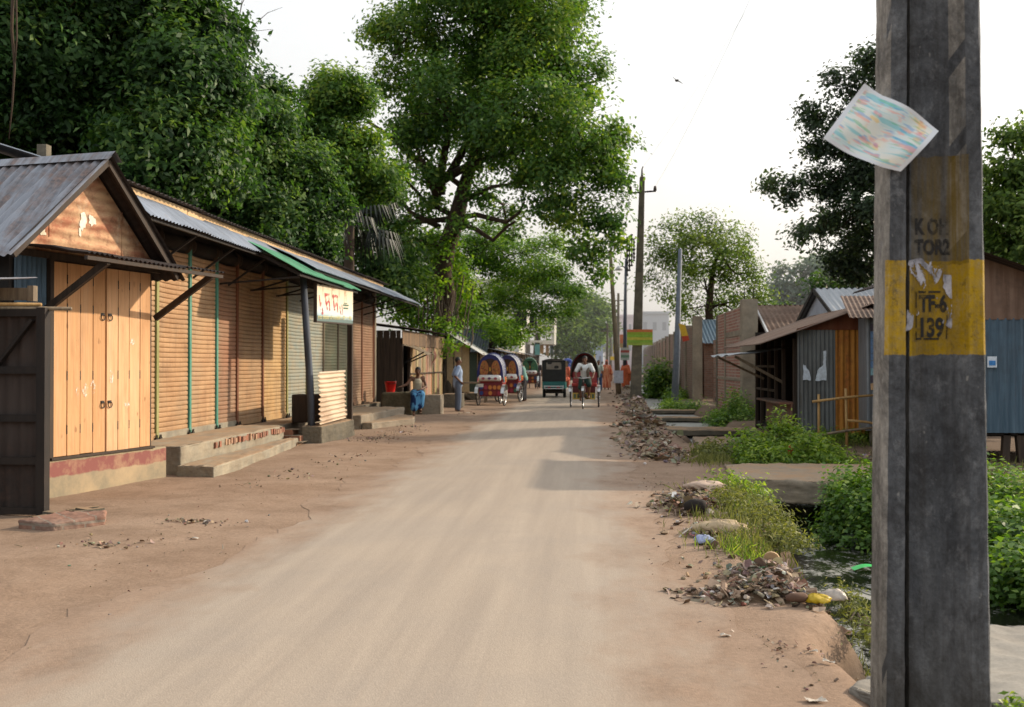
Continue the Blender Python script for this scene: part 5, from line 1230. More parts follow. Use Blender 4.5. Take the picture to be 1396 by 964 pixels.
farblock(780, 806, 462, 190, (150, 154, 160), 'pale grey block at the far road end', 3)
# ================================================================== TREES
def tr(px, py, Y, z0=0.0): p = P(px, py, Y); return p
# far left dense trees
Y = 19.0
tree('broadleaf_tree', 'huge dark broadleaf tree filling the upper left corner above the kiosk', (-11.5, 21, 0), [((-11.5, 21, 0), .42), ((-11.3, 21, 2.5), .36), ((-11, 21, 5), .3), ((-10.8, 20.5, 7.5), .2)],
     pxc([(40, 60, 0, 140), (165, 40, 1, 125), (245, 105, 0, 92), (110, 160, 1, 115), (215, 195, -.5, 88), (20, 190, 2, 100), (285, 35, 1, 52), (285, 95, .5, 45), (-90, 80, 0, 140), (140, 255, 1.5, 80), (265, 175, 0, 70), (305, 140, 1, 45), (60, -70, 0, 130), (200, -50, 0, 110), (-60, 220, 2, 100), (290, 215, 1, 60)], Y, .9),
     M['leaf_dark'], M['bark'], (.155, .07), 15500, 11, .18, 11, 'trees along the left side', .15, droop=.5)
tree('broadleaf_tree', 'dark leafy tree behind the start of the shop row roof', (-10.2, 25, 0), [((-10.2, 25, 0), .35), ((-10.1, 25, 3), .3), ((-10, 25, 5.5), .2)],
     pxc([(350, 160, 0, 48), (330, 240, 0, 75), (395, 235, 1, 62), (415, 295, 1, 58), (365, 300, 0, 65), (295, 290, 0, 70), (355, 125, 1, 32), (380, 150, 1, 25), (300, 235, 1, 70), (245, 270, 1, 60), (440, 270, 1, 35), (420, 335, 1, 40)], 24, .9),
     M['leaf_dark'], M['bark'], (.15, .07), 8800, 11, .18, 12, 'trees along the left side', .12, droop=.4)
tree('broadleaf_tree', 'rounded tree crown standing out left of the big central tree', (-9.2, 33, 0), [((-9.2, 33, 0), .32), ((-9.1, 33, 4), .26), ((-9, 33, 7.5), .14)],
     pxc([(455, 130, 0, 42), (430, 140, 0, 26), (480, 140, 0, 32), (440, 190, 0, 46), (485, 205, 0, 42), (420, 165, 0, 25), (505, 250, 1, 45), (455, 245, 1, 45), (470, 290, 2, 45), (400, 190, 1, 30)], 32, .9),
     M['leaf_big'], M['bark'], (.17, .08), 3900, 11, .2, 13, 'trees along the left side', .12)
tree('broadleaf_tree', 'dark undergrowth tree filling the gap behind the shop row', (-10.5, 36, 0), [((-10.5, 36, 0), .25), ((-10.4, 36, 3), .2), ((-10.2, 36, 5), .12)],
     pxc([(440, 340, 0, 50), (490, 360, 0, 50), (400, 320, 0, 50), (530, 330, 2, 45), (540, 390, 0, 45), (470, 400, 1, 50), (520, 290, 3, 40), (350, 330, 0, 60), (280, 320, 0, 60)], 36, .9),
     M['leaf_dark'], M['bark'], (.22, .11), 2000, 10, .28, 14, 'trees along the left side', .1)
# the big central tree
BX, BY = -5.75, 41.5
trunk = [((BX, BY, -.1), .7), ((BX - .1, BY, .6), .42), ((BX + .1, BY, 1.8), .30), ((BX - .1, BY, 3.0), .29), ((BX + .14, BY, 4.2), .31), ((BX - .10, BY, 5.2), .36), ((BX + .05, BY, 6.2), .38), ((BX + .45, BY, 7.4), .34), ((BX + .75, BY, 8.6), .28), ((BX + 1.25, BY, 10.2), .2), ((BX + 1.4, BY, 12.5), .1)]
big = tree('banyan_tree', 'great spreading tree towering over the road beyond the shop row', (BX, BY, 0), trunk,
     pxc([(640, 25, 0, 92), (560, 45, 0, 62), (740, 62, -1, 82), (600, 130, -1.5, 72), (700, 155, -2, 88), (785, 170, -2, 70), (812, 225, -1, 52), (565, 175, 0, 50), (655, 195, -1, 46), (745, 245, -2, 58), (826, 285, -1, 36), (800, 335, -1, 30), (700, 45, 1, 90), (528, 105, 0, 34), (845, 190, -1, 26), (650, -50, 0, 110), (770, -20, 0, 62), (510, 40, 1, 22), (780, 110, 0, 50), (840, 245, -1, 30), (760, 290, -1, 34), (690, 300, 3, 26), (540, 235, 1, 34), (580, 275, 1, 26), (520, 275, 1, 26), (655, 262, -.5, 24), (560, 330, .5, 22), (632, 300, -1, 14), (580, 225, -1, 26), (720, 200, 3, 60), (640, 130, 3, 80), (815, 365, -1, 18), (838, 330, -1, 18)], 41, .85),
     M['leaf_big'], M['bark'], (.20, .11), 8800, 11, .24, 21, 'trees along the left side', .2, droop=.7, twig=7)
b = MB()
def bl(p, pts, r0, r1): 
    n_ = len(pts); b.tube(pts, [r0 + (r1 - r0) * i / (n_ - 1) for i in range(n_)], 8)
bl(0, [P(600, 300, 41.5), P(560, 303, 41), P(525, 307, 40.5), P(500, 305, 40)], .11, .04); bl(0, [P(602, 300, 41.5), P(650, 293, 41), P(690, 303, 40.3), P(708, 290, 40), P(715, 275, 39.8)], .13, .04)
bl(0, [P(610, 300, 41.5), P(648, 312, 41), P(672, 328, 40.6), P(690, 310, 40.4), P(702, 302, 40)], .12, .04); bl(0, [P(598, 268, 41.5), P(575, 225, 41), P(556, 208, 40.8), P(530, 185, 40.5), P(500, 165, 40)], .2, .06); bl(0, [P(600, 265, 41.5), P(602, 230, 41.2), P(610, 190, 41), P(606, 150, 40.8)], .22, .08); bl(0, [P(612, 240, 41.5), P(640, 190, 41.8), P(652, 140, 42), P(660, 90, 42)], .2, .06)
bl(0, [P(604, 245, 41.5), P(640, 225, 40.6), P(675, 212, 40), P(715, 205, 39.5)], .2, .06); bl(0, [P(600, 310, 41.5), P(560, 290, 41), P(540, 265, 40.6), P(520, 235, 40)], .12, .05)
b.build('branch', M['bark'], big, True)
b = MB(); q = random.Random(5)
for i in range(46):        # hanging aerial roots and dead vines
    a = q.uniform(0, 6.28); x = BX + math.cos(a) * q.uniform(.3, 1.3); y = BY - abs(math.sin(a)) * q.uniform(.3, 1.0); z0 = q.uniform(1.8, 5.2); z1 = max(.0, z0 - q.uniform(1.2, 4.5)); pts = []
    for k_ in range(7): f_ = k_ / 6; pts.append((x + (BX - x) * f_ * .4 + q.uniform(-.09, .09), y + q.uniform(-.08, .08), z0 + (z1 - z0) * f_))
    b.tube(pts, q.uniform(.012, .035), 5)
for i in range(9):
    a = -math.pi / 2 + (i - 4) * .33; b.tube([(BX + math.cos(a) * .3, BY + math.sin(a) * .3, 1.2), (BX + math.cos(a) * .8, BY + math.sin(a) * .7, .35), (BX + math.cos(a) * 1.5, BY + math.sin(a) * 1.4, -.02)], [.16, .13, .05], 7)
b.build('aerial_roots', M['bark_grey'], big, True)
tree('creeper_thicket', 'tangle of leafy creepers hanging round the big tree trunk', (BX - 1.2, BY + 1.6, 0), [((BX - 1.2, BY + 1.6, 0), .1), ((BX - 1.2, BY + 1.6, 2), .08), ((BX - 1.1, BY + 1.6, 4), .05)],
     pxc([(560, 370, 0, 34), (540, 420, 0, 28), (580, 420, -.5, 28), (620, 350, 0, 32), (600, 330, 1, 28), (625, 400, 1, 28), (560, 330, 1, 30), (605, 440, -2, 15), (612, 462, -3, 11), (640, 420, 1, 20), (592, 385, -1.6, 15), (604, 330, -1.6, 13), (588, 350, -1.4, 12)], 42.5, 1.0),
     M['leaf_light'], M['bark_grey'], (.20, .11), 1100, 9, .26, 22, None, .05, cat='creeper', droop=.8)
# feathery light tree right behind
tree('feathery_tree', 'bright feathery light green tree leaning over the stalls', (-6.4, 50, 0), [((-6.4, 50, 0), .34), ((-6.3, 50, 2.2), .3), ((-6.15, 50, 4), .26), ((-6.0, 50, 5.4), .18)],
     pxc([(640, 345, 0, 42), (690, 350, 0, 46), (740, 375, -1, 38), (700, 408, -2, 34), (765, 398, -2, 30), (655, 395, 1, 34), (740, 425, -3, 24), (715, 385, 1, 38), (775, 420, -2, 18), (610, 380, 2, 40), (670, 330, 1, 34), (745, 335, 1, 26), (700, 440, -4, 16), (735, 448, -4, 14), (680, 455, -5, 22), (665, 425, -1, 20)], 49, .62),
     M['leaf_light'], M['bark'], (.17, .07), 3300, 11, .27, 23, 'trees along the left side', .14, up=.8)
tree('feathery_tree', 'low bright bush-like tree above the stall roofs', (-5.6, 57, 0), [((-5.6, 57, 0), .16), ((-5.5, 57, 2), .13), ((-5.4, 57, 3), .08)],
     pxc([(690, 455, 0, 18), (670, 468, 0, 14), (705, 462, 0, 15), (650, 440, 0, 20), (680, 440, 2, 18)], 56, .9), M['leaf_light'], M['bark'], (.2, .1), 420, 10, .22, 24, 'trees along the left side', .06)
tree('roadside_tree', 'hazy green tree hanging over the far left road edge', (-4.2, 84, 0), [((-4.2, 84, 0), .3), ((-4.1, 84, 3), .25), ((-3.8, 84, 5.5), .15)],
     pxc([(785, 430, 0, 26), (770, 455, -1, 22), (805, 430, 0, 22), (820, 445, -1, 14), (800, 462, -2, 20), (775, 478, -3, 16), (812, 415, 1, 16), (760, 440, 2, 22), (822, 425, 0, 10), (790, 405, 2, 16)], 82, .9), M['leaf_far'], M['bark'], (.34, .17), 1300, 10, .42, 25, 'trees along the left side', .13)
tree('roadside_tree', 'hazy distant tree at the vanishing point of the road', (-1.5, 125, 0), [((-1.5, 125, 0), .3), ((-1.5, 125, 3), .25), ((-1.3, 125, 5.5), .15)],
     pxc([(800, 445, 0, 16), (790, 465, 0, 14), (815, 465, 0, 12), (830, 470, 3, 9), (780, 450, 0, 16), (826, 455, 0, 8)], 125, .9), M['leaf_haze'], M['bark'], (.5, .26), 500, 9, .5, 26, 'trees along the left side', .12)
# fan palm fronds
PT_ = P(476, 300, 31.6); PB = Vector((PT_.x, PT_.y, 0))
pm = thing('palm_tree', PB, 'dark fan palm with drooping fronds behind the shop row end', 'palm')
b = MB(); b.tube([PB, PB + Vector((0, 0, 3)), PT_ - Vector((0, 0, .1))], [.2, .17, .16], 9); b.build('trunk', M['bark'], pm, True)
top = PT_.copy(); q = random.Random(3); fr = MB(); g = np.random.default_rng(3); 
for i in range(15):
    a = i * 2.4; el_ = q.uniform(-.5, .8); d = Vector((math.cos(a) * math.cos(el_), math.sin(a) * math.cos(el_), math.sin(el_))); L = q.uniform(1.0, 1.5)
    hub = top + d * L * .75 + Vector((0, 0, -.15)); fr.tube([top, top + d * L * .4 + Vector((0, 0, .08)), hub], .022, 5)
    side = d.cross(Vector((0, 0, 1))).normalized(); upv = side.cross(d).normalized()
    for k_ in range(22):
        th = (k_ / 21 - .5) * 4.2; dd = d * math.cos(th) + side * math.sin(th); ln_ = 1.05 * (.75 + .25 * math.cos(th))
        p0 = hub; p1 = hub + dd * ln_ * .6; p2 = hub + dd * ln_ * .85 + Vector((0, 0, -.62 * q.uniform(.7, 1.2))); w_ = upv.cross(dd).normalized() * .035
        fr.poly([p0, p1 - w_, p1 + w_]); fr.poly([p1 - w_, p2, p1 + w_])
fr.build('fronds', plain('palm_green', (26, 36, 26), .5, 0, .3), pm)
# bare twigs top left and the dangling vine
tw = thing('bare_sapling', (-9.3, 23, 0), 'thin bare twigs reaching into the sky right of the corner tree', 'sapling')
b = MB(); q = random.Random(2); b.tube([(-9.3, 23, 0), P(300, 300, 23), P(312, 120, 23), P(318, 60, 23), P(330, 5, 23), P(352, -40, 23)], [.06, .04, .02, .014, .01, .006], 5)
for (a_, c_) in (((316, 80), (345, 35)), ((320, 55), (372, 40)), ((314, 100), (352, 72)), ((326, 25), (335, -20)), ((345, 35), (385, 10))): b.tube([P(*a_, 23), P((a_[0] + c_[0]) / 2, (a_[1] + c_[1]) / 2 - 5, 23), P(*c_, 23)], [.012, .008, .004], 4)
b.build('stem', M['bark_grey'], tw)
b = MB(); b.tube([P(18, -20, 13), P(16, 40, 13), P(20, 90, 13), P(17, 140, 13), P(12, 190, 13)], [.022, .02, .016, .012, .006], 6); b.tube([P(22, -20, 13), P(23, 50, 13), P(19, 110, 13)], [.012, .012, .006], 5); tag(b.build('hanging_vine', M['bark'], None, True), 'thick brown vine hanging down at the upper left corner', 'vine')

# right side trees
tree('open_crown_tree', 'airy tree with an open crown behind the brick boundary wall', (6.4, 52, 0), [((6.4, 52, -.3), .3), ((6.2, 52, 2.5), .25), ((6.1, 52, 4.2), .2), ((6.3, 52, 6.2), .12)],
     pxc([(955, 330, 0, 34), (985, 345, 0, 34), (925, 350, 0, 32), (960, 380, 1, 36), (1005, 375, 0, 34), (925, 315, 0, 22), (985, 312, 0, 20), (900, 345, -1, 20), (1030, 395, 0, 18), (985, 415, 1, 34), (940, 420, 1, 26), (1015, 415, 0, 22), (895, 375, -1, 14), (1018, 345, 0, 14), (955, 300, 0, 14), (905, 310, -1, 11), (905, 400, -1, 14), (960, 440, 2, 24), (1040, 415, 0, 16), (1012, 445, 1, 20), (880, 385, -1, 10), (1030, 372, 0, 13), (890, 325, -1, 10), (1008, 330, 1, 12), (970, 296, 0, 9)], 51, .9),
     M['leaf_right'], M['bark'], (.17, .08), 1700, 10, .30, 31, 'trees along the right side', .11, twig=8, inner=.2)
tree('dark_tree', 'tall dark glossy tree rising left of the big pole', (10.6, 34, 0), [((10.6, 34, 0), .4), ((10.4, 34, 3), .34), ((10.2, 34, 6), .26), ((9.6, 34, 8.5), .16)],
     pxc([(1152, 118, 0, 28), (1180, 85, 0, 18), (1128, 165, 0, 30), (1168, 160, 0, 26), (1178, 220, 0, 40), (1118, 205, 0, 24), (1140, 245, 0, 30), (1095, 258, 0, 26), (1058, 250, 0, 17), (1160, 285, 0, 36), (1125, 305, 0, 24), (1182, 335, 1, 40), (1155, 370, 2, 30), (1108, 145, 0, 14), (1075, 270, 0, 14), (1160, 200, 0, 24), (1220, 200, 0, 70), (1240, 300, 0, 70), (1215, 100, 0, 45), (1105, 320, 1, 22), (1290, 330, 0, 60), (1150, 345, 2, 34)], 34, .9),
     M['leaf_ink'], M['bark'], (.17, .09), 3300, 11, .2, 32, 'trees along the right side', .14)
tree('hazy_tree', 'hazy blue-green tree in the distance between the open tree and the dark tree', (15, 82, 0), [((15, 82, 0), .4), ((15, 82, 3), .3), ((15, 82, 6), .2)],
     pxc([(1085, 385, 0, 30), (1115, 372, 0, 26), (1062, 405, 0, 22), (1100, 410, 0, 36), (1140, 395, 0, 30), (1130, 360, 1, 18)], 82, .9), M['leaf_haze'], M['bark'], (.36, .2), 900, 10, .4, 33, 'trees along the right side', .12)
tree('leafy_tree', 'light sprawling tree at the right edge above the blue tin hut', (12.8, 29, 0), [((12.8, 29, 0), .3), ((12.7, 29, 3), .25), ((12.5, 29, 6), .15)],
     pxc([(1375, 225, 0, 34), (1395, 190, 0, 20), (1365, 190, 0, 14), (1380, 280, 0, 46), (1410, 250, 0, 40), (1350, 320, 1, 30), (1390, 340, 0, 45), (1430, 320, 0, 60), (1420, 180, 0, 30), (1345, 270, 1, 20), (1360, 370, 1, 30)], 28, .9), M['leaf_right'], M['bark'], (.19, .09), 1300, 10, .24, 34, 'trees along the right side', .09)
tree('leafy_tree', 'dark low trees behind the huts and the brown roofs', (12, 40, 0), [((12, 40, 0), .3), ((12, 40, 2), .25), ((12, 40, 4), .15)],
     pxc([(1130, 395, 0, 24), (1170, 390, 0, 26), (1200, 380, 0, 30), (1060, 430, 4, 14), (1240, 380, 0, 40), (1330, 370, -4, 40), (1380, 390, -6, 36)], 40, .9), M['leaf_dark'], M['bark'], (.2, .1), 900, 10, .24, 35, 'trees along the right side', .09)

# ------------------------------------------------------------------ bushes and weeds
def bush(name, label, c, blobs, lm, leaf, n, k=8, sig=.09, seed=1, cat='bush', up=.9, stems=30):
    """blobs: (dx, dy, rx, ry, rz)"""
    t = thing(name, c, label, cat); g = np.random.default_rng(seed); q = random.Random(seed); A = []; B = []; C_ = []; st_ = MB(); c = Vector(c); ws = sum(x[2] * x[3] for x in blobs)
    for dx, dy, rx, ry, rz in blobs:
        m_ = max(6, int(n * rx * ry / ws)); d = g.normal(size=(m_, 3)); d[:, 2] = np.abs(d[:, 2]); d /= np.linalg.norm(d, axis=1, keepdims=True)
        ph = g.uniform(0, 6.28, 3); kk = 1 + .22 * np.sin(d[:, 0] * 6 + ph[0]) * np.sin(d[:, 1] * 6 + ph[1]) + .12 * np.sin(d[:, 2] * 9 + ph[2])
        r_ = (.55 + .5 * g.uniform(0, 1, m_) ** .6) * kk; sp = np.array(c) + np.array((dx, dy, 0)) + d * r_[:, None] * np.array((rx, ry, rz))
        p = np.repeat(sp, k, 0) + g.normal(size=(m_ * k, 3)) * sig; p[:, 2] = np.maximum(p[:, 2], c.z + .01)
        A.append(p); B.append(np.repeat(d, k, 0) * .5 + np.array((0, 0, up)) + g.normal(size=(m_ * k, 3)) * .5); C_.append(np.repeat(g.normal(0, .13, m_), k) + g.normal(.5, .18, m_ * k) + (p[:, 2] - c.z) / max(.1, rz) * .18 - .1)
        for i in range(max(3, int(stems * rx * ry / ws))):
            e_ = sp[q.randrange(m_)]; s0 = c + Vector((dx + q.uniform(-.5, .5) * rx, dy + q.uniform(-.5, .5) * ry, 0)); st_.tube([s0, s0.lerp(Vector(e_), .5) + Vector((0, 0, .05)), Vector(e_)], [.008, .006, .003], 4)
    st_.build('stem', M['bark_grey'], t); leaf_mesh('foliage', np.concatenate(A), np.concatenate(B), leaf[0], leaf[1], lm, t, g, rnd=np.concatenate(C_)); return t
def blades(mb_pos, n, area, h, seed, w_=.008): pass
bush('weed_bush', 'largest green weed bush between the two slab crossings', (2.98, 16.0, -.32), [(-.3, -.2, .42, .5, .52), (.3, -.2, .5, .5, .6), (.8, -.3, .35, .5, .36), (-.35, .5, .35, .5, .72), (.15, .6, .45, .5, .86), (.65, .5, .4, .5, .6)], M['leaf_weed'], (.08, .036), 3000, 9, .08, 1, up=.8)
bush('creeper_bush', 'rounded bright creeper mound overhanging the water left of the big pole', (3.35, 11.9, -.56), [(-.1, .1, .62, .6, .80), (.5, .3, .7, .7, .86), (1.2, .2, .8, .8, .8), (.3, -.4, .5, .45, .55), (.95, -.6, .6, .5, .5), (.1, .7, .6, .5, .84)], M['leaf_creeper'], (.065, .045), 4200, 9, .06, 2, up=.9)
bush('creeper_bush', 'lush leafy bank of water plants right of the big pole', (4.15, 9.0, -.56), [(-.1, 0, .7, .8, .6), (.6, .6, .8, .8, .7), (.2, -1.0, .7, .6, .45), (1.2, -.3, .8, .8, .65), (-.1, 1.3, .6, .6, .7), (.9, 1.7, .8, .7, .8)], M['leaf_creeper'], (.075, .05), 4600, 8, .07, 3, up=1.0)
bush('weed_bush', 'straggly dry-green weeds on the roadside bank above the litter heap', (1.62, 9.9, -.12), [(-.1, -.3, .22, .36, .18), (.08, .2, .24, .45, .22), (.12, -.7, .16, .36, .10), (-.2, .8, .24, .4, .24), (.0, 1.1, .24, .4, .22)], M['leaf_dry'], (.05, .016), 1150, 9, .06, 4, up=.5)
bush('weed_bush', 'green weeds at the drain edge before the wide slab', (1.62, 12.0, -.08), [(0, 0, .26, .3, .2), (.22, -.3, .18, .3, .14)], M['leaf_weed'], (.06, .02), 380, 9, .07, 5, up=.5)
bush('weed_bush', 'weeds beside the second litter heap near the small slab', (2.0, 16.6, -.1), [(0, 0, .3, .5, .26), (.1, .6, .3, .4, .2)], M['leaf_dry'], (.08, .03), 300, 9, .07, 6, up=.5)
bush('weed_bush', 'dark green weeds at the foot of the unfinished brick block', (3.95, 27.5, -.45), [(0, 0, .55, .9, .95), (-.35, .9, .4, .8, .6), (.3, 1.6, .4, .8, .85)], M['leaf_creeper'], (.10, .05), 800, 9, .11, 7)
bush('weed_bush', 'low weeds at the foot of the slim metal pole', (3.2, 35.6, -.5), [(0, 0, .8, 1.0, .6), (.7, .5, .6, .8, .5), (-.3, 1.4, .5, .8, .5)], M['leaf_creeper'], (.12, .05), 700, 9, .12, 8)
bush('weed_bush', 'dark leafy bush against the wall behind the tall pole', (3.5, 50, -.4), [(0, 0, .7, .9, 1.9), (.2, 1, .6, .9, 1.3)], M['leaf_creeper'], (.22, .12), 420, 9, .2, 9)
bush('weed_bush', 'small scrub along the wall foot in front of the dark bush', (3.9, 44.5, -.4), [(0, 0, .5, 1.0, .7), (-.3, -1.5, .4, .8, .5)], M['leaf_creeper'], (.16, .07), 320, 9, .15, 10)
bush('weed_bush', 'thin grass and weeds under the bamboo railing', (4.7, 18.9, -.05), [(0, 0, .7, .3, .28), (.6, .2, .4, .3, .2), (-.5, 0, .4, .3, .3)], M['leaf_weed'], (.09, .025), 420, 9, .07, 11, up=.4)
bush('weed_bush', 'short weeds at the foot of the big pole', (1.68, 4.22, -.02), [(0, 0, .14, .06, .16), (.12, -.02, .1, .06, .12)], M['leaf_weed'], (.035, .016), 130, 8, .025, 12, up=.5)
bush('weed_bush', 'grass fringe on the bank between the nearest litter and the pole', (1.62, 6.3, -.08), [(0, 0, .06, .3, .06), (.06, .5, .07, .25, .06), (-.04, -.5, .06, .25, .06)], M['leaf_dry'], (.045, .01), 150, 8, .045, 13, up=.2)
# banana-like leaf by the huts
b = MB()
for a, l in ((2.6, .6), (1.9, .5), (.6, .45)):
    d = Vector((math.cos(a), -.3, .55)); s_ = Vector((0, 0, 1)).cross(d).normalized(); o_ = Vector((3.35, 20.2, -.15))
    b.grid(lambda u, v: o_ + d * l * u * 1.2 + Vector((0, 0, .25 * u - .5 * u * u)) + s_ * (v - .5) * .26 * math.sin(math.pi * (u * .92 + .06)), 8, 4)
tag(b.build('broad_leaf_plant', plain('broad_leaf', (96, 150, 44), .4, 0, .15), None, True), 'single broad bright green leaf plant behind the largest weed bush', 'plant')
# grass blades on the bank
def grass(name, spots, label, lm, h=.16, seed=3):
    g = np.random.default_rng(seed); A = []; X = []
    for (cx, cy, rx, ry, n_) in spots:
        p = g.normal(size=(n_, 2)) * .5; A.append(np.stack([cx + p[:, 0] * rx, cy + p[:, 1] * ry], 1))
    A = np.concatenate(A); z = np.array([height(x, y) for x, y in A]); pos = np.column_stack([A, z + h * .35]); n_ = len(pos)
    ax = g.normal(size=(n_, 3)) * .35 + np.array((0, 0, 1)); nr_ = g.normal(size=(n_, 3)); nr_[:, 2] *= .1
    o = leaf_mesh(name, pos, nr_, h, .011, lm, None, g, axis=ax); return stuff(o, label, 'grass')
grass('grass', [(1.5, 8.4, .5, .5, 900), (1.55, 9.6, .6, 1.2, 700), (1.6, 11.6, .5, .8, 500), (1.85, 15.6, .4, .8, 500), (5.3, 16.5, 1.2, .8, 300), (4.4, 18.6, 1.0, .5, 500), (1.9, 6.4, .3, .5, 300), (1.75, 7.3, .2, .5, 250), (6, 14.2, 1.0, .8, 400)], 'tufts of short green and dry grass along the drain bank', M['leaf_dry'])
grass('green_grass', [(1.40, 8.2, .32, .3, 700), (1.75, 8.8, .2, .4, 200), (1.6, 10.8, .3, .5, 200)], 'bright green grass tuft behind the nearest litter heap', M['leaf_weed'], .13, 5)
# ================================================================== VEHICLES
def wheel(parent, x, y, R0=.35, tyre=.022, nm='wheel', steer=0.0):
    b = MB(); b.torus((x, y, R0), R0 - tyre, tyre, 0, 30, 8); wv = b.build(nm, M['black'], parent, True)
    b = MB(); b.torus((x, y, R0), R0 - tyre * 2.2, .014, 0, 30, 6); b.tube([(x - .05, y, R0), (x + .05, y, R0)], .028, 8)
    for i in range(14): a = i * math.pi / 7; b.tube([(x, y, R0), (x, y + math.cos(a) * (R0 - .05), R0 + math.sin(a) * (R0 - .05))], .004, 4, False)
    b.build('rim', M['chrome'], wv, True); return wv
M['chrome'] = plain('chrome', (190, 190, 188), .28, .8, .1); M['frame_paint'] = plain('frame_paint', (60, 26, 24), .5)
def rickshaw(label, loc, rz, hood_c, band_c, panel_cs, inner_c, back_c, group='cycle rickshaws'):
    t = thing('cycle_rickshaw', (0, 0, 0), label, 'rickshaw', group)
    mh, mbd = plain('hood_cloth', hood_c, .45), plain('hood_band', band_c, .45); mi = plain('hood_lining', inner_c, .8); mbk = plain('rear_panel', back_c, .55)
    wheel(t, -.47, 0); wheel(t, .47, 0); wheel(t, 0, 1.55)
    for s_ in (-1, 1):      # mudguards
        b = MB(); b.grid(lambda a, c: (s_ * .47 + (c - .5) * .12, math.cos(a * 2.4 + .5) * .41, .35 + math.sin(a * 2.4 + .5) * .41), 12, 3); b.build('mudguard', M['chrome'], t, True)
    b = MB(); b.grid(lambda a, c: ((c - .5) * .08, 1.55 + math.cos(a * 2.0 + .7) * .41, .35 + math.sin(a * 2.0 + .7) * .41), 10, 2); b.build('mudguard', M['chrome'], t, True)
    b = MB(); b.tube([(-.5, 0, .35), (.5, 0, .35)], .022, 7)
    for s_ in (-1, 1): b.tube([(s_ * .34, -.1, .45), (s_ * .34, .55, .42), (s_ * .1, .95, .40), (0, 1.05, .42)], .018, 6); b.tube([(s_ * .36, .02, .35), (s_ * .36, .02, .6)], .016, 6)
    b.tube([(0, .98, .40), (0, .88, .9)], .018, 6); b.tube([(0, .9, .84), (0, 1.36, .88)], .018, 6); b.tube([(0, 1.0, .42), (0, 1.36, .82)], .018, 6)
    b.tube([(0, 1.36, .98), (0, 1.40, .75)], .022, 6)
    for s_ in (-1, 1): b.tube([(s_ * .05, 1.40, .76), (s_ * .06, 1.55, .35)], .014, 6)
    b.build('frame', M['frame_paint'], t, True)
    b = MB(); b.tube([(-.30, 1.22, 1.02), (-.2, 1.33, 1.03), (0, 1.36, 1.0), (.2, 1.33, 1.03), (.30, 1.22, 1.02)], .015, 6); b.build('handlebar', M['chrome'], t, True)
    b = MB(); b.ell((0, .86, .95), (.11, .15, .05), 10, 6); b.build('saddle', M['black'], t, True)
    b = MB(); b.tube([(-.12, 1.0, .34), (-.02, 1.0, .40), (.02, 1.0, .42), (.12, 1.0, .5)], .012, 5); b.box(-.17, -.09, .97, 1.03, .32, .35); b.box(.09, .17, .97, 1.03, .49, .52); b.build('pedal', M['iron'], t)
    # body: seat box with painted rear and front panels
    b = MB(); b.box(-.42, .42, -.05, .5, .52, .72); b.box(-.40, .40, .5, .78, .40, .44); b.build('seat_box', mbk, t, bevel=.01)
    b = MB(); b.box(-.42, .42, -.02, .52, .722, .84); b.build('seat', plain('seat_vinyl', (150, 44, 40), .4), t, bevel=.03)
    b = MB(); b.hexa([(-.42, -.13, .84), (.42, -.13, .84), (.42, -.02, .84), (-.42, -.02, .84), (-.42, -.19, 1.2), (.42, -.19, 1.2), (.42, -.09, 1.2), (-.42, -.09, 1.2)]); b.build('backrest', plain('seat_vinyl', (150, 44, 40), .4), t, bevel=.02)
    b = MB(); b.hexa([(-.40, -.14, .34), (.40, -.14, .34), (.40, -.11, .34), (-.40, -.11, .34), (-.43, -.20, .82), (.43, -.20, .82), (.43, -.17, .82), (-.43, -.17, .82)]); rp = b.build('rear_panel', mbk, t)
    b = MB(); q = random.Random(len(label)); 
    for i in range(5):
        for j in range(2):
            b.col = lin(q.choice([(150, 50, 70), (40, 60, 120), (190, 120, 60), (60, 110, 90), (120, 40, 40)])); cx, cz = -.32 + i * .16, .45 + j * .2; yy_ = -.155 - (cz - .34) * .125
            b.poly([(cx + .07 * math.cos(a), yy_ - .012, cz + .08 * math.sin(a)) for a in [k_ * math.pi / 4 for k_ in range(8)]])
    b.col = lin((206, 206, 200)); b.poly([(-.42, -.215, .66), (-.24, -.215, .66), (-.24, -.222, .78), (-.42, -.222, .78)]); b.build('painted_ornament', M['mixed_gloss'], rp, cols=True)
    # rolled bolster behind the seat
    b = MB(); b.tube([(-.40, -.24, .98), (-.36, -.24, .98), (.36, -.24, .98), (.40, -.24, .98)], [.06, .11, .11, .06], 14); bo = b.build('bolster', plain('white_vinyl', (206, 204, 200), .35), t, True)
    b = MB()
    for x, c in ((-.22, (150, 70, 80)), (0, (90, 50, 90)), (.22, (150, 70, 80))): b.col = lin(c); b.poly([(x + .06 * math.cos(a), -.352, .965 + .045 * math.sin(a)) for a in [k_ * math.pi / 5 for k_ in range(10)]])
    b.build('painted_ornament', M['mixed_gloss'], bo, cols=True)
    # hood: arched shell, deep front edge, flat decorated rear
    W, Z0, Z1 = .46, 1.0, 1.80
    def arch(a, k=1.0):
        th = math.pi * a; x = -math.cos(th); z = math.sin(th) ** .75
        return W * k * x, Z0 + (Z1 - Z0) * k * z
    def hf(a, c):
        x, z = arch(a); return (x, -.22 + .50 * c, z + .05 * math.sin(c * 1.6) - (.22 * c if 0 else 0))
    b = MB(); b.grid(hf, 24, 8); hd = b.build('hood', mh, t, True)
    b = MB(); b.grid(lambda a, c: (lambda p: (p[0] * .975, p[1], p[2] - .014))(hf(a, c)), 24, 8); b.build('lining', mi, hd, True)
    for c in (0.0, .33, .66, 1.0):
        b = MB(); b.tube([Vector(hf(i / 20, c)) * 1.0 for i in range(21)], .016 if c < 1 else .026, 6); b.build('hood_rib', mbd, hd, True)
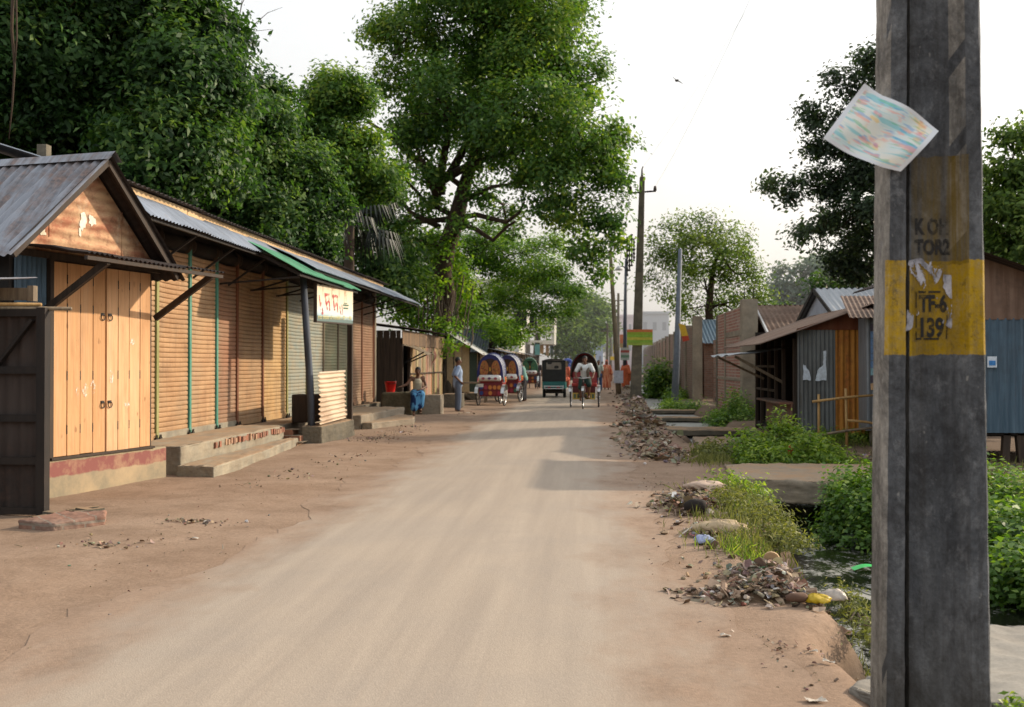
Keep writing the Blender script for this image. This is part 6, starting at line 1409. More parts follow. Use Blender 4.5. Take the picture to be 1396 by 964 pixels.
    b = MB(); pts = [arch(i / 24) for i in range(25)]; b.poly([(x, -.222, z) for x, z in pts]); bp = b.build('hood_back', plain('hood_back', tuple(int(v * .34) for v in panel_cs[0]), .6), hd)
    b = MB(); b.grid(lambda a, c: (lambda p: (p[0] * (1 - .17 * c), -.226, Z0 + (p[1] - Z0) * (1 - .17 * c)))(arch(a)), 24, 1); b.build('hood_border', mbd, bp)
    b = MB(); q = random.Random(7)
    for s_ in (-1, 1):
        b.col = lin(panel_cs[0]); cx = s_ * .215; b.poly([(cx + .155 * math.cos(a) * (1 - (.25 * s_ * math.cos(a) * max(0, math.sin(a)))), -.229, 1.27 + (.33 if math.sin(a) > 0 else .26) * math.sin(a)) for a in [k_ * math.pi / 10 for k_ in range(20)]])
        for i in range(16):
            b.col = lin(q.choice(panel_cs[1:])); x, z = cx + q.uniform(-.1, .1), 1.27 + q.uniform(-.2, .24); b.poly([(x - .025, -.231, z), (x, -.231, z - .035), (x + .025, -.231, z), (x, -.231, z + .035)])
    b.col = lin((60, 30, 24)); b.poly([(-.05, -.229, 1.02), (.05, -.229, 1.02), (.06, -.229, 1.5), (0, -.229, 1.56), (-.06, -.229, 1.5)]); b.col = lin((206, 160, 60)); b.poly([(-.02, -.232, 1.22), (.02, -.232, 1.22), (.015, -.232, 1.36), (-.015, -.232, 1.36)])
    b.build('painted_ornament', M['mixed_gloss'], bp, cols=True)
    b = MB()   # fringe of tassels hanging from the front edge and sides
    for s_ in (-1, 1):
        for i in range(5):
            b.col = lin(q.choice([(206, 150, 50), (190, 60, 50), (60, 110, 170), (80, 150, 90)])); y = -.16 + i * .11; b.poly([(s_ * .465, y, 1.02), (s_ * .465, y + .09, 1.02), (s_ * .485, y + .08, .82), (s_ * .485, y + .01, .84)])
    b.build('side_flap', M['mixed_gloss'], hd, cols=True)
    b = MB(); b.col = lin((180, 150, 60)); b.box(-.38, .38, .79, .80, .3, .52)
    for i in range(6): b.col = lin(q.choice([(70, 90, 60), (150, 60, 50), (206, 190, 120)])); b.box(-.34 + i * .12, -.26 + i * .12, .803, .806, .34, .48)
    b.col = lin((206, 206, 200)); b.box(-.41, -.38, .6, .8, .3, .7); b.box(.38, .41, .6, .8, .3, .7); b.build('front_panel', M['mixed_gloss'], t, cols=True)
    t.location = loc; t.rotation_euler = (0, 0, rz); return t
orn = [(150, 96, 54), (130, 46, 42), (180, 140, 66), (60, 80, 40), (120, 60, 40)]
rickshaw('parked cycle rickshaw with blue arched hood and white rear bolster, nearest on the left', (-3.36, 36.1, 0), R(-7), (170, 174, 184), (36, 42, 96), orn, (120, 60, 50), (110, 40, 50))
rickshaw('second parked cycle rickshaw with silver-topped hood, half hidden behind the nearest one', (-3.02, 39.8, 0), R(-13), (170, 172, 180), (44, 48, 92), orn, (120, 60, 50), (110, 44, 50))
rickshaw('cycle rickshaw with a pale top and green hood back beside the far stalls', (-3.35, 60.5, 0), R(4), (178, 186, 190), (60, 100, 76), [(60, 110, 80), (70, 130, 90), (120, 130, 70), (50, 90, 70)], (90, 60, 50), (90, 66, 60))
rickshaw('far cycle rickshaw with a bright blue hood beyond the three-wheeler', (-1.35, 72, 0), R(0), (150, 170, 206), (40, 70, 160), [(40, 80, 170), (60, 100, 190), (206, 206, 206)], (60, 60, 110), (70, 70, 90))
mr_ = rickshaw('cycle rickshaw with maroon-lined hood being ridden toward the viewer', (-.07, 34.9, 0), R(180 - 2), (50, 46, 44), (56, 62, 54), orn, (134, 26, 44), (90, 40, 40))

# battery three-wheeler
def threewheeler(label, loc, rz):
    t = thing('three_wheeler', (0, 0, 0), label, 'three-wheeler'); teal = plain('teal_paint', (34, 104, 102), .4); canv = plain('dark_canvas', (44, 46, 46), .85); tan = plain('tan_trim', (136, 124, 96), .7)
    for x, y in ((-.44, 0), (.44, 0), (0, 1.75)):
        b = MB(); b.torus((x, y, .25), .19, .06, 0, 26, 8); wv = b.build('wheel', M['black'], t, True); b = MB(); b.tube([(x - .04, y, .25), (x + .04, y, .25)], .14, 16); b.build('rim', M['chrome'], wv)
    b = MB(); b.prism([(-.5, -.42), (.5, -.42), (.5, 1.2), (.3, 1.75), (.16, 2.0), (-.16, 2.0), (-.3, 1.75), (-.5, 1.2)], .40, .72); b.build('body', teal, t, bevel=.03)
    b = MB(); b.box(-.5, .5, -.435, -.42, .72, 1.62); rc = b.build('rear_canvas', canv, t)
    b = MB(); b.grid(lambda a, c: (-.32 + .64 * a, -.437 - .005 * math.sin(a * 7) * math.sin(c * 5), 1.24 + .30 * c), 10, 6); b.build('rear_window', plain('cloudy_plastic', (128, 122, 112), .25, 0, .3, 5), rc)
    b = MB(); b.box(-.5, -.485, -.42, .25, .72, 1.6); b.build('side_canvas', canv, t)
    b = MB()
    def rf(a, c): x = -.53 + 1.06 * a; return (x, -.48 + 2.2 * c, 1.70 - .10 * abs(2 * a - 1) ** 2.5 - .05 * c ** 3)
    b.grid(rf, 16, 8); b.grid(lambda a, c: (lambda p: (p[0], p[1], p[2] - .03))(rf(a, c)), 16, 8)
    b.build('roof', plain('roof_vinyl', (84, 88, 86), .5), t, True)
    b = MB(); 
    for x in (-.49, .49):
        for y in (-.40, .35, 1.2): b.beam((x, y, .7), (x, y, 1.62), .045, .05)
    b.build('post', tan, t)
    b = MB(); b.box(-.5, .5, .0, .45, .72, .82); b.box(-.48, .48, -.12, .0, .82, 1.2); b.build('bench_seat', plain('seat_brown', (90, 54, 44), .5), t, bevel=.02)
    b = MB(); b.tube([(-.42, -.5, .52), (.42, -.5, .52)], .022, 7); b.tube([(-.42, -.5, .42), (.42, -.5, .42)], .022, 7); b.box(-.42, -.38, -.5, -.42, .4, .55); b.box(.38, .42, -.5, -.42, .4, .55); b.build('bumper', M['chrome'], t)
    for x in (-.2, .2): MB().box(x - .06, x + .06, -.455, -.435, .44, .52).build('tail_light', plain('red_lens', (170, 20, 20), .25), t, bevel=.005)
    b = MB(); b.box(-.36, .36, -.1, .1, .2, .4); b.tube([(-.44, 0, .25), (.44, 0, .25)], .04, 8); b.build('axle', M['iron'], t)
    b = MB(); b.tube([(0, 1.75, .3), (0, 1.6, .95)], .03, 7); b.tube([(-.3, 1.5, 1.0), (.3, 1.5, 1.0)], .018, 6); b.build('handlebar', M['iron'], t)
    b = MB(); b.grid(lambda a, c: (-.34 + .68 * a, 1.95 - .25 * c, .72 + .75 * c), 6, 4); b.build('windscreen', plain('screen_grey', (90, 100, 104), .15), t)
    t.location = loc; t.rotation_euler = (0, 0, rz); return t
threewheeler('dark canvas-backed three-wheeler with teal lower body driving away', (-1.40, 44.5, 0), R(-1.5))

# ================================================================== PEOPLE
SKIN = plain('skin', (104, 70, 50), .55, 0, .08); HAIR = plain('hair', (18, 16, 15), .6, 0, .2); EYE_W = plain('eye', (20, 16, 14), .3)
def cloth(name, c, var=.12): return plain(name, c, .85, 0, var, 14)
def remeshed(mb, name, mat, parent, vox=.012, sm=6):
    me = bpy.data.meshes.new('tmp'); me.from_pydata([tuple(v) for v in mb.v], [], mb.f); o = bpy.data.objects.new('tmp', me); COL.objects.link(o)
    r = o.modifiers.new('r', 'REMESH'); r.mode = 'VOXEL'; r.voxel_size = vox; s_ = o.modifiers.new('s', 'SMOOTH'); s_.factor = .5; s_.iterations = sm
    bpy.context.view_layer.update(); m2 = bpy.data.meshes.new_from_object(o.evaluated_get(bpy.context.evaluated_depsgraph_get())); bpy.data.objects.remove(o)
    m2.name = name; m2.materials.clear(); m2.materials.append(mat); m2.polygons.foreach_set('use_smooth', [True] * len(m2.polygons))
    ob = bpy.data.objects.new(name, m2); COL.objects.link(ob); ob.parent = parent; return ob
def person(label, loc, rz, J, shirt=None, lower=None, hair='short', skin=SKIN, group=None, vox=.014, extra=None, sleeve=.5, lower_kind='trousers', girth=1.0):
    """J: joints in the figure's own space (faces +Y): pelvis, chest, neck, head, (shoulder, elbow, wrist, hand dir) x2, (hip, knee, ankle, toe) x2"""
    t = thing('person', (0, 0, 0), label, 'person', group); V = Vector; b = MB(); g = girth
    pel, ch, nk, hd = V(J['pelvis']), V(J['chest']), V(J['neck']), V(J['head'])
    tor = (ch - pel).normalized()
    b.capsule(pel, pel.lerp(ch, .5), .125 * g, .115 * g, 14); b.capsule(pel.lerp(ch, .45), ch, .115 * g, .135 * g, 14); b.capsule(ch, nk - (nk - ch) * .2, .13 * g, .06, 12); b.capsule(nk - (hd - nk) * .3, hd - (hd - nk) * .1, .054, .05, 10)
    fd = V(J.get('face', (0, 1, 0))).normalized(); b.ell(hd, (.074, .088, .108), 14, 10, Matrix.Rotation(math.atan2(-fd.x, fd.y), 3, 'Z')); b.ell(hd + fd * .03 - V((0, 0, .06)), (.05, .055, .055), 10, 8)
    b.capsule(hd + fd * .085 + V((0, 0, .015)), hd + fd * .105 - V((0, 0, .02)), .012, .017, 8)
    sd_ = fd.cross(V((0, 0, 1))).normalized()
    for s_ in (-1, 1): b.ell(hd + sd_ * s_ * .075 - fd * .005, (.016, .02, .032), 8, 6)
    b.capsule(hd + fd * .083 - sd_ * .02 - V((0, 0, .052)), hd + fd * .083 + sd_ * .02 - V((0, 0, .052)), .011, .011, 6)
    for s_ in ('L', 'R'):
        sh, elb, wr, hn = (V(p) for p in J['arm' + s_]); b.capsule(ch + (sh - ch) * .6, sh, .075, .062, 12); b.capsule(sh, elb, .052 * g, .042, 12); b.capsule(elb, wr, .041, .028, 12)
        hdv = (hn - wr).normalized(); sdv = hdv.cross(V((0, 0, 1)) if abs(hdv.z) < .9 else V((0, 1, 0))).normalized(); nv_ = sdv.cross(hdv)
        for k_ in range(4): b.capsule(wr + sdv * (k_ - 1.5) * .008, wr + hdv * .085 + sdv * (k_ - 1.5) * .020, .018, .014, 8)
        for k_ in range(4):
            p0 = wr + hdv * .085 + sdv * (k_ - 1.5) * .020; l_ = (.07, .082, .077, .06)[k_]; p1 = p0 + hdv * l_ * .5 + sdv * (k_ - 1.5) * .003; p2 = p1 + (hdv * .75 - nv_ * .65).normalized() * l_ * .5; b.capsule(p0, p1, .0105, .010, 8); b.capsule(p1, p2, .0095, .0085, 8)
        b.capsule(wr + hdv * .03 + sdv * .03, wr + hdv * .075 + sdv * .065, .013, .011, 8)
        hp, kn, an, to = (V(p) for p in J['leg' + s_]); b.capsule(hp, kn, .085 * g, .056, 12); b.capsule(kn, kn.lerp(an, .35), .055, .056, 12); b.capsule(kn.lerp(an, .35), an, .056, .036, 12)
        b.capsule(an - V((0, 0, .03)) - (to - an) * .25, an + (to - an) * .6 - V((0, 0, .035)), .036, .036, 10); b.capsule(an + (to - an) * .5 - V((0, 0, .04)), to, .038, .026, 10)
    body = remeshed(b, 'body', skin, t, vox, 4)
    e = MB()
    for s_ in (-1, 1): e.ell(hd + fd * .076 + sd_ * s_ * .032 + V((0, 0, .012)), (.012, .012, .009), 8, 6)
    e.build('eye', EYE_W, t, True)
    if hair:
        hm = MB(); up = V((0, 0, 1)); hm.ell(hd + V((0, 0, .028)) - fd * .016, (.083, .092, .096), 14, 9, Matrix.Rotation(math.atan2(-fd.x, fd.y), 3, 'Z'))
        if hair == 'veil': hm = None
        else: hm.build('hair', HAIR, t, True)
    if shirt:
        m_, kind = shirt; s2 = MB(); s2.capsule(pel + tor * (-.06 if kind != 'vest' else .0), pel.lerp(ch, .5), .155 * g, .142 * g, 14); s2.capsule(pel.lerp(ch, .45), ch, .142 * g, .158 * g, 14)
        for s_ in ('L', 'R'):
            sh, elb, wr, hn = (V(p) for p in J['arm' + s_])
            if kind == 'vest': s2.capsule(ch, ch + (sh - ch) * .55 + V((0, 0, .02)), .10, .05, 10)
            else: s2.capsule(ch + (sh - ch) * .6, sh, .098, .078, 12); s2.capsule(sh, sh.lerp(elb, sleeve * 1.6 if sleeve < 1 else 1), .075, .068, 12)
            if sleeve >= 1: s2.capsule(elb, elb.lerp(wr, .9), .062, .045, 12)
        if kind != 'vest': s2.capsule(ch, ch + (nk - ch) * .55, .125, .075, 12)
        remeshed(s2, 'shirt', m_, t, vox, 4)
    if lower:
        s2 = MB(); s2.capsule(pel - tor * .02, pel + tor * .05, .142 * g, .138 * g, 14)
        for s_ in ('L', 'R'):
            hp, kn, an, to = (V(p) for p in J['leg' + s_])
            if lower_kind == 'trousers': s2.capsule(hp, kn, .108, .085, 12); s2.capsule(kn, kn.lerp(an, .93), .085, .078, 12)
            elif lower_kind == 'shorts': s2.capsule(hp, hp.lerp(kn, .98), .115, .10, 12)
            elif lower_kind == 'lungi': s2.capsule(hp, kn, .12, .115, 12); s2.capsule(kn, kn.lerp(an, .72), .115, .11, 12)
        if lower_kind == 'lungi':
            k0, k1 = V(J['legL'][1]), V(J['legR'][1]); a0, a1 = V(J['legL'][2]), V(J['legR'][2])
            for i in range(3): f_ = (i + 1) / 4; s2.capsule(V(J['legL'][0]).lerp(V(J['legR'][0]), f_), k0.lerp(k1, f_), .11, .11, 10); s2.capsule(k0.lerp(k1, f_), k0.lerp(k1, f_).lerp(a0.lerp(a1, f_), .7), .11, .11, 10)
        remeshed(s2, lower_kind if lower_kind != 'lungi' else 'lungi', lower, t, vox, 5)
    if extra: extra(t, J)
    t.location = loc; t.rotation_euler = (0, 0, rz); return t
def stand(lean=0.0, arms=None, stride=.0):
    J = dict(pelvis=(0, 0, .90), chest=(0, lean * .4, 1.24), neck=(0, lean * .6, 1.43), head=(0, lean * .6 + .02, 1.57))
    for s_, x in (('L', -1), ('R', 1)):
        J['arm' + s_] = ((x * .175, lean * .4, 1.36), (x * .22, lean * .4 - .03, 1.08), (x * .23, lean * .4 + .06, .84), (x * .22, lean * .4 + .1, .68))
        st_ = stride * x; J['leg' + s_] = ((x * .09, 0, .88), (x * .10, st_ * .5 + .02, .48), (x * .10, st_, .085), (x * .12, st_ + .17, .03))
    if arms: J.update(arms)
    return J
# man in the pale blue shirt, seen from his left side, hand at the hip
J = stand(); J['armR'] = ((.175, 0, 1.36), (.24, -.12, 1.10), (.20, .05, .93), (.14, .12, .88)); J['armL'] = ((-.175, 0, 1.36), (-.24, -.10, 1.10), (-.20, .06, .92), (-.14, .13, .86)); J['face'] = (.15, 1, -.1)
person('man standing with a hand on his hip, pale blue shirt and grey trousers', (-3.95, 31.3, 0), R(-72), J, (cloth('shirt_blue', (146, 164, 190)), 'shirt'), cloth('trousers_grey', (92, 102, 118)))
# seated youth in vest and lungi with a stick
J = dict(pelvis=(0, .02, .76), chest=(0, .10, 1.05), neck=(0, .14, 1.22), head=(0, .17, 1.35), face=(.1, 1, -.25))
J['armR'] = ((.165, .10, 1.16), (.32, .18, .98), (.46, .24, .93), (.54, .28, .92)); J['armL'] = ((-.165, .10, 1.16), (-.24, .14, .92), (-.08, .32, .85), (.0, .36, .84))
J['legL'] = ((-.08, .05, .74), (-.05, .42, .70), (-.02, .40, .30), (-.04, .54, .26)); J['legR'] = ((.09, .05, .74), (.13, .44, .66), (.16, .46, .22), (.18, .6, .16))
def stickf(t, J):
    b = MB(); b.tube([(.52, .29, .70), (.52, .30, .98)], .02, 7); b.build('stick_grip', M['black'], t)
m, tt = nt('lungi_blue'); n = N(tt); wv_ = n.noise(n.coord((8, 8, 3)), 1.4, 2, .5); n.out(n.mix(n.ramp(wv_, .46, .54), lin((26, 44, 84)), lin((84, 140, 180))), .85, 0, None, .2); LUNGI = m
person('youth sitting on the masonry block in a pale vest and blue patterned lungi', (-4.78, 28.72, -.08), R(198), J, (cloth('vest_cream', (176, 166, 142)), 'vest'), LUNGI, lower_kind='lungi', sleeve=.0, girth=.85)
# rickshaw puller on the middle rickshaw (rides towards the camera)
J = dict(pelvis=(0, -.02, 1.02), chest=(0, .14, 1.32), neck=(0, .19, 1.49), head=(0, .22, 1.62), face=(.05, 1, -.15))
for s_, x in (('L', -1), ('R', 1)): J['arm' + s_] = ((x * .18, .15, 1.43), (x * .30, .22, 1.20), (x * .27, .36, 1.05), (x * .24, .45, 1.02))
J['legL'] = ((-.09, .0, 1.0), (-.14, .32, .80), (-.13, .18, .44), (-.13, .33, .38)); J['legR'] = ((.09, .0, 1.0), (.13, .28, .70), (.13, .16, .36), (.14, .30, .30))
def scarf(t, J):
    b = MB(); c_ = cloth('scarf', (96, 84, 70))
    b.capsule((-.09, .12, 1.48), (-.10, .27, 1.22), .05, .055, 10); b.capsule((-.10, .27, 1.22), (-.11, .25, 1.02), .055, .045, 10); b.capsule((.09, .12, 1.48), (.11, .26, 1.30), .045, .045, 10); b.capsule((-.08, .1, 1.48), (.08, .1, 1.48), .05, .05, 10); remeshed(b, 'scarf', c_, t, .014, 3)
person('rickshaw puller in a white shirt, scarf and dark green shorts pedalling toward the viewer', (-.06, 33.98, 0), R(180 - 2), J, (cloth('shirt_white', (206, 210, 208)), 'shirt'), cloth('shorts_green', (30, 52, 44)), lower_kind='shorts', extra=scarf)
# woman in orange sari, walking towards the camera
def sari(col_, vcol):
    def f(t, J):
        b = MB(); b.tube([(0, 0, .10), (0, .0, .35), (0, 0, .75), (0, .01, 1.0), (0, .01, 1.22), (0, .0, 1.40)], [.24, .25, .21, .19, .21, .12], 20); b.capsule((-.17, .0, 1.34), (-.26, .06, .95), .09, .12, 12); b.capsule((.17, .0, 1.34), (.24, .06, 1.0), .09, .10, 12); b.capsule((-.24, .02, 1.0), (-.22, -.02, .55), .12, .10, 12)
        remeshed(b, 'sari', col_, t, .016, 4); h = MB(); h.ell((0, -.015, 1.585), (.10, .105, .13), 14, 10); h.capsule((0, -.05, 1.5), (0, -.06, 1.3), .09, .12, 10); remeshed(h, 'veil', vcol, t, .016, 3)
    return f
m, tt = nt('sari_orange'); n = N(tt); wv_ = n.noise(n.coord((14, 14, .8)), 1.3, 2, .5); n.out(n.mix(n.ramp(wv_, .45, .55), lin((176, 84, 58)), lin((206, 150, 116))), .8, 0, None, .2)
J = stand(0, None, .12); J['face'] = (0, 1, 0)
person('woman wrapped in a striped orange sari walking on the right side of the road', (1.14, 59.5, 0), R(180), J, None, None, None, extra=sari(m, plain('veil_orange', (190, 104, 78), .85)))
# helper leaning at the second rickshaw
J = stand(.25); J['armR'] = ((.175, .1, 1.36), (.24, .22, 1.10), (.18, .32, .9), (.16, .36, .8)); J['armL'] = ((-.175, .1, 1.36), (-.24, .3, 1.15), (-.15, .5, 1.02), (-.1, .58, .98))
person('person in a teal vest leaning forward at the second parked rickshaw', (-2.45, 40.2, 0), R(75), J, (cloth('vest_teal', (120, 160, 150)), 'vest'), cloth('trousers_dark', (52, 50, 54)), sleeve=0)
# passenger at the open right side of the three-wheeler
J = dict(pelvis=(0, .0, .88), chest=(0, .02, 1.18), neck=(0, .04, 1.36), head=(0, .06, 1.49))
for s_, x in (('L', -1), ('R', 1)):
    J['arm' + s_] = ((x * .17, .03, 1.28), (x * .24, .05, 1.02), (x * .2, .25, .92), (x * .18, .33, .9)); J['leg' + s_] = ((x * .09, .03, .86), (x * .1, .42, .84), (x * .1, .42, .5), (x * .1, .56, .46))
person('passenger in coral clothes seated at the open side of the three-wheeler', (-.98, 44.72, 0), R(-8), J, (cloth('shirt_coral', (226, 120, 92)), 'shirt'), cloth('coral_cloth', (206, 104, 80)), hair='short', sleeve=1, vox=.018)
# distant walkers
for i, (px, Y, sc_c, lc, rz, lab) in enumerate(((785, 66, (190, 180, 172), (176, 170, 166), 180, 'distant walker in pale clothes just right of the blue hooded rickshaw'), (816, 56, (176, 186, 178), (60, 84, 130), 170, 'distant man in a pale shirt and blue lungi behind the middle rickshaw'), (821, 84, (120, 110, 120), (80, 80, 90), 0, 'small dark figure far down the road beside the sari woman'), (733, 62, (60, 54, 56), (80, 76, 80), 0, 'shadowy person near the far stall posts'), (768, 100, (150, 150, 156), (70, 74, 90), 0, 'tiny figure walking far away on the left of the road'))):
    X = P(px, 500, Y).x; J = stand(0, None, .15); person(lab, (X, Y, 0), R(rz), J, (cloth('shirt_far', sc_c), 'shirt'), cloth('lower_far', lc), vox=.02)
J = stand(); p_ = P(853, 515, 60)
person('woman in bright orange and red standing behind the tall pole', (p_.x, 60, 0), R(150), J, None, None, 'short', extra=sari(plain('sari_red', (170, 84, 50), .8), plain('veil_red', (150, 40, 60), .8)), vox=.018)

# ================================================================== LITTER
PAL = [(92, 78, 64), (108, 92, 76), (74, 62, 52), (128, 112, 94), (152, 140, 124), (180, 172, 160), (98, 84, 68), (80, 72, 64), (118, 98, 78), (142, 122, 100), (200, 196, 188), (58, 50, 44), (110, 102, 92), (124, 102, 84), (108, 106, 102), (88, 76, 62), (104, 96, 84), (128, 118, 106), (136, 116, 92), (100, 84, 66), (146, 130, 108), (86, 76, 62), (70, 62, 54), (116, 108, 98), (96, 88, 78), (132, 84, 72), (98, 108, 116), (92, 110, 88)]
def litter(name, spots, label, seed, smin=.02, smax=.085):
    b = MB(); q = random.Random(seed)
    for cx, cy, rx, ry, hh, n_ in spots:
        if hh < .006: pass
        b.col = lin((104, 84, 64)); 
        def mf(a, c):
            th = a * 6.2832; k_ = c; x, y = cx + math.cos(th) * rx * 1.0 * k_ * (1 + .12 * math.sin(th * 3 + cx)), cy + math.sin(th) * ry * k_ * (1 + .1 * math.sin(th * 4)); 
            return (x, y, height(x, y) - .02 + hh * max(0, 1 - k_ ** 1.6) * (1 + .25 * math.sin(th * 5 + c * 9)))
        if hh > .006: b.grid(mf, 28, 8)
        for i in range(n_):
            a, r_ = q.uniform(0, 6.283), min(1.9, abs(q.gauss(0, .62))); x, y = cx + math.cos(a) * r_ * rx, cy + math.sin(a) * r_ * ry; z = height(x, y) + hh * max(0, 1 - r_ ** 1.6) + .005
            s_ = q.uniform(smin, smax) * (1.6 if q.random() < .08 else 1); mud = q.uniform(.1, .8) if q.random() < .85 else 0; b.col = lin(tuple(min(255, max(0, (v + q.randint(-12, 12)) * (1 - mud) + m_ * mud + 10)) for v, m_ in zip(q.choice(PAL), (140, 116, 92)))); kd = q.random()
            n1 = Vector((q.gauss(0, .5), q.gauss(0, .5), 1)).normalized(); u = n1.orthogonal().normalized(); u.rotate(Matrix.Rotation(q.uniform(0, 6.28), 3, n1)); v = n1.cross(u); p = Vector((x, y, z + s_ * .2))
            if kd < .34:      # torn flat scraps, bent once
                w_ = s_ * q.uniform(.5, 1.1); k1 = n1 * s_ * q.uniform(-.3, .5); m0, m1 = p + v * w_ * q.uniform(.7, 1), p - v * w_ * q.uniform(.7, 1)
                b.poly([m0 + u * s_ * .0, p + u * s_ * q.uniform(.7, 1.2) + v * w_ * .4 + k1, p + u * s_ + k1 * 1.2 - v * w_ * q.uniform(.2, .8), m1]); b.poly([m0, m1, p - u * s_ * q.uniform(.7, 1.1) - v * w_ * .6 + k1, p - u * s_ + v * w_ * .5 + k1 * .8])
            elif kd < .82: b.crumple(p, s_ * .55, q.randint(0, 9999), q.uniform(.35, .7), 6)
            elif kd < .93: b.tube([p - u * s_ * 1.6, p + n1 * s_ * .15, p + u * s_ * 1.6 + v * s_ * q.uniform(-.4, .4)], [s_ * .12, s_ * .14, s_ * .08], 5)
            else: b.tube([p - u * s_ * .7, p + u * s_ * .7], s_ * .38, 7)
    return stuff(b.build(name, M['mixed'], None, cols=True), label, 'litter')
litter('litter', [(1.08, 6.6, .46, .22, .08, 1000), (1.22, 7.15, .34, .36, .09, 600), (1.42, 6.7, .16, .22, .06, 240)], 'nearest heap of mixed rubbish spilling from the bank onto the roadside', 1, .010, .042)
litter('litter', [(1.08, 10.7, .38, .7, .13, 620), (1.3, 11.6, .36, .5, .10, 300), (1.15, 9.0, .4, .6, .03, 200), (1.45, 8.0, .35, .6, .03, 160)], 'middle stretch of rubbish below the weeds before the wide slab', 2, .014, .055)
litter('litter', [(1.25, 16.6, .5, .8, .11, 800), (1.05, 18.6, .4, 1.0, .06, 420), (1.25, 21.2, .55, 1.2, .08, 420)], 'long rubbish heap along the road edge beyond the wide slab', 3, .02, .08)
litter('litter', [(1.35, 25, .5, 1.8, .10, 520), (1.5, 30, .45, 2.4, .12, 520), (1.75, 36, .55, 3.4, .15, 500), (2.0, 43, .7, 5, .18, 420), (2.2, 54, .8, 7, .25, 300)], 'rubbish strewn along the drain edge into the distance', 4, .025, .11)
litter('litter', [(4.4, 16.2, 1.0, 1.0, .02, 160), (3.4, 14.3, .9, .5, .0, 60), (6.3, 13.6, 1.6, 1.2, .05, 700), (3.6, 21.5, .7, .8, .03, 80), (5.4, 17.8, .5, .4, .02, 80)], 'scattered scraps on the dark soil by the huts', 5, .02, .06)
litter('litter', [(-4.1, 19.6, .5, .9, .0, 160), (-3.9, 21.5, .6, 1.2, .0, 90), (-4.0, 23.2, .5, 1.0, .0, 50), (-3.62, 9.2, .4, .2, .004, 110), (-3.85, 8.0, .6, .25, .0, 60), (-3.6, 30, .5, 1.5, .01, 60), (-3.8, 13.5, .8, 2, .0, 40), (-3.6, 16.2, .5, 1.5, .0, 40)], 'sparse scraps of paper and leaves on the dirt before the shops', 6, .008, .032)
q = random.Random(31)
litter('litter', [(-1, 8, 2.6, 4, .0, 70), (1.0, 5.4, .45, .8, .0, 90), (1.0, 7.8, .5, 1.2, .0, 160), (-2.6, 6.6, .9, 1.2, .0, 40), (-3.6, 8.5, .9, 2, .0, 90), (.9, 12.6, .4, 1.2, 0, 120), (-4.0, 12, .7, 2, 0, 80)], 'stray bits and leaves lying loose on the road', 7, .004, .016)
def crum(name, c, r_, fl, col_, lab, cat, seed, stretch=(1, 1, 1), rough=.5):
    b = MB(); b.sack(c, (r_ * stretch[0], r_ * stretch[1] * .85, r_ * fl * stretch[2]), seed)
    o = b.build(name, plain(name, col_, rough, 0, .2), None, True); return tag(o, lab, cat)
g0 = G(1108, 822, .02); crum('plastic_bag', (g0.x + .02, g0.y - .03, .045), .06, .5, (186, 158, 34), 'crumpled yellow plastic bag at the right end of the nearest heap', 'bag', 3, (1.0, .8, 1.0), .4)
g0 = G(1134, 817, .03); crum('plastic_bag', (g0.x + .03, g0.y + .05, .035), .06, .6, (180, 170, 160), 'crumpled white bag beside the yellow one at the heap end', 'bag', 4)
g0 = G(983, 722, .05); crum('cloth_sack', (g0.x, g0.y, .06), .14, .5, (176, 156, 126), 'limp cream sack lying by the weeds above the nearest heap', 'sack', 5, (1.3, .7, .8), .8)
g0 = G(962, 663, .12); crum('cloth_sack', (g0.x, g0.y, .12), .15, .45, (180, 158, 140), 'pale pinkish sack on top of the middle rubbish heap', 'sack', 6, (1.2, .9, .7), .8)
g0 = G(960, 742, .0); crum('plastic_bag', (g0.x, g0.y, .03), .07, .5, (150, 160, 190), 'small bluish white plastic bag below the cream sack', 'bag', 8)
g0 = G(948, 700, .02)
b = MB(); b.tube([(g0.x - .11, g0.y, .08), (g0.x - .04, g0.y, .09), (g0.x + .06, g0.y, .09), (g0.x + .1, g0.y, .09)], [.035, .07, .07, .055], 14); tag(b.build('broken_pot', M['soot'], None, True), 'dark rusty can lying on its side in the middle heap', 'can')
g0 = G(1085, 818, .05); b = MB(); b.tube([(g0.x - .06, g0.y, .06), (g0.x - .03, g0.y, .065), (g0.x + .05, g0.y + .03, .06), (g0.x + .07, g0.y + .04, .06)], [.014, .027, .03, .02], 12); tag(b.build('coconut_husk', plain('husk', (96, 72, 58), .9, 0, .4), None, True), 'brown hollow coconut husk left of the yellow bag', 'husk')
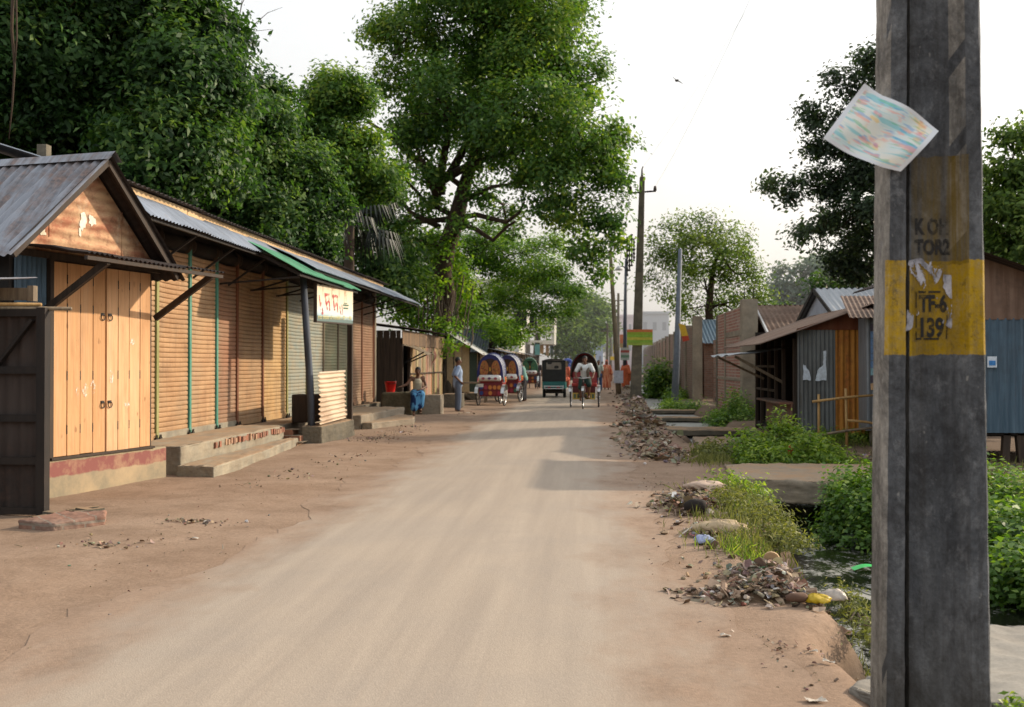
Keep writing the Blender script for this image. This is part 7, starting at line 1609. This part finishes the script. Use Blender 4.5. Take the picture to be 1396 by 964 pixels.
for (px, py, r_, lab) in ((1052, 770, .055, 'pale round clay disc standing at the back of the nearest heap'),):
    g0 = G(px, py, .08); b = MB(); b.tube([(g0.x, g0.y, .12), (g0.x + .004, g0.y + .012, .125)], r_, 14); tag(b.build('clay_disc', plain('clay', (190, 160, 124), .9), None), lab, 'disc')
g0 = G(1180, 778, -.54); b = MB(); b.grid(lambda a, c: (g0.x - .12 + .3 * a, g0.y - .05 + .14 * c, -.53 + .04 * math.sin(a * 3.1)), 8, 3); tag(b.build('plastic_tray', plain('green_plastic', (60, 190, 96), .4), None, True), 'bright green plastic piece floating in the drain beside the pole', 'plastic')
g0 = G(1160, 738, -.54); crum('foam_lump', (g0.x, g0.y, -.52), .12, .4, (176, 178, 180), 'grey-white foam lump floating near the creeper mound', 'foam', 14)
g0 = G(1072, 630, .0); b = MB(); b.poly([(g0.x, g0.y, .05), (g0.x + .12, g0.y + .05, .04), (g0.x + .1, g0.y, .22), (g0.x + .04, g0.y, .26)]); tag(b.build('red_wrapper', plain('red_wrap', (190, 60, 40), .5), None), 'small red wrapper caught in the largest weed bush', 'wrapper')
for i, (px, py, sx_, lab) in enumerate(((989, 868, .028, 'white paper scrap on the sand below the nearest heap'), (1130, 904, .03, 'white folded paper scrap left of the pole, upper of the two'), (1112, 957, .045, 'largest white paper scrap at the bottom edge near the pole'), (625, 784, .016, 'tiny white paper scrap alone in the middle of the road'), (1109, 890, .022, 'small curled paper scrap on the sand near the pole'), (265, 735, .035, 'white scrap among leaves on the left dirt verge'))):
    g0 = G(px, py, .006); b = MB(); q = random.Random(i); a = q.uniform(-.4, .4)
    b.grid(lambda u, v: (g0.x + (u - .5) * 2 * sx_ * math.cos(a) - (v - .5) * sx_ * math.sin(a), g0.y + (v - .5) * sx_ * 1.1 * math.cos(a) + (u - .5) * sx_ * math.sin(a), .012 + height(g0.x, g0.y) * 0 + .004 + .006 * math.sin(u * 5 + i) * (v + .3) + .004 * math.sin(v * 9 + u * 4)), 5, 4); tag(b.build('paper_scrap', plain('paper', (190, 180, 166), .8, 0, .1), None), lab, 'paper scrap')
